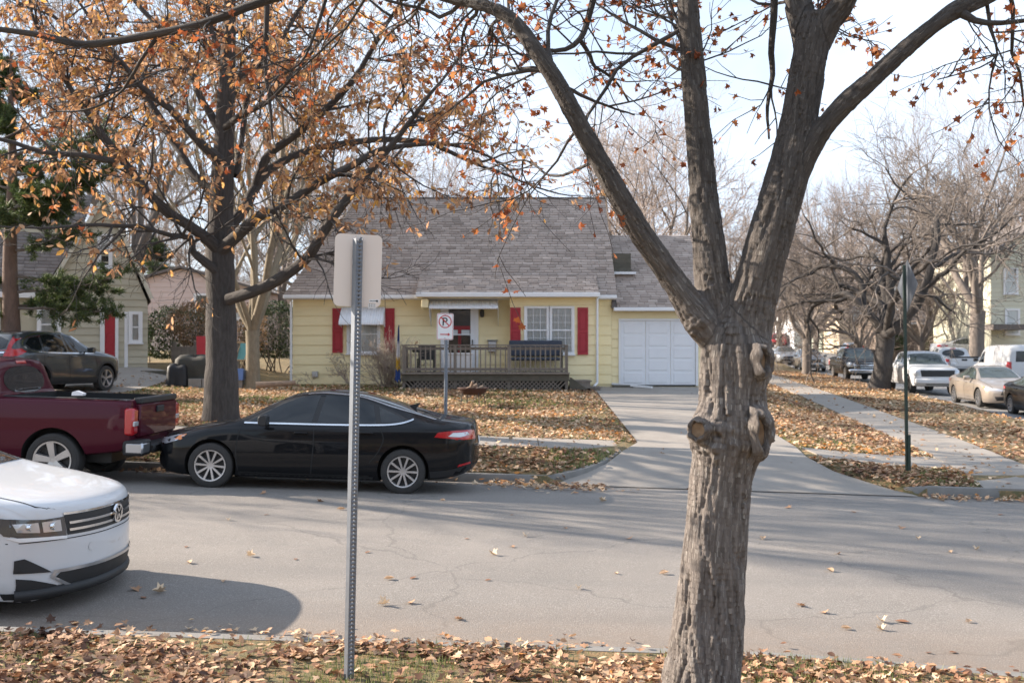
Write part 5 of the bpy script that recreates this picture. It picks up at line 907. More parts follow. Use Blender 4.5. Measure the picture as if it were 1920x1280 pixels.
# white crossover at the near kerb
TIG = dict(SUV, L=4.7, wheels=(.95, 3.74), rw=.36, kf=.42, kr=.16, ra=.425,
    zt=[(0, .74), (.012, .90), (.04, .955), (.12, .99), (.5, 1.05), (1.05, 1.12), (1.25, 1.17), (1.8, 1.44), (2.2, 1.61), (2.6, 1.67), (3.3, 1.675), (4.0, 1.63), (4.2, 1.57), (4.45, 1.3), (4.6, 1.05), (4.7, .85)],
    zs=[(0, .70), (.012, .86), (.06, .90), (.4, .97), (1.1, 1.03), (2, 1.06), (3.4, 1.09), (4.3, 1.1), (4.55, 1.0), (4.7, .8)], zb=[(0, .36), (.03, .28), (.15, .22), (.6, .22), (4, .27), (4.5, .36), (4.7, .48)],
    w=[(0, .84), (.03, .875), (.1, .90), (.35, .915), (.8, .92), (1.5, .92), (3.6, .92), (4.3, .9), (4.6, .83), (4.7, .74)], wr=[(0, .76), (.1, .8), (.5, .80), (1.05, .82), (1.3, .79), (2.1, .64), (2.6, .625), (3.6, .6), (4.2, .6), (4.5, .7), (4.7, .6)])
c = Car('white_crossover', TIG, MATS['paint_white'], 'white crossover parked at the near kerb with only its front showing', 'car', sub=4, ns=110)
tr = c
c.patch('windshield', [(1.22, -.74), (1.18, 0), (1.22, .74), (2.1, .6), (2.15, 0), (2.1, -.6)], 'car_glass', 'z', cell=.08)
for q in ([(1.6, 1.1), (1.95, 1.36), (2.25, 1.53), (2.5, 1.56), (2.48, 1.1)], [(2.56, 1.1), (2.6, 1.56), (3.3, 1.54), (3.42, 1.13)]): c.patch('window', q, 'car_glass', both=True, off=.005)
c.line('hood_seam', [(.06, .70), (.4, .76), (1.28, .80)], .01, 'black_void', 'z', off=.003)
g = c.patch('grille', [(-.575, .725), (.575, .725), (.60, .885), (-.60, .885)], 'black_plastic', 'x', side=-1, off=.006, cell=.04)[0]
for z0 in (.755, .81): c.patch('grille_bar', [(-.56, z0), (.56, z0), (.565, z0 + .02), (-.565, z0 + .02)], 'chrome', 'x', side=-1, off=.016, cell=.04, parent=g)
c.patch('grille_bar', [(-.6, .888), (.6, .888), (.605, .905), (-.605, .905)], 'chrome', 'x', side=-1, off=.012, cell=.04, parent=g)
c.patch('headlight', [(.585, .715), (.84, .725), (.90, .76), (.905, .86), (.60, .875)], 'lamp_dark', 'x', side=-1, both=True, off=.010, cell=.04)
c.patch('headlight', [(.18, .72), (.5, .78), (.68, .885), (.62, .90), (.3, .875), (.18, .86)], 'lamp_dark', both=True, off=.010, cell=.04)
c.patch('headlight_lens', [(.62, .765), (.74, .77), (.75, .85), (.63, .855)], 'lamp_clear', 'x', side=-1, both=True, off=.016, cell=.03); c.patch('headlight_lens', [(.76, .77), (.87, .785), (.88, .85), (.77, .85)], 'lamp_clear', 'x', side=-1, both=True, off=.016, cell=.03)
c.patch('running_light', [(.585, .70), (.86, .71), (.90, .745), (.585, .722)], 'sticker', 'x', side=-1, both=True, off=.014, cell=.03)
c.patch('lower_grille', [(-.54, .335), (.54, .335), (.66, .40), (.62, .44), (-.62, .44), (-.66, .40)], 'black_plastic', 'x', side=-1, off=.008, cell=.04); c.patch('skid_trim', [(-.64, .44), (.64, .44), (.66, .465), (-.66, .465)], 'satin', 'x', side=-1, off=.014, cell=.04)
c.patch('skid_trim', [(.53, .33), (.57, .33), (.69, .41), (.67, .465), (.64, .465), (.66, .41)], 'satin', 'x', side=-1, both=True, off=.014, cell=.04)
c.patch('fog_recess', [(.68, .45), (.88, .47), (.88, .57), (.84, .58)], 'black_plastic', 'x', side=-1, both=True, off=.010, cell=.04); lp_ = [c.bvh.ray_cast(Vector((-5, y_, .335)), Vector((1, 0, 0)))[0] for y_ in np.linspace(-.86, .86, 41)]
vv, qq, _ = tubes([(np.array([(p.x + .012, p.y, .292) for p in lp_]), np.full(41, .045))], 10); link('lower_lip', fmesh('lower_lip', vv, [qq], [MATS['black_plastic']], True), c.root)
for sd in (-1, 1):
    for y_, z_, r_ in ((.685, .812, .03), (.825, .818, .026)):
        h = c.bvh.ray_cast(Vector((-5, sd * y_, z_)), Vector((1, 0, 0)))[0]; MB().lathe([(r_, .01), (r_, -.012), (r_ * .82, -.014), (r_ * .7, -.004), (.001, -.010)], 20, tuple(h + Vector((-.014, 0, 0))), ax='X').obj('projector', MATS['chrome'], c.root, smooth=True)
c.line('bumper_seam', [(-.9, .700), (-.45, .698), (.45, .698), (.9, .700)], .007, 'black_void', 'x', both=False, side=-1, off=.004); c.line('bumper_crease', [(-.86, .60), (-.4, .585), (.4, .585), (.86, .60)], .006, 'satin', 'x', both=False, side=-1, off=.003) if False else None
c.patch('corner_lip', [(.62, .335), (.86, .335), (.87, .43), (.80, .41)], 'black_plastic', 'x', side=-1, both=True, off=.010, cell=.04); c.line('lower_side_lip', [(.2, .27), (.35, .27), (.5, .27)], .09, 'black_plastic', off=.008)
# round emblem: ring with the two stacked letters
h = c.bvh.ray_cast(Vector((-5, 0, .815)), Vector((1, 0, 0)))[0]; em = empty('emblem', h + Vector((-.028, 0, 0))); em.parent = c.root
MB().lathe([(.062, .012), (.062, -.006), (.078, -.006), (.078, .012)], 36, ax='X', close=True).obj('emblem_ring', MATS['chrome'], em, smooth=True); MB().lathe([(.001, .008), (.064, .008)], 30, ax='X').obj('emblem_ground', MATS['black_plastic'], em)
m = MB()
def st(a, b): m.bar((-.004, -a[0], a[1]), (-.004, -b[0], b[1]), .011, .012)
for a, b in (((-.032, .052), (0, .008)), ((.032, .052), (0, .008)), ((-.058, .022), (-.026, -.055)), ((-.026, -.055), (0, -.004)), ((0, -.004), (.026, -.055)), ((.026, -.055), (.058, .022))): st(a, b)
m.obj('emblem_letters', MATS['chrome'], em); c.patch('tow_cover', [(.36 + .035 * math.cos(t), .60 + .035 * math.sin(t)) for t in np.linspace(0, 6.28, 14)[:-1]], 'paint_white', 'x', side=-1, off=.004, cell=.03)
c.mirror(1.75, 1.16); c.wheels(5, .23, .25, style='double'); c.place(-3.42 - 2.35, 8.62, .10, 0); c.root.rotation_euler = (0, -.033, math.pi - R(2))
# ------------------------------------------------------------------ cars along the side street
def street(s, D): return (s + SK * (D - 19), D, float(zside(D)) + .005)
HD = math.degrees(math.atan2(-1, -SK))
CAMRY = dict(SEDAN)
def dupcar(src, name, label, mat, loc, heading, cat='car', group=None):
    r = src.root.copy(); r.name = name; COL.objects.link(r); r['label'] = label; r['category'] = cat
    if group: r['group'] = group
    cache = {}
    for ch in src.root.children:
        q = ch.copy(); COL.objects.link(q); q.parent = r
        if q.data and q.data.materials and q.data.materials[0] == src.paint:
            if q.data.name not in cache:
                nm = q.data.copy(); nm.materials[0] = mat; cache[q.data.name] = nm
            q.data = cache[q.data.name]
        for g in ch.children:
            k = g.copy(); COL.objects.link(k); k.parent = q
    r.location = loc; r.rotation_euler = (0, 0, R(heading) + math.pi); return r
GRP = 'cars parked along the side street'
c = Car('gold_sedan', SEDAN, MATS['paint_gold'], 'gold beige sedan parked on the side street between white pickup and black car', 'car', GRP, sub=3, ns=70); sedan_trim(c, 'car_glass_light', chrome=False); c.wheels(9, .21, .22); c.place(*street(15.25, 37.0), HD); gold = c
dupcar(gold, 'black_coupe', 'shiny black car cut off by the right picture edge', MATS['paint_black'], street(15.55, 31.8), HD, group=GRP)
dupcar(gold, 'pale_sedan', 'pale silver blue sedan parked farthest down the street beside dark SUV', MATS['paint_silver'], street(13.9, 84), HD, group=GRP)
c = Car('white_pickup', PICK, MATS['paint_white'], 'white pickup truck parked behind the gold sedan', 'truck', GRP, sub=3, ns=70); pickup_trim(c, 'car_glass_light', True, False, True); c.place(*street(14.85, 45.2), HD); wp = c
k = Car('black_pickup', PICK, MATS['paint_black'], 'black pickup truck with chrome bumper behind the gnarled tree', 'truck', GRP, sub=3, ns=70); pickup_trim(k, 'car_glass_light', True, True); k.place(*street(14.4, 57.2), HD)
c = Car('grey_suv', SUV, MATS['paint_silver'], 'grey SUV parked beside the slim street tree, facing the camera', 'car', GRP, sub=3, ns=60); suv_trim(c); c.place(*street(14.4, 74), HD); gs = c
dupcar(gs, 'silver_suv', 'silver SUV seen from behind across the side street', MATS['paint_silver'], street(20.3, 88), HD + 180, group=GRP)
dupcar(wp, 'white_far_pickup', 'white pickup truck parked across the street behind the gnarled tree', MATS['paint_white'], street(20.6, 60), HD + 180, 'truck', GRP)
dupcar(gs, 'red_suv', 'small red SUV parked far away on the hill', MATS['paint_red'], (31.5, 116, float(G(31.5, 116)) + .02), 60)
dupcar(gold, 'white_sedan', 'white sedan parked sideways beyond the street near the thick trunk', MATS['paint_white'], on(1812, 672, 70), 5)
dupcar(gold, 'distant_sedan', 'pale sedan in front of the far grey house', MATS['paint_silver'], on(1792, 657, 92), 170)
VAN = dict(L=5.6, rw=.37, ra=.43, wheels=(.95, 4.35), kf=.3, kr=.06, drop=.1,
    zt=[(0, .85), (.04, 1.02), (.3, 1.12), (.85, 1.25), (1.0, 1.32), (1.75, 1.95), (2.1, 2.08), (3, 2.12), (5.4, 2.1), (5.52, 2.02), (5.6, 1.85)], zs=[(0, .8), (.1, .98), (.9, 1.12), (2, 1.2), (5.5, 1.22), (5.6, 1.15)], zb=[(0, .42), (.3, .32), (5, .36), (5.6, .48)],
    w=[(0, .78), (.08, .88), (.5, .98), (1.2, 1.0), (5.3, 1.0), (5.55, .97), (5.6, .93)], wr=[(0, .7), (.8, .86), (1, .86), (1.8, .82), (2.2, .83), (5.3, .85), (5.6, .8)])
c = Car('white_van', VAN, MATS['paint_white'], 'white cargo van across the side street behind the gold sedan', 'van', sub=3, ns=60)
c.patch('windshield', [(1.05, -.78), (1.0, 0), (1.05, .78), (1.72, .76), (1.75, 0), (1.72, -.76)], 'car_glass', 'z', cell=.1); c.patch('window', [(1.3, 1.22), (1.72, 1.68), (1.95, 1.78), (2.15, 1.78), (2.15, 1.22)], 'car_glass', both=True, off=.006)
for p in ([(2.25, 1.95), (2.25, 1.2), (2.25, .5)], [(1.25, 1.15), (1.22, .8), (1.3, .45)], [(3.6, 1.95), (3.6, 1.2), (3.6, .5)]): c.line('panel_gap', p, .014, 'black_void', off=.004)
c.patch('tail_light', [(5.42, .9), (5.55, .9), (5.55, 1.3), (5.42, 1.3)], 'lamp_red', both=True, off=.01); c.patch('tail_light', [(.78, .9), (.92, .9), (.92, 1.3), (.78, 1.3)], 'lamp_red', 'x', side=1, both=True, off=.01); c.patch('rear_window', [(-.6, 1.3), (.6, 1.3), (.58, 1.8), (-.58, 1.8)], 'car_glass', 'x', side=1, off=.008)
c.patch('headlight', [(.6, .8), (.9, .8), (.9, 1.0), (.6, 1.0)], 'lamp_clear', 'x', side=-1, both=True); c.patch('grille', [(-.5, .75), (.5, .75), (.5, .98), (-.5, .98)], 'black_plastic', 'x', side=-1); MB().box(5.5 - 2.8, 5.68 - 2.8, -.95, .95, .45, .6).obj('rear_bumper', MATS['black_plastic'], c.root, bevel=.02); c.mirror(1.4, 1.35, mat=MATS['black_plastic']); c.wheels(6, .22, .22); c.place(*street(20.4, 49.5), HD + 180)
# ------------------------------------------------------------------ trees
def grow(p, d, L, r, lev, maxlev, out, rg, crook=.25, up=.1, kids=(3, 5), ratio=.68, tips=None, rmin=.006, seg=.35, start=.3, spread=(.5, 1.0)):
    n = max(3, int(L / seg)); P = [np.array(p, float)]; d = np.array(d, float); d /= np.linalg.norm(d)
    for i in range(n):
        d = d + rg.normal(0, crook, 3) * .55 + np.array([0, 0, up * .35]); d /= np.linalg.norm(d); P.append(P[-1] + d * L / n)
    P = np.array(P); r1 = max(rmin * .7, r * (.45 if lev < maxlev else .4)); out.setdefault(lev, []).append((P, np.linspace(r, r1, n + 1)))
    if lev >= maxlev:
        if tips is not None: tips.append((P, d))
        return
    branch_out(P, np.linspace(r, r1, n + 1), L, lev, maxlev, out, rg, crook, up, kids, ratio, tips, rmin, seg, start, spread)
def branch_out(P, rad, L, lev, maxlev, out, rg, crook=.25, up=.1, kids=(3, 5), ratio=.68, tips=None, rmin=.006, seg=.35, start=.3, spread=(.5, 1.0)):
    n = len(P) - 1; k = rg.integers(kids[0], kids[1] + 1)
    for t in np.concatenate([np.sort(rg.uniform(start, .97, k)), [1.0]]):
        x = t * n; i = min(int(x), n - 1); q = P[i] + (P[i + 1] - P[i]) * (x - i); tang = P[i + 1] - P[i]; tang /= np.linalg.norm(tang) + 1e-9
        v = rg.normal(0, 1, 3); v -= tang * v.dot(tang); v /= np.linalg.norm(v) + 1e-9; a = rg.uniform(*spread) * (.45 if t == 1.0 else 1); dd = tang * math.cos(a) + v * math.sin(a)
        rr = max(rmin, np.interp(x, np.arange(n + 1), rad) * rg.uniform(.5, .72) * (1.15 if t == 1.0 else 1))
        grow(q, dd, L * ratio * rg.uniform(.65, 1.15) * (1.15 - .35 * t if t < 1 else .9), rr, lev + 1, maxlev, out, rg, crook, up, kids, ratio, tips, rmin, seg, start, spread)
def wood(name, out, mat, parent, sides=(10, 8, 6, 4, 3, 3, 3), stuff=False):
    V, Q, B = [], [], []; off = 0
    for lev, paths in sorted(out.items()):
        v, q, b = tubes(paths, sides[min(lev, len(sides) - 1)]); V.append(v); Q.append(q + off); B.append(b); off += len(v)
    o = link(name, fmesh(name, np.concatenate(V), Q, [MATS[mat]], True, {'bk': ('FLOAT_VECTOR', 'POINT', np.concatenate(B))}), parent); return o
def pxpath(pts, D0, ppm_w=True):
    """pts: (px,py,width_px,depth_offset)"""
    A = np.array([[*at(p[0], p[1], D0 + p[3]), p[2] / 2 * (D0 + p[3]) / F] for p in pts]); return A
def limb(pts, D0, step=.08):
    A = spline(pxpath(pts, D0), step); return A[:, :3], A[:, 3]
# -------- near maple
TD = 5.9; rgm = np.random.default_rng(5)
mt = empty('maple_tree', (at(1318, 1320, TD).x, TD, .1), 0, 'large rough barked maple in the foreground with four main limbs and orange leaves', 'tree'); mt.location = (0, 0, 0)
def frames(P):
    T = np.gradient(P, axis=0); T /= np.linalg.norm(T, axis=1)[:, None]; a = np.array([0, -1., 0]); U = []
    for i in range(len(P)): a = a - T[i] * a.dot(T[i]); a /= np.linalg.norm(a); U.append(a)
    U = np.array(U); return U, np.cross(T, U)
knots = [(tuple(at(1312, 805, TD - .1)), .12, .075), (tuple(at(1425, 810, TD - .1)), .15, .07), (tuple(at(1432, 680, TD - .1)), .13, .05), (tuple(at(1345, 830, TD - .18)), .14, .02), (tuple(at(1300, 610, TD - .1)), .1, .02)]
specs = {'trunk': ([(1300, 1420, 190, 0), (1312, 1340, 168, 0), (1320, 1260, 142, 0), (1330, 1130, 126, 0), (1340, 1000, 118, 0), (1352, 900, 116, 0), (1364, 830, 122, 0), (1372, 740, 124, 0), (1376, 660, 124, 0), (1378, 620, 100, 0), (1380, 590, 60, 0)], 150, .012, .011, 1, knots),
 'limb_left': ([(1400, 720, 57, .05), (1345, 640, 63, .0), (1300, 580, 59, -.02), (1245, 500, 47, -.06), (1185, 410, 46, -.1), (1130, 310, 39, -.15), (1085, 230, 37, -.18), (1045, 155, 34, -.2), (1005, 95, 32, -.2), (960, 35, 29, -.15), (905, 8, 25, -.1), (850, -4, 24, 0), (760, -30, 20, .1), (640, -45, 17, .2)], 64, .016, .006, 2, [(tuple(at(1072, 235, TD - .2)), .06, .03), (tuple(at(1165, 440, TD - .2)), .06, .02)]),
 'limb_middle': ([(1372, 720, 76, .06), (1350, 620, 80, .05), (1337, 540, 67, .05), (1328, 450, 61, .05), (1321, 380, 54, .06), (1313, 280, 49, .07), (1305, 190, 47, .08), (1298, 100, 45, .1), (1290, 0, 42, .12), (1278, -150, 38, .2), (1250, -350, 29, .3)], 72, .016, .007, 3, ()),
 'limb_right': ([(1372, 720, 86, .02), (1398, 620, 95, .0), (1418, 540, 87, -.03), (1440, 460, 85, -.05), (1462, 380, 83, -.06), (1484, 300, 78, -.05), (1500, 220, 70, -.04), (1514, 140, 68, -.03), (1526, 70, 66, -.02), (1536, 30, 61, 0)], 84, .016, .008, 4, ()),
 'limb_fork_left': ([(1522, 90, 60, .04), (1508, 40, 52, .06), (1498, 0, 50, .1), (1480, -120, 42, .2), (1450, -300, 30, .4)], 48, .02, .006, 5, ()),
 'limb_fork_right': ([(1530, 90, 50, -.02), (1556, 40, 50, -.06), (1585, 0, 46, -.1), (1640, -110, 36, -.25), (1720, -260, 26, -.5)], 48, .02, .006, 6, ()),
 'limb_far_right': ([(1470, 385, 53, -.06), (1508, 300, 46, -.1), (1545, 240, 40, -.14), (1590, 190, 39, -.17), (1640, 145, 35, -.2), (1700, 90, 33, -.22), (1755, 45, 30, -.24), (1800, 15, 35, -.24), (1860, -10, 28, -.22), (1960, -60, 23, -.15), (2100, -150, 16, 0)], 56, .016, .006, 7, ())}
LM = {}; tub = []
for nm, (pts, n, step, amp, sd, kn) in specs.items(): LM[nm] = limb(pts, TD, .03); tub.append(LM[nm])
def fused_bark(name, paths, ids, voxel, mat, parent, depth, knots=()):
    """one continuous trunk-and-limb surface, bark plates and furrows as real relief"""
    V, Q, _ = tubes(paths, 22); me = fmesh(name, V, [Q], []); bm = bmesh.new(); bm.from_mesh(me); bmesh.ops.holes_fill(bm, edges=[e for e in bm.edges if e.is_boundary]); bmesh.ops.recalc_face_normals(bm, faces=bm.faces); bm.to_mesh(me); bm.free()
    o = link(name, me, parent); md = o.modifiers.new('r', 'REMESH'); md.mode = 'VOXEL'; md.voxel_size = voxel; md.adaptivity = 0; ms_ = o.modifiers.new('s', 'SMOOTH'); ms_.iterations = 6; ms_.factor = .5
    nm = bpy.data.meshes.new_from_object(o.evaluated_get(bpy.context.evaluated_depsgraph_get())); o.modifiers.clear(); o.data = nm; nm.materials.clear(); nm.materials.append(MATS[mat])
    n = len(nm.vertices); X = np.empty(n * 3, np.float32); nm.vertices.foreach_get('co', X); X = X.reshape(-1, 3); Nn = np.empty(n * 3, np.float32); nm.vertex_normals.foreach_get('vector', Nn); Nn = Nn.reshape(-1, 3)
    Pc, rc, Uc, Wc, Lc = [], [], [], [], []
    for i, (P, r) in enumerate(paths): U, W_ = frames(P); Pc.append(P); rc.append(r); Uc.append(U); Wc.append(W_); Lc.append(np.concatenate([[0], np.cumsum(np.linalg.norm(np.diff(P, axis=0), axis=1))]) + 7.3 * i)
    Pc, rc, Uc, Wc, Lc = map(np.concatenate, (Pc, rc, Uc, Wc, Lc)); near = np.empty(n, int); gap = np.empty(n, np.float32); lid = np.concatenate([np.full(len(p[0]), i) for i, p in enumerate(paths)]); st_ = np.concatenate([[0], np.cumsum([len(p[0]) for p in paths])])[:-1]; P32 = Pc.astype(np.float32); p2 = (P32 ** 2).sum(1); ir = (1 / rc ** 2).astype(np.float32)
    for c0 in range(0, n, 8000):
        x = X[c0:c0 + 8000]; dm = ((x ** 2).sum(1)[:, None] + p2[None] - 2 * x @ P32.T) * ir[None]; near[c0:c0 + 8000] = np.argmin(dm, 1)
        lm_ = np.sort(np.sqrt(np.maximum(np.minimum.reduceat(dm, st_, axis=1), 0)), 1); gap[c0:c0 + 8000] = lm_[:, 1] - lm_[:, 0]
    gap = sst(.0, .3, gap)
    d = X - Pc[near]; cu, cw = (d * Uc[near]).sum(1), (d * Wc[near]).sum(1); ln = np.sqrt(cu ** 2 + cw ** 2) + 1e-6; rr = rc[near]; cyl = np.stack([cu / ln * rr, cw / ln * rr, Lc[near]], -1)
    # slow spiral of the grain
    tw = cyl[:, 2] * .45; cyl[:, 0], cyl[:, 1] = cyl[:, 0] * np.cos(tw) - cyl[:, 1] * np.sin(tw), cyl[:, 0] * np.sin(tw) + cyl[:, 1] * np.cos(tw)
    k = np.clip(rr / .2, .25, 1); wob = np.stack([fbm(cyl * [7, 7, 3], 3, 40), fbm(cyl * [7, 7, 3], 3, 50), 0 * rr], -1) * .035
    q = (cyl + wob) * np.stack([18 / k ** .5, 18 / k ** .5, 1.25 / k ** .5], -1); f1 = np.clip(np.abs(vnoise(q, 1)) * 3.6, 0, 1) ** .8; f2 = np.clip(np.abs(vnoise(q * [2.4, 2.4, 1.3] + 5, 2)) * 3, 0, 1) ** .8
    big = fbm(cyl * [4, 4, 2.2], 3, 9); fine = fbm(cyl * [70, 70, 12], 3, 3); flake = vnoise(cyl * [30, 30, 7] + 3, 8)
    disp = gap * depth * k * ((f1 - 1) * 1.0 + (f2 - 1) * .4 + fine * .14 + flake * .05) + rr * .055 * big; Y = X + Nn * disp[:, None]
    for (kp, kr, kh) in knots:
        w_ = np.exp(-(np.linalg.norm(X - np.array(kp), axis=1) / kr) ** 2); Y = Y + Nn * (w_ * (kh + .012 * vnoise(X * 45, 4) + .02 * vnoise(X * 18, 6)))[:, None]
    nm.vertices.foreach_set('co', Y.astype(np.float32).ravel()); at_ = nm.attributes.new('bk', 'FLOAT_VECTOR', 'POINT'); at_.data.foreach_set('vector', cyl.astype(np.float32).ravel()); nm.polygons.foreach_set('use_smooth', np.ones(len(nm.polygons), bool)); nm.update(); return o
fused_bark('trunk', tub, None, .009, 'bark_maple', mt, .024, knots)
# old branch scars: a rolled callus ring round bare wood
def scar(px, py, D, w, h, tilt, face):
    root = empty('branch_scar', at(px, py, D), 0); root.parent = mt; root.rotation_euler = (0, R(tilt), R(face)); V = []; n = 36; prof = [(1.3, .06), (1.22, .02), (1.1, -.008), (.96, -.016), (.84, -.008), (.74, .01), (.70, .03)]
    for a, b in prof:
        for k in range(n):
            t = 2 * math.pi * k / n; j = 1 + .07 * math.sin(3 * t + 1) + .05 * math.sin(7 * t); V.append((w / 2 * a * j * math.cos(t), b + .012 * math.sin(5 * t + a * 4), h / 2 * a * j * math.sin(t)))
    Fq = [(i * n + k, i * n + (k + 1) % n, (i + 1) * n + (k + 1) % n, (i + 1) * n + k) for i in range(len(prof) - 1) for k in range(n)]
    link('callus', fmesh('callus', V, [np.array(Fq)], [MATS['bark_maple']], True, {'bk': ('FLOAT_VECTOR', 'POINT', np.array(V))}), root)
    m = MB(); vs = [(w / 2 * .74 * math.cos(2 * math.pi * k / n), .012 if w > .1 else .028, h / 2 * .74 * math.sin(2 * math.pi * k / n)) for k in range(n)]; m.add([(0, .02 if w > .1 else .05, 0)] + vs, [(0, k + 1, (k + 1) % n + 1) for k in range(n)]); m.obj('bare_wood', MATS['scar_wood'], root, fix=False)
scar(1307, 806, TD - .215, .105, .115, 8, -30); scar(1430, 812, TD - .262, .085, .24, -6, 24); scar(1434, 676, TD - .24, .08, .17, -6, 30)
tipsM = []; outM = {}
def sub(Pr, n0, n1, count, L, rg, tips, out, lev=1, maxlev=3, dirf=None, r0=.012, **k):
    P, r = Pr; N = len(P)
    for t in np.sort(rg.uniform(n0, n1, count)):
        i = min(int(t * (N - 1)), N - 2); tang = P[i + 1] - P[i]; tang /= np.linalg.norm(tang); v = rg.normal(0, 1, 3) if dirf is None else np.array(dirf) + rg.normal(0, .5, 3); v -= tang * v.dot(tang) * .6; v /= np.linalg.norm(v)
        grow(P[i], v * .85 + tang * .5, L * rg.uniform(.6, 1.3), r0 * rg.uniform(.7, 1.4), lev, maxlev, out, rg, tips=tips, **k)
kw = dict(crook=.3, up=.06, kids=(3, 4), ratio=.62, rmin=.0022, seg=.12, start=.25)
sub(LM['limb_left'], .56, 1, 26, 1.1, rgm, tipsM, outM, dirf=(-.3, .9, .1), r0=.011, **kw)
sub(LM['limb_middle'], .5, 1, 22, 1.1, rgm, tipsM, outM, dirf=(-.5, 1.0, 0), r0=.011, **kw)
sub(LM['limb_fork_left'], .2, 1, 8, 1.1, rgm, tipsM, outM, dirf=(-.6, .7, -.2), r0=.011, **kw)
sub(LM['limb_right'], .8, 1, 3, .8, rgm, tipsM, outM, dirf=(.2, .9, 0), r0=.009, **kw)
sub(LM['limb_far_right'], .62, 1, 7, .9, rgm, tipsM, outM, dirf=(.4, .1, -.5), r0=.010, **kw)
# traced lesser branches
LB = [([(1130, -60, 16, .5), (1112, 0, 13, .5), (1100, 45, 12, .45), (1088, 72, 11, .4), (1060, 92, 9, .4), (1020, 92, 7, .4), (985, 80, 5, .4)], .014), ([(1088, 72, 9, .4), (1108, 105, 8, .5), (1116, 125, 7, .5), (1150, 145, 5, .6), (1180, 190, 4, .7)], .008),
 ([(1456, -40, 16, .3), (1452, 30, 14, .3), (1447, 100, 12, .3), (1450, 140, 10, .3), (1440, 200, 7, .3), (1443, 260, 4, .3)], .012), ([(1055, 160, 9, -.1), (1085, 175, 7, .1), (1130, 195, 5, .3), (1190, 215, 3, .5)], .006),
 ([(1795, 15, 22, -.24), (1830, 38, 13, -.3), (1880, 42, 10, -.35), (1940, 35, 8, -.4)], .01), ([(1850, -10, 8, -.2), (1862, 60, 6, -.2), (1872, 100, 4, -.2), (1840, 125, 3, -.2), (1760, 148, 2.5, -.2)], .005), ([(1120, 300, 7, -.2), (1040, 330, 5, .3), (980, 300, 4, .8), (900, 320, 3, 1.2)], .006),
 ([(640, -45, 20, .2), (560, -20, 18, .3), (480, 5, 17, .35), (380, 42, 16, .4), (290, 62, 15, .45), (200, 78, 15, .5), (140, 80, 14, .5), (60, 62, 12, .5), (-20, 50, 10, .5), (-120, 20, 8, .5)], .02),
 ([(300, 60, 9, .45), (270, 100, 7, .5), (240, 150, 6, .6), (215, 180, 5, .7), (160, 205, 4, .8), (90, 210, 3, .9)], .006), ([(500, -60, 13, .6), (498, 60, 10, .6), (497, 130, 9, .6), (508, 220, 6, .6), (510, 260, 4, .6)], .01), ([(620, -40, 9, .4), (590, 60, 6, .3), (560, 120, 4, .3), (500, 150, 3, .3)], .006)]
for pts, _ in LB:
    Pr = limb(pts, TD, .06); Pr = (Pr[0] + .004 * fbm(Pr[0] * 9, 2)[:, None], Pr[1]); outM.setdefault(1, []).append(Pr)
    sub(Pr, .2, 1, 9 if len(pts) > 6 else 5, .55, rgm, tipsM, outM, lev=2, r0=.005, **{**kw, 'seg': .09})
wood('branches', outM, 'bark_oak', mt, sides=(10, 7, 5, 4, 3))
def leaf_tips(name, tips, per, size, tmpl, mat, parent, rg, keep=1., curl=.35, sag=.5, along=True):
    P, X, Yv, Zv = [], [], [], []
    for Pp, d in tips:
        if rg.uniform() > keep: continue
        for _ in range(max(1, rg.poisson(per))):
            t = rg.uniform(.25, 1) if along else 1; i = min(int(t * (len(Pp) - 1)), len(Pp) - 2); q = Pp[i] + (Pp[i + 1] - Pp[i]) * rg.uniform(0, 1)
            y = np.array([0, 0, -sag]) + rg.normal(0, .6, 3) + d * .4; y /= np.linalg.norm(y); v = rg.normal(0, 1, 3); z = np.cross(y, v); z /= np.linalg.norm(z) + 1e-9
            P.append(q + y * size * .65); Yv.append(-y); Zv.append(z); X.append(np.cross(-y, z))
    n = len(P); return leaves(name, np.array(P), size * rg.uniform(.6, 1.2, n), tmpl, (np.array(X), np.array(Yv), np.array(Zv)), curl, mat=mat, parent=parent, kind='stuff')
leaf_tips('leaves', tipsM, 2.3, .05, MAPLE2D, 'maple_leaf', mt, rgm, .9, curl=.7)
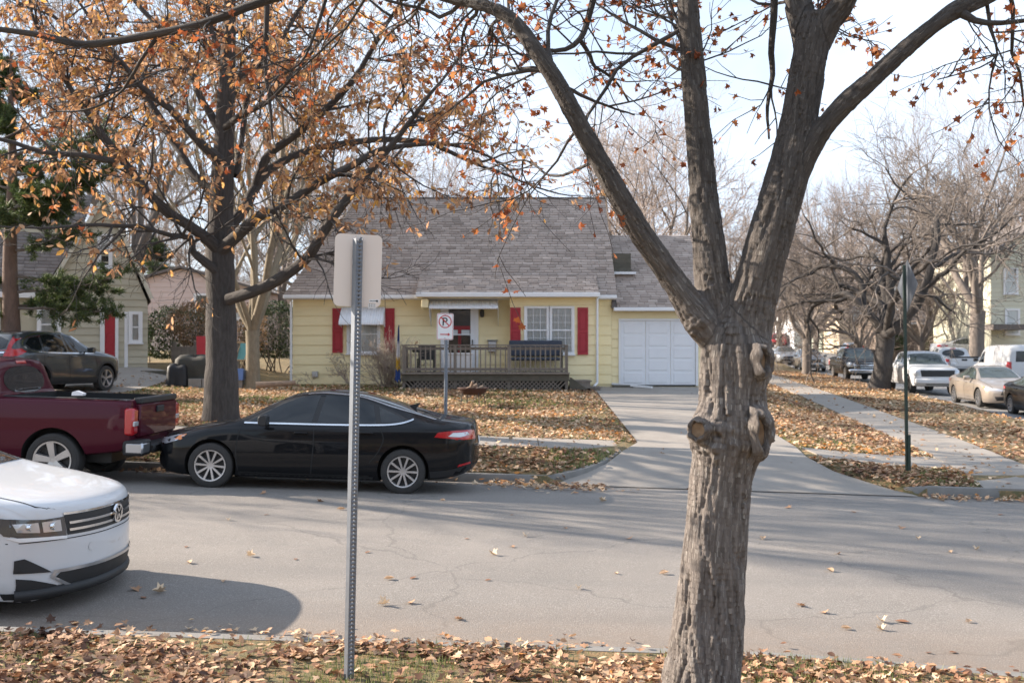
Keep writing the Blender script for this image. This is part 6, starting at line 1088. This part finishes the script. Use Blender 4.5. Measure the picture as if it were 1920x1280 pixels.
# -------- oak in the yard
OD = 21.0; rgo = np.random.default_rng(9); ok = empty('oak_tree', (0, 0, 0), 0, 'broad oak with dark trunk and dense rusty leaves beside the sidewalk', 'tree'); outO, tipsO = {}, []
OAK = [[(412, 830, 92, 0), (414, 795, 74, 0), (415, 740, 62, 0), (415, 640, 56, 0), (413, 540, 54, 0), (412, 470, 52, 0), (414, 400, 46, .1), (416, 330, 42, .1), (420, 250, 36, .1), (424, 150, 30, .1), (428, 60, 25, .1), (432, -80, 18, .1), (436, -250, 10, .1)],
 [(430, 560, 22, -.3), (470, 548, 22, -.6), (520, 525, 22, -1), (580, 478, 20, -1.4), (625, 410, 18, -1.8), (670, 345, 15, -2), (720, 290, 13, -2.2), (780, 215, 9, -2.4), (830, 150, 6, -2.6)],
 [(412, 470, 26, -.2), (450, 435, 22, -.5), (485, 405, 20, -.7), (540, 380, 17, -1), (600, 340, 15, -1.2), (660, 310, 13, -1.4), (715, 280, 11, -1.5), (800, 270, 8, -1.6)],
 [(412, 445, 26, .2), (450, 400, 22, .5), (478, 350, 20, .8), (500, 320, 18, 1), (560, 288, 14, 1.3), (640, 268, 12, 1.6), (740, 262, 11, 1.9), (810, 268, 9, 2), (870, 295, 7, 2.1), (950, 330, 5, 2.2)],
 [(478, 350, 17, .8), (505, 290, 16, .6), (550, 255, 15, .3), (610, 205, 13, 0), (660, 150, 11, -.3), (700, 85, 9, -.6), (745, 10, 7, -.8), (800, -80, 5, -1)],
 [(408, 465, 24, -.2), (370, 438, 21, -.5), (320, 400, 19, -.8), (275, 355, 17, -1.1), (235, 310, 15, -1.4), (195, 250, 13, -1.6), (160, 200, 11, -1.8), (110, 130, 8, -2)],
 [(215, 302, 12, -1.5), (150, 292, 10, -1.5), (80, 280, 9, -1.4), (0, 262, 8, -1.4), (-90, 240, 6, -1.4)],
 [(405, 370, 20, .2), (370, 330, 17, .5), (325, 265, 15, .8), (290, 200, 13, 1), (250, 150, 11, 1.2), (180, 90, 9, 1.4), (100, 30, 6, 1.6)],
 [(412, 300, 20, -.2), (360, 255, 15, -.6), (310, 205, 13, -.9), (260, 160, 11, -1.2), (210, 100, 8, -1.4), (160, 20, 6, -1.6)],
 [(412, 255, 17, .2), (380, 190, 14, .3), (340, 115, 12, .5), (300, 60, 10, .7), (250, -5, 8, .9)], [(424, 160, 17, .1), (470, 125, 14, .4), (520, 75, 11, .8), (570, 0, 8, 1.2)], [(420, 240, 14, 0), (450, 215, 12, -.6), (500, 190, 10, -1), (560, 130, 8, -1.4), (610, 60, 5, -1.8)],
 [(410, 508, 17, -.2), (385, 488, 16, -.4), (362, 470, 13, -.5), (358, 445, 11, -.6), (320, 440, 9, -.9), (260, 425, 8, -1.3), (190, 420, 7, -1.7), (110, 425, 5, -2)], [(426, 120, 12, 0), (400, 60, 9, .4), (380, -20, 7, .8)], [(440, 330, 14, .4), (455, 250, 11, .9), (470, 170, 9, 1.3), (495, 90, 7, 1.7), (510, 0, 5, 2)]]
for i, pts in enumerate(OAK):
    Pr = limb(pts, OD, .22); jit = fbm(Pr[0] * 1.3 + i * 7, 3, i) * .05; Pr = (Pr[0] + jit[:, None] * [1, .6, .7] * (0 if i == 0 else 1), Pr[1] * (1 + .06 * fbm(Pr[0] * 3, 2)))
    outO.setdefault(0, []).append(Pr); tg = Pr[0][-1] - Pr[0][-2]
    if i: grow(Pr[0][-1], tg, 1.8, Pr[1][-1], 1, 3, outO, rgo, .25, .05, (3, 4), .6, tipsO, .0055, .25, .2)
    if i == 0: sub(Pr, .62, 1, 16, 2.2, rgo, tipsO, outO, r0=.035, crook=.28, up=.05, kids=(3, 5), ratio=.6, rmin=.006, seg=.3, start=.2)
    else: sub(Pr, .3, 1, 13 if len(pts) > 6 else 9, 1.5, rgo, tipsO, outO, r0=.024, crook=.3, up=0, kids=(3, 5), ratio=.6, rmin=.0055, seg=.25, start=.2)
tr0 = {0: [outO[0].pop(0)]}; wood('trunk', tr0, 'bark_oak', ok, sides=(28,)); wood('branches', outO, 'bark_oak', ok, sides=(12, 6, 4, 3))
def oak_keep(P):
    c = P[-1]; py = HOR - (c[2] - CAMZ) * F / c[1]; px = 960 + c[0] * F / c[1]; return rgo.uniform() < np.interp(py, [250, 380, 450, 520], [1, .75, .3, .06]) * np.interp(px, [600, 700, 960], [1, .9, .9])
tipsO = [t for t in tipsO if oak_keep(t[0])]
leaf_tips('leaves', tipsO, 4.8, .165, OAK6, 'oak_leaf', ok, rgo, .8, sag=.7)
# -------- bare tree kit
def bare(name, H, seed, mat, label, cat='tree', loc=None, levels=5, r=.22, fork=.28, crook=.22, lean=(0, 0), kids=(3, 4), up=.12, rmin=.012, nl=5, spread=(.45, .95), twig=None, ratio=.7, seg=.5, tl=.5):
    rg = np.random.default_rng(seed); out, tips = {}, []; root = empty(name, (0, 0, 0), 0, label, cat); h = H * fork
    P = np.array([[lean[0] * t * h, lean[1] * t * h, t * h - .15] for t in np.linspace(0, 1, 6)]) + np.vstack([[0, 0, 0], rg.normal(0, .04, (5, 3)) * [1, 1, .2]]); rad = np.array([r * 1.35, r * 1.08, r, r * .95, r * .95, r * 1.0]); out[0] = [(P, rad)]
    for k in range(nl):
        a = 2 * math.pi * k / nl + rg.uniform(-.4, .4); t = rg.uniform(.35, .8) if k else .1; grow(P[-1] - [0, 0, rg.uniform(0, .12) * h], (math.sin(t) * math.cos(a), math.sin(t) * math.sin(a), math.cos(t)), H * tl * rg.uniform(.75, 1.15), r * rg.uniform(.42, .68), 1, levels, out, rg, crook, up, kids, ratio, tips, rmin, seg, .25, spread)
    t0 = {k: v for k, v in out.items() if k < 3}; t1 = {k - 3: v for k, v in out.items() if k >= 3}
    wood('trunk', t0, mat, root, sides=(14, 8, 5)); wood('crown', t1, twig or mat, root, sides=(4, 3, 3)); 
    if loc is not None: root.location = loc
    return root, tips
def copy_tree(src, name, label, loc, rz, sc, group=None):
    r = src.copy(); r.name = name; COL.objects.link(r); r.location = loc; r.rotation_euler = (0, 0, rz); r.scale = (sc, sc, sc); r['label'] = label
    if group: r['group'] = group
    for ch in src.children: q = ch.copy(); COL.objects.link(q); q.parent = r
    return r
def gnd(px, D): x = (px - 960) / F * D; return (x, D, float(G(x, D)) - .05)
g1, tp = bare('gnarled_tree', 10.5, 21, 'bark_oak', 'dark gnarled bare tree leaning on the verge beside the white pickup', loc=gnd(1648, 45), r=.42, fork=.26, crook=.42, up=.02, nl=7, kids=(3, 4), rmin=.010, spread=(.5, 1.15), twig='bark_far', lean=(.12, 0), seg=.4, tl=.52, levels=5)
g2, _ = bare('street_tree', 8.0, 33, 'bark_far', 'slim bare street tree in front of the grey SUV', loc=gnd(1512, 61), r=.26, fork=.3, crook=.25, up=.12, nl=6, rmin=.015, levels=5)
g3, _ = bare('thick_tree', 13, 52, 'bark_far', 'thick trunked bare tree beside the white van', loc=gnd(1832, 62), r=.46, fork=.32, crook=.24, up=.1, nl=6, rmin=.018, levels=5, seg=.7)
g4, _ = bare('pale_multistem_tree', 11, 71, 'bark_pale', 'pale brown tree with several stems standing behind the oak', loc=gnd(474, 30), r=.21, fork=.18, crook=.14, up=.22, nl=6, rmin=.008, spread=(.25, .6), levels=5, tl=.6)
copy_tree(g2, 'street_tree', 'bare street tree right of the gnarled tree by the brown building', gnd(1728, 72), 2.0, 1.0)
copy_tree(g1, 'gnarled_tree', 'second gnarled bare tree farther along the verge, left of the white van', gnd(1770, 80), 2.6, 1.15)
b1, _ = bare('background_tree', 13, 81, 'bark_far', '', r=.25, fork=.25, crook=.2, nl=6, rmin=.012, twig='twig_far', levels=5, seg=.7); b2, _ = bare('background_tree', 15, 82, 'bark_far', '', r=.28, fork=.3, crook=.16, nl=6, rmin=.012, twig='twig_far', levels=5, up=.2, spread=(.35, .8), seg=.7)
b3, _ = bare('background_tree', 11, 83, 'bark_far', '', r=.24, fork=.2, crook=.3, nl=7, rmin=.012, twig='twig_far', levels=5, seg=.6)
BT = 'tall bare tree in the wood behind the houses'; srcs = [b1, b2, b3]; used = set(); rb = random.Random(4)
spots = [(-230, 41, 1, 1.0), (-560, 18.5, 1, .82), (-1000, 19.5, 2, .75), (250, 40, 1, .95), (1230, 46, 0, .95), (1195, 58, 1, .9), (1350, 72, 2, 1.0), (760, 60, 1, .85), (690, 66, 0, .95), (840, 72, 2, 1.0), (930, 78, 1, .85), (1010, 70, 0, .85), (1090, 80, 2, 1.1), (600, 52, 0, .9), (530, 62, 1, .95), (350, 78, 2, 1.1), (250, 84, 1, 1.1), (110, 70, 0, 1.1), (-60, 60, 2, 1.2), (1460, 95, 0, 1.0), (1530, 90, 2, 1.2), (1590, 108, 1, 1.2), (1700, 112, 2, 1.3), (1760, 96, 1, 1.1), (1900, 98, 2, 1.5), (1960, 80, 1, 1.2), (2030, 70, 0, 1.2), (1300, 100, 0, 1.0), (880, 100, 0, 1.1), (760, 95, 2, 1.2), (640, 92, 1, 1.1), (450, 90, 0, 1.2), (1480, 120, 2, 1.6), (1610, 72, 2, .8), (1890, 74, 2, .9)]
NAMED = {(1230, 46): 'bare tree rising directly behind the garage roof', (1195, 58): 'bare tree behind the junction of main roof and garage', (760, 60): 'bare tree above the left half of the yellow house ridge', (690, 66): 'bare tree seen between the oak limbs above the roof corner', (930, 78): 'bare tree above the middle of the yellow house ridge', (600, 52): 'bare tree just left of the yellow house behind the pale stems', (1960, 80): 'bare tree rising over the large pale green house', (-230, 41): 'bare tree left of the beige house gable', (250, 40): 'tall bare tree rising behind the beige house gable', (-560, 18.5): 'leafless verge tree beyond the maroon pickup at the left', (-1000, 19.5): 'second leafless verge tree farther up the street at the left', (1610, 72): 'small bare tree between black pickup and tan house', (1890, 74): 'small bare tree in front of the large pale green house'}
for px, D, k, sc in spots:
    BT = NAMED.get((px, D), 'tall bare tree in the wood behind the houses')
    if k not in used: used.add(k); o = srcs[k]; o.location = gnd(px, D); o.scale = (sc,) * 3; o['label'] = BT; o['group'] = 'bare trees behind the houses'
    else: copy_tree(srcs[k], 'background_tree', BT, gnd(px, D), rb.uniform(0, 6.28), sc * rb.uniform(.92, 1.08), 'bare trees behind the houses')
# far wood on the rise: reads as one mass
out = {}; rgw = np.random.default_rng(77)
for k in range(100):
    D = rgw.uniform(125, 215); px = rgw.uniform(-500, 2500); p = gnd(px, D); h = rgw.uniform(9, 15); o1 = {}
    grow(p, (rgw.normal(0, .05), 0, 1), h * .45, .2, 0, 3, o1, rgw, .15, .2, (3, 4), .72, None, .022, 1.2, .35, (.4, .9))
    for l, v in o1.items(): out.setdefault(l, []).extend(v)
dw = wood('distant_woods', out, 'twig_far', None, sides=(5, 4, 3, 3)); tag(dw, 'far brown leafless woodland on the rise behind the houses', 'woods', kind='stuff')
# -------- shrubs, hedge, pine
def shrub(name, loc, H, n, seed, label, mat='twig_far', spread_=.7, r=.014, levels=3):
    rg = np.random.default_rng(seed); out = {}; root = empty(name, loc, 0, label, 'shrub')
    for k in range(n):
        a = rg.uniform(0, 6.28); t = abs(rg.normal(0, spread_ * .7)); grow((rg.normal(0, .1), rg.normal(0, .1), -.05), (math.sin(t) * math.cos(a), math.sin(t) * math.sin(a), math.cos(t)), H * rg.uniform(.5, .8), r * rg.uniform(.6, 1.2), 0, levels, out, rg, .22, .05, (2, 4), .55, None, .004, .12, .2, (.4, .9))
    wood('stems', out, mat, root, sides=(5, 4, 3, 3)); return root
p = gnd(728, 31.3); shrub('bare_shrub', p, 1.6, 42, 3, 'dense bare twiggy shrub at the left end of the deck', 'twig_light', spread_=.55)
p = gnd(655, 31.8); o = shrub('bare_shrub', p, 1.6, 4, 6, 'sparse bare shrub leaning left below the awning window', 'twig_light', r=.025, levels=4); o.rotation_euler = (0, -.55, 0)
def leafball(name, c, rad, n, size, mat, label, cat='hedge', parent=None, tm=OAK6):
    rg = np.random.default_rng(int(abs(c[0]) * 10) + n); u = rg.normal(0, 1, (n, 3)); u /= np.linalg.norm(u, axis=1)[:, None]; lump = 1 + .18 * fbm(u * 2.3 + c[0], 3); rr = rg.uniform(.55, 1, n) ** .5
    P = np.array(c) + u * np.array(rad) * (lump * rr)[:, None]; P = P[P[:, 2] > c[2] - rad[2] * .8]; o = leaves(name, P, size * rng.uniform(.6, 1.3, len(P)), tm, rotmats(len(P), 1.2), .3, mat=mat, parent=parent); 
    if label: tag(o, label, cat)
    return o
def bush(name, px, py, D, rad, n, size, mat, label, cat='hedge'):
    c = at(px, py, D); root = empty(name, (0, 0, 0), 0, label, cat); leafball('foliage', tuple(c), rad, n, size, mat, None, parent=root)
    out = {}; rg = np.random.default_rng(n)
    for k in range(9): grow((c.x + rg.normal(0, rad[0] * .3), c.y, float(G(c.x, c.y)) - .05), (rg.normal(0, .4), rg.normal(0, .2), 1), rad[2] * 1.3, .03, 0, 2, out, rg, .2, .1, (3, 4), .6, None, .008, .25)
    wood('stems', out, 'bark_far', root, sides=(5, 4, 3)); return root
bush('dark_hedge', 330, 628, 42, (1.6, 1.2, 1.25), 6500, .12, 'hedge_leaf', 'dark evergreen hedge between the beige house and oak trunk'); bush('dark_hedge', 512, 622, 42, (1.35, 1.2, 1.35), 6500, .12, 'hedge_leaf', 'dark evergreen hedge between oak and yellow house')
bush('brown_hedge', 375, 610, 39, (1.3, .9, 1.0), 4200, .11, 'hedge_brown', 'tan leaved bush in front of the dark hedge left of the oak'); bush('brown_hedge', 458, 618, 40, (.9, .8, 1.2), 2600, .11, 'hedge_brown', 'tan leaved bush partly hidden behind the oak trunk')
bush('round_hedge', 1753, 640, 80, (1.25, 1.2, .95), 3800, .13, 'hedge_leaf', 'rounded dark green hedge in front of the brown building'); bush('low_hedge', 1675, 642, 84, (.9, 1, .8), 2200, .13, 'hedge_leaf', 'small dark green bush behind the gnarled tree fork')
def conifer(name, px, D, H, seed, label, tr=.2, levels_z=(1.2, None), reach=3., dens=1., traced=()):
    rg = np.random.default_rng(seed); root = empty(name, (0, 0, 0), 0, label, 'tree'); b = Vector(gnd(px, D)); out = {0: [(np.array([[b.x + .03 * math.sin(z * 1.3), b.y, b.z + z] for z in np.linspace(-.1, H, 24)]), np.linspace(tr * 1.2, .04, 24))]}; tips = []
    def bough(p, d, L, r):
        n = 9; d = np.array(d, float); P = [np.array(p, float)]
        for i in range(n): d = d + rg.normal(0, .12, 3) + np.array([0, 0, .03]); d /= np.linalg.norm(d); P.append(P[-1] + d * L / n)
        P = np.array(P); out.setdefault(1, []).append((P, np.linspace(r, .012, n + 1)))
        for i in range(3, n + 1):
            for s in range(7):
                v = rg.normal(0, 1, 3) * [1, 1, .45]; v /= np.linalg.norm(v); q = P[i] + v * rg.uniform(.15, .6) * (.5 + L / 5); out.setdefault(2, []).append((np.array([P[i], (P[i] + q) / 2 + [0, 0, .03], q]), np.array([.012, .009, .005])))
                for t in (.45, .7, .9, 1.0): tips.append((P[i] + (q - P[i]) * t, v))
    for (z, a, L, dz) in traced: bough((b.x, b.y, b.z + z), (math.cos(a), math.sin(a), dz), L, .05)
    z = levels_z[0]
    while z < H - .3:
        for k in range(rg.integers(1, 4)): a = rg.uniform(0, 6.28); bough((b.x, b.y, b.z + z), (math.cos(a), math.sin(a), rg.uniform(-.1, .3)), reach * (1 - z / H * .75) * rg.uniform(.6, 1.1), .045)
        z += rg.uniform(.3, .6) / dens
    wood('trunk', {0: out[0]}, 'bark_pine', root, sides=(14,)); wood('boughs', {k - 1: v for k, v in out.items() if k}, 'bark_far', root, sides=(6, 3))
    C = np.array([t[0] for t in tips]); Dv = np.array([t[1] for t in tips]); kn = 20 if H > 8 else 6; n = len(C) * kn; Cb = np.repeat(C, kn, 0) + rg.normal(0, .035, (n, 3)); v = np.repeat(Dv, kn, 0) * .7 + rg.normal(0, .6, (n, 3)) + [0, 0, .25]; v /= np.linalg.norm(v, axis=1)[:, None]; w = np.cross(v, rg.normal(0, 1, (n, 3))); w /= np.linalg.norm(w, axis=1)[:, None]; ln = rg.uniform(.09, .18, n)[:, None]
    V = np.stack([Cb - w * .012, Cb + w * .012, Cb + v * ln], 1).reshape(-1, 3); o = link('needles', fmesh('needles', V, [np.arange(3 * n).reshape(-1, 3)], [MATS['pine_needle']], False, {'lc': ('FLOAT', 'POINT', np.repeat(rg.uniform(0, 1, n), 3))}), root); o['kind'] = 'stuff'; return root
M('bark_pine', (.20, .13, .10), .9, col2=(.10, .07, .055), scale=14, var=.6, coord='bark', stretch=(1, 1, .3), bump=.8, bscale=24)
conifer('pine_tree', 20, 26.5, 9.2, 12, 'green pine with open boughs at the left edge before the beige house', .23, (4.6, None), 2.6, .8, traced=[(2.75, -.1, 2.9, .05), (2.35, -.25, 2.6, -.02), (3.2, .35, 2.4, .1), (5.4, .1, 2.9, .1), (5.9, -.2, 3.0, .1), (6.4, .3, 2.7, .1), (5.0, -.4, 2.4, .1), (2.9, 2.8, 1.6, .1), (2.2, 3.2, 1.7, 0), (3.9, .2, 2.2, .2), (4.4, -.2, 2.6, .1), (2.4, .8, 2.0, 0)])
conifer('dark_conifer', 292, 62, 7.6, 13, 'dark conifer behind the beige house roof', .2, (1.0, None), 2.4, 1.6)
# ------------------------------------------------------------------ signs
def punched_post(name, px, pbase, D, ptop, label, hat=.075):
    p0, p1 = at(*pbase, D), at(*ptop, D); root = empty(name, (0, 0, 0), 0, label, 'sign'); return root, p0, p1
sg = empty('parking_sign', (0, 0, 0), 0, 'sign on a punched steel post at the near kerb, seen from its blank back', 'sign'); SD = 6.22; a, b = at(655, 1275, SD), at(671, 447, SD); L = (b - a).length
post = empty('post', a); post.parent = sg; q = (b - a).to_track_quat('Z', 'X'); post.rotation_mode = 'QUATERNION'; post.rotation_quaternion = Quat if False else Matrix.Identity(3).to_quaternion(); ax = (b - a).normalized(); post.rotation_quaternion = Vector((0, 0, 1)).rotation_difference(ax) @ Matrix.Rotation(R(40), 3, 'Z').to_quaternion()
# U channel: web with real holes plus two flanges
w2, hh, hs = .021, .0048, .0254; V, Fq = [], []; nh = int(L / hs)
for i in range(nh):
    z0 = i * hs; zc = z0 + hs / 2; n = 8; k0 = len(V); sq = [(-w2, z0), (0, z0), (w2, z0), (w2, zc), (w2, z0 + hs), (0, z0 + hs), (-w2, z0 + hs), (-w2, zc)]; ho = [(-hh, zc - hh), (0, zc - hh * 1.2), (hh, zc - hh), (hh * 1.2, zc), (hh, zc + hh), (0, zc + hh * 1.2), (-hh, zc + hh), (-hh * 1.2, zc)]
    V += [(x, -.02, z) for x, z in sq] + [(x, -.02, z) for x, z in ho] + [(x, -.0165, z) for x, z in ho]
    for j in range(8): j2 = (j + 1) % 8; Fq += [(k0 + j, k0 + j2, k0 + 8 + j2, k0 + 8 + j), (k0 + 8 + j, k0 + 8 + j2, k0 + 16 + j2, k0 + 16 + j)]
link('web', fmesh('web', V, [np.array(Fq)], [MATS['galvanised']]), post)
for s in (-1, 1):
    MB().prism([(s * w2, -.02), (s * (w2 + .0035), -.02), (s * (w2 + .0035), .022), (s * w2, .022), (s * w2, .0)], 2, 0, L).obj('flange', MATS['galvanised'], post)
pc = at(671, 507, SD + .035); pl = empty('plate', pc); pl.parent = sg; pl.rotation_euler = (0, R(1.6), R(13))
def rrect(w, h, r, n=6): return [(sx * (w / 2 - r) + r * math.cos(t), sy * (h / 2 - r) + r * math.sin(t)) for sx, sy, t0 in ((1, 1, 0), (-1, 1, 90), (-1, -1, 180), (1, -1, 270)) for t in [R(t0 + 90 * k / n) for k in range(n + 1)]]
MB().prism(rrect(.295, .455, .035), 1, 0, .0025).obj('panel', MATS['sign_back'], pl)
MB().box(.075, .135, -.0016, -.0004, -.197, -.178).box(.07, .118, -.0016, -.0004, -.232, -.205).obj('sticker', MATS['sticker'], pl)
m = MB()
for i in range(5): m.box(.08 + .008 * i, .085 + .008 * i, -.0026, -.0017, -.19, -.185)
for i in range(4):
    for j in range(2): m.box(.075 + .011 * i, .081 + .011 * i, -.0026, -.0017, -.212 - .012 * j, -.207 - .012 * j)
m.box(.118, .13, -.0026, -.0017, -.193, -.182); m.obj('sticker_print', MATS['sign_black'], pl)
for z in (.2, -.16): MB().cyl((0.012, -.03, z), (.012, .0, z), .008, 8).obj('bolt', MATS['galvanised'], pl)
ns = empty('no_parking_sign', (0, 0, 0), 0, 'white no parking sign with red circle and arrow on a grey post', 'sign'); ND = 17.1; a = at(835, 850, ND); b = at(836, 632, ND); top = at(836, 590, ND)
MB().cyl((a.x, ND + .04, -.0), (b.x, ND + .04, top.z), .032, 14).obj('post', MATS['galvanised'], ns, smooth=True)
c0 = at(834.5, 612, ND); pn = empty('panel', (c0.x, ND, c0.z)); pn.parent = ns; pn.rotation_euler = (0, R(1), 0)
MB().prism(rrect(.285, .455, .03), 1, 0, .003).obj('plate', MATS['sign_white'], pn)
o_, i_ = rrect(.27, .44, .026), rrect(.258, .428, .022); n = len(o_); MB().add([(x, -.0012, z) for x, z in o_ + i_], [(k, (k + 1) % n, n + (k + 1) % n, n + k) for k in range(n)]).obj('border', MATS['sign_red'], pn, fix=False)
zc = .085; MB().lathe([(.095, -.002), (.112, -.002)], 40, (0, 0, zc), ax='Y').bar((-.07, -.0042, zc + .07), (.07, -.0042, zc - .07), .0008, .017, up=(1, 0, 1)).obj('prohibition_ring', MATS['sign_red'], pn, fix=False)
m = MB(); m.box(-.045, -.022, -.0028, -.0015, zc - .068, zc + .068)
arc = [(.005 + .037 * math.cos(t), zc + .03 + .038 * math.sin(t)) for t in np.linspace(-math.pi / 2, math.pi / 2, 14)]; arc2 = [(.005 + .016 * math.cos(t), zc + .03 + .016 * math.sin(t)) for t in np.linspace(-math.pi / 2, math.pi / 2, 14)]
m.add([(x, -.0028, z) for x, z in arc + arc2], [(k, k + 1, 14 + k + 1, 14 + k) for k in range(13)]).box(-.022, .005, -.0028, -.0015, zc + .046, zc + .068).box(-.022, .005, -.0028, -.0015, zc - .008, zc + .014); m.obj('letter', MATS['sign_black'], pn, fix=False)
MB().box(-.085, .06, -.0025, -.001, -.143, -.127).add([(.05, -.0025, -.163), (.092, -.0025, -.135), (.05, -.0025, -.107)], [(0, 1, 2)]).obj('arrow', MATS['sign_red'], pn, fix=False)
for z in (.2, -.2): MB().cyl((0, -.008, z), (0, 0, z), .008, 8).obj('bolt', MATS['galvanised'], pn)
ds = empty('diamond_sign', (0, 0, 0), 0, 'diamond shaped sign seen nearly edge on, on a dark green post', 'sign'); DD = 17.8; a, b = at(1700, 872, DD), at(1696, 497, DD)
MB().bar(a - Vector((0, 0, .1)), b, .05, .045).obj('post', MATS['post_green'], ds); MB().box(a.x + .0, a.x + .05, DD - .05, DD + .0, a.z - .1, a.z + .55).obj('anchor', MATS['post_green'], ds)
c0 = at(1702, 536, DD + .05); r_ = .47; pd = MB().prism([(0, r_), (r_, 0), (0, -r_), (-r_, 0)], 1, 0, .004).obj('panel', MATS['galvanised'], ds, loc=c0); pd.rotation_euler = (0, 0, R(90))
# ------------------------------------------------------------------ unseen house and trees added behind the camera for dark reflections
simple_house('reflection_house', 'unseen brown house added behind the viewer to reflect dark in the parked cars', (-3, -22, .9), 15, 9, 3.2, 2.2, 'brown_siding', gable='side', wins=())
bpy.data.objects['reflection_house'].rotation_euler = (0, 0, 0)
for i, (x, y, k, sc) in enumerate([(-9, -11, 1, .7), (7, -12, 2, .8)]):
    copy_tree(srcs[k], 'background_tree', ('unseen bare tree added behind the viewer at left for dark reflections', 'unseen bare tree added behind the viewer at right for dark reflections')[i], (x, y, float(znear(x, y)) - .05), i * 1.3, sc, 'trees added behind the viewer for reflections')
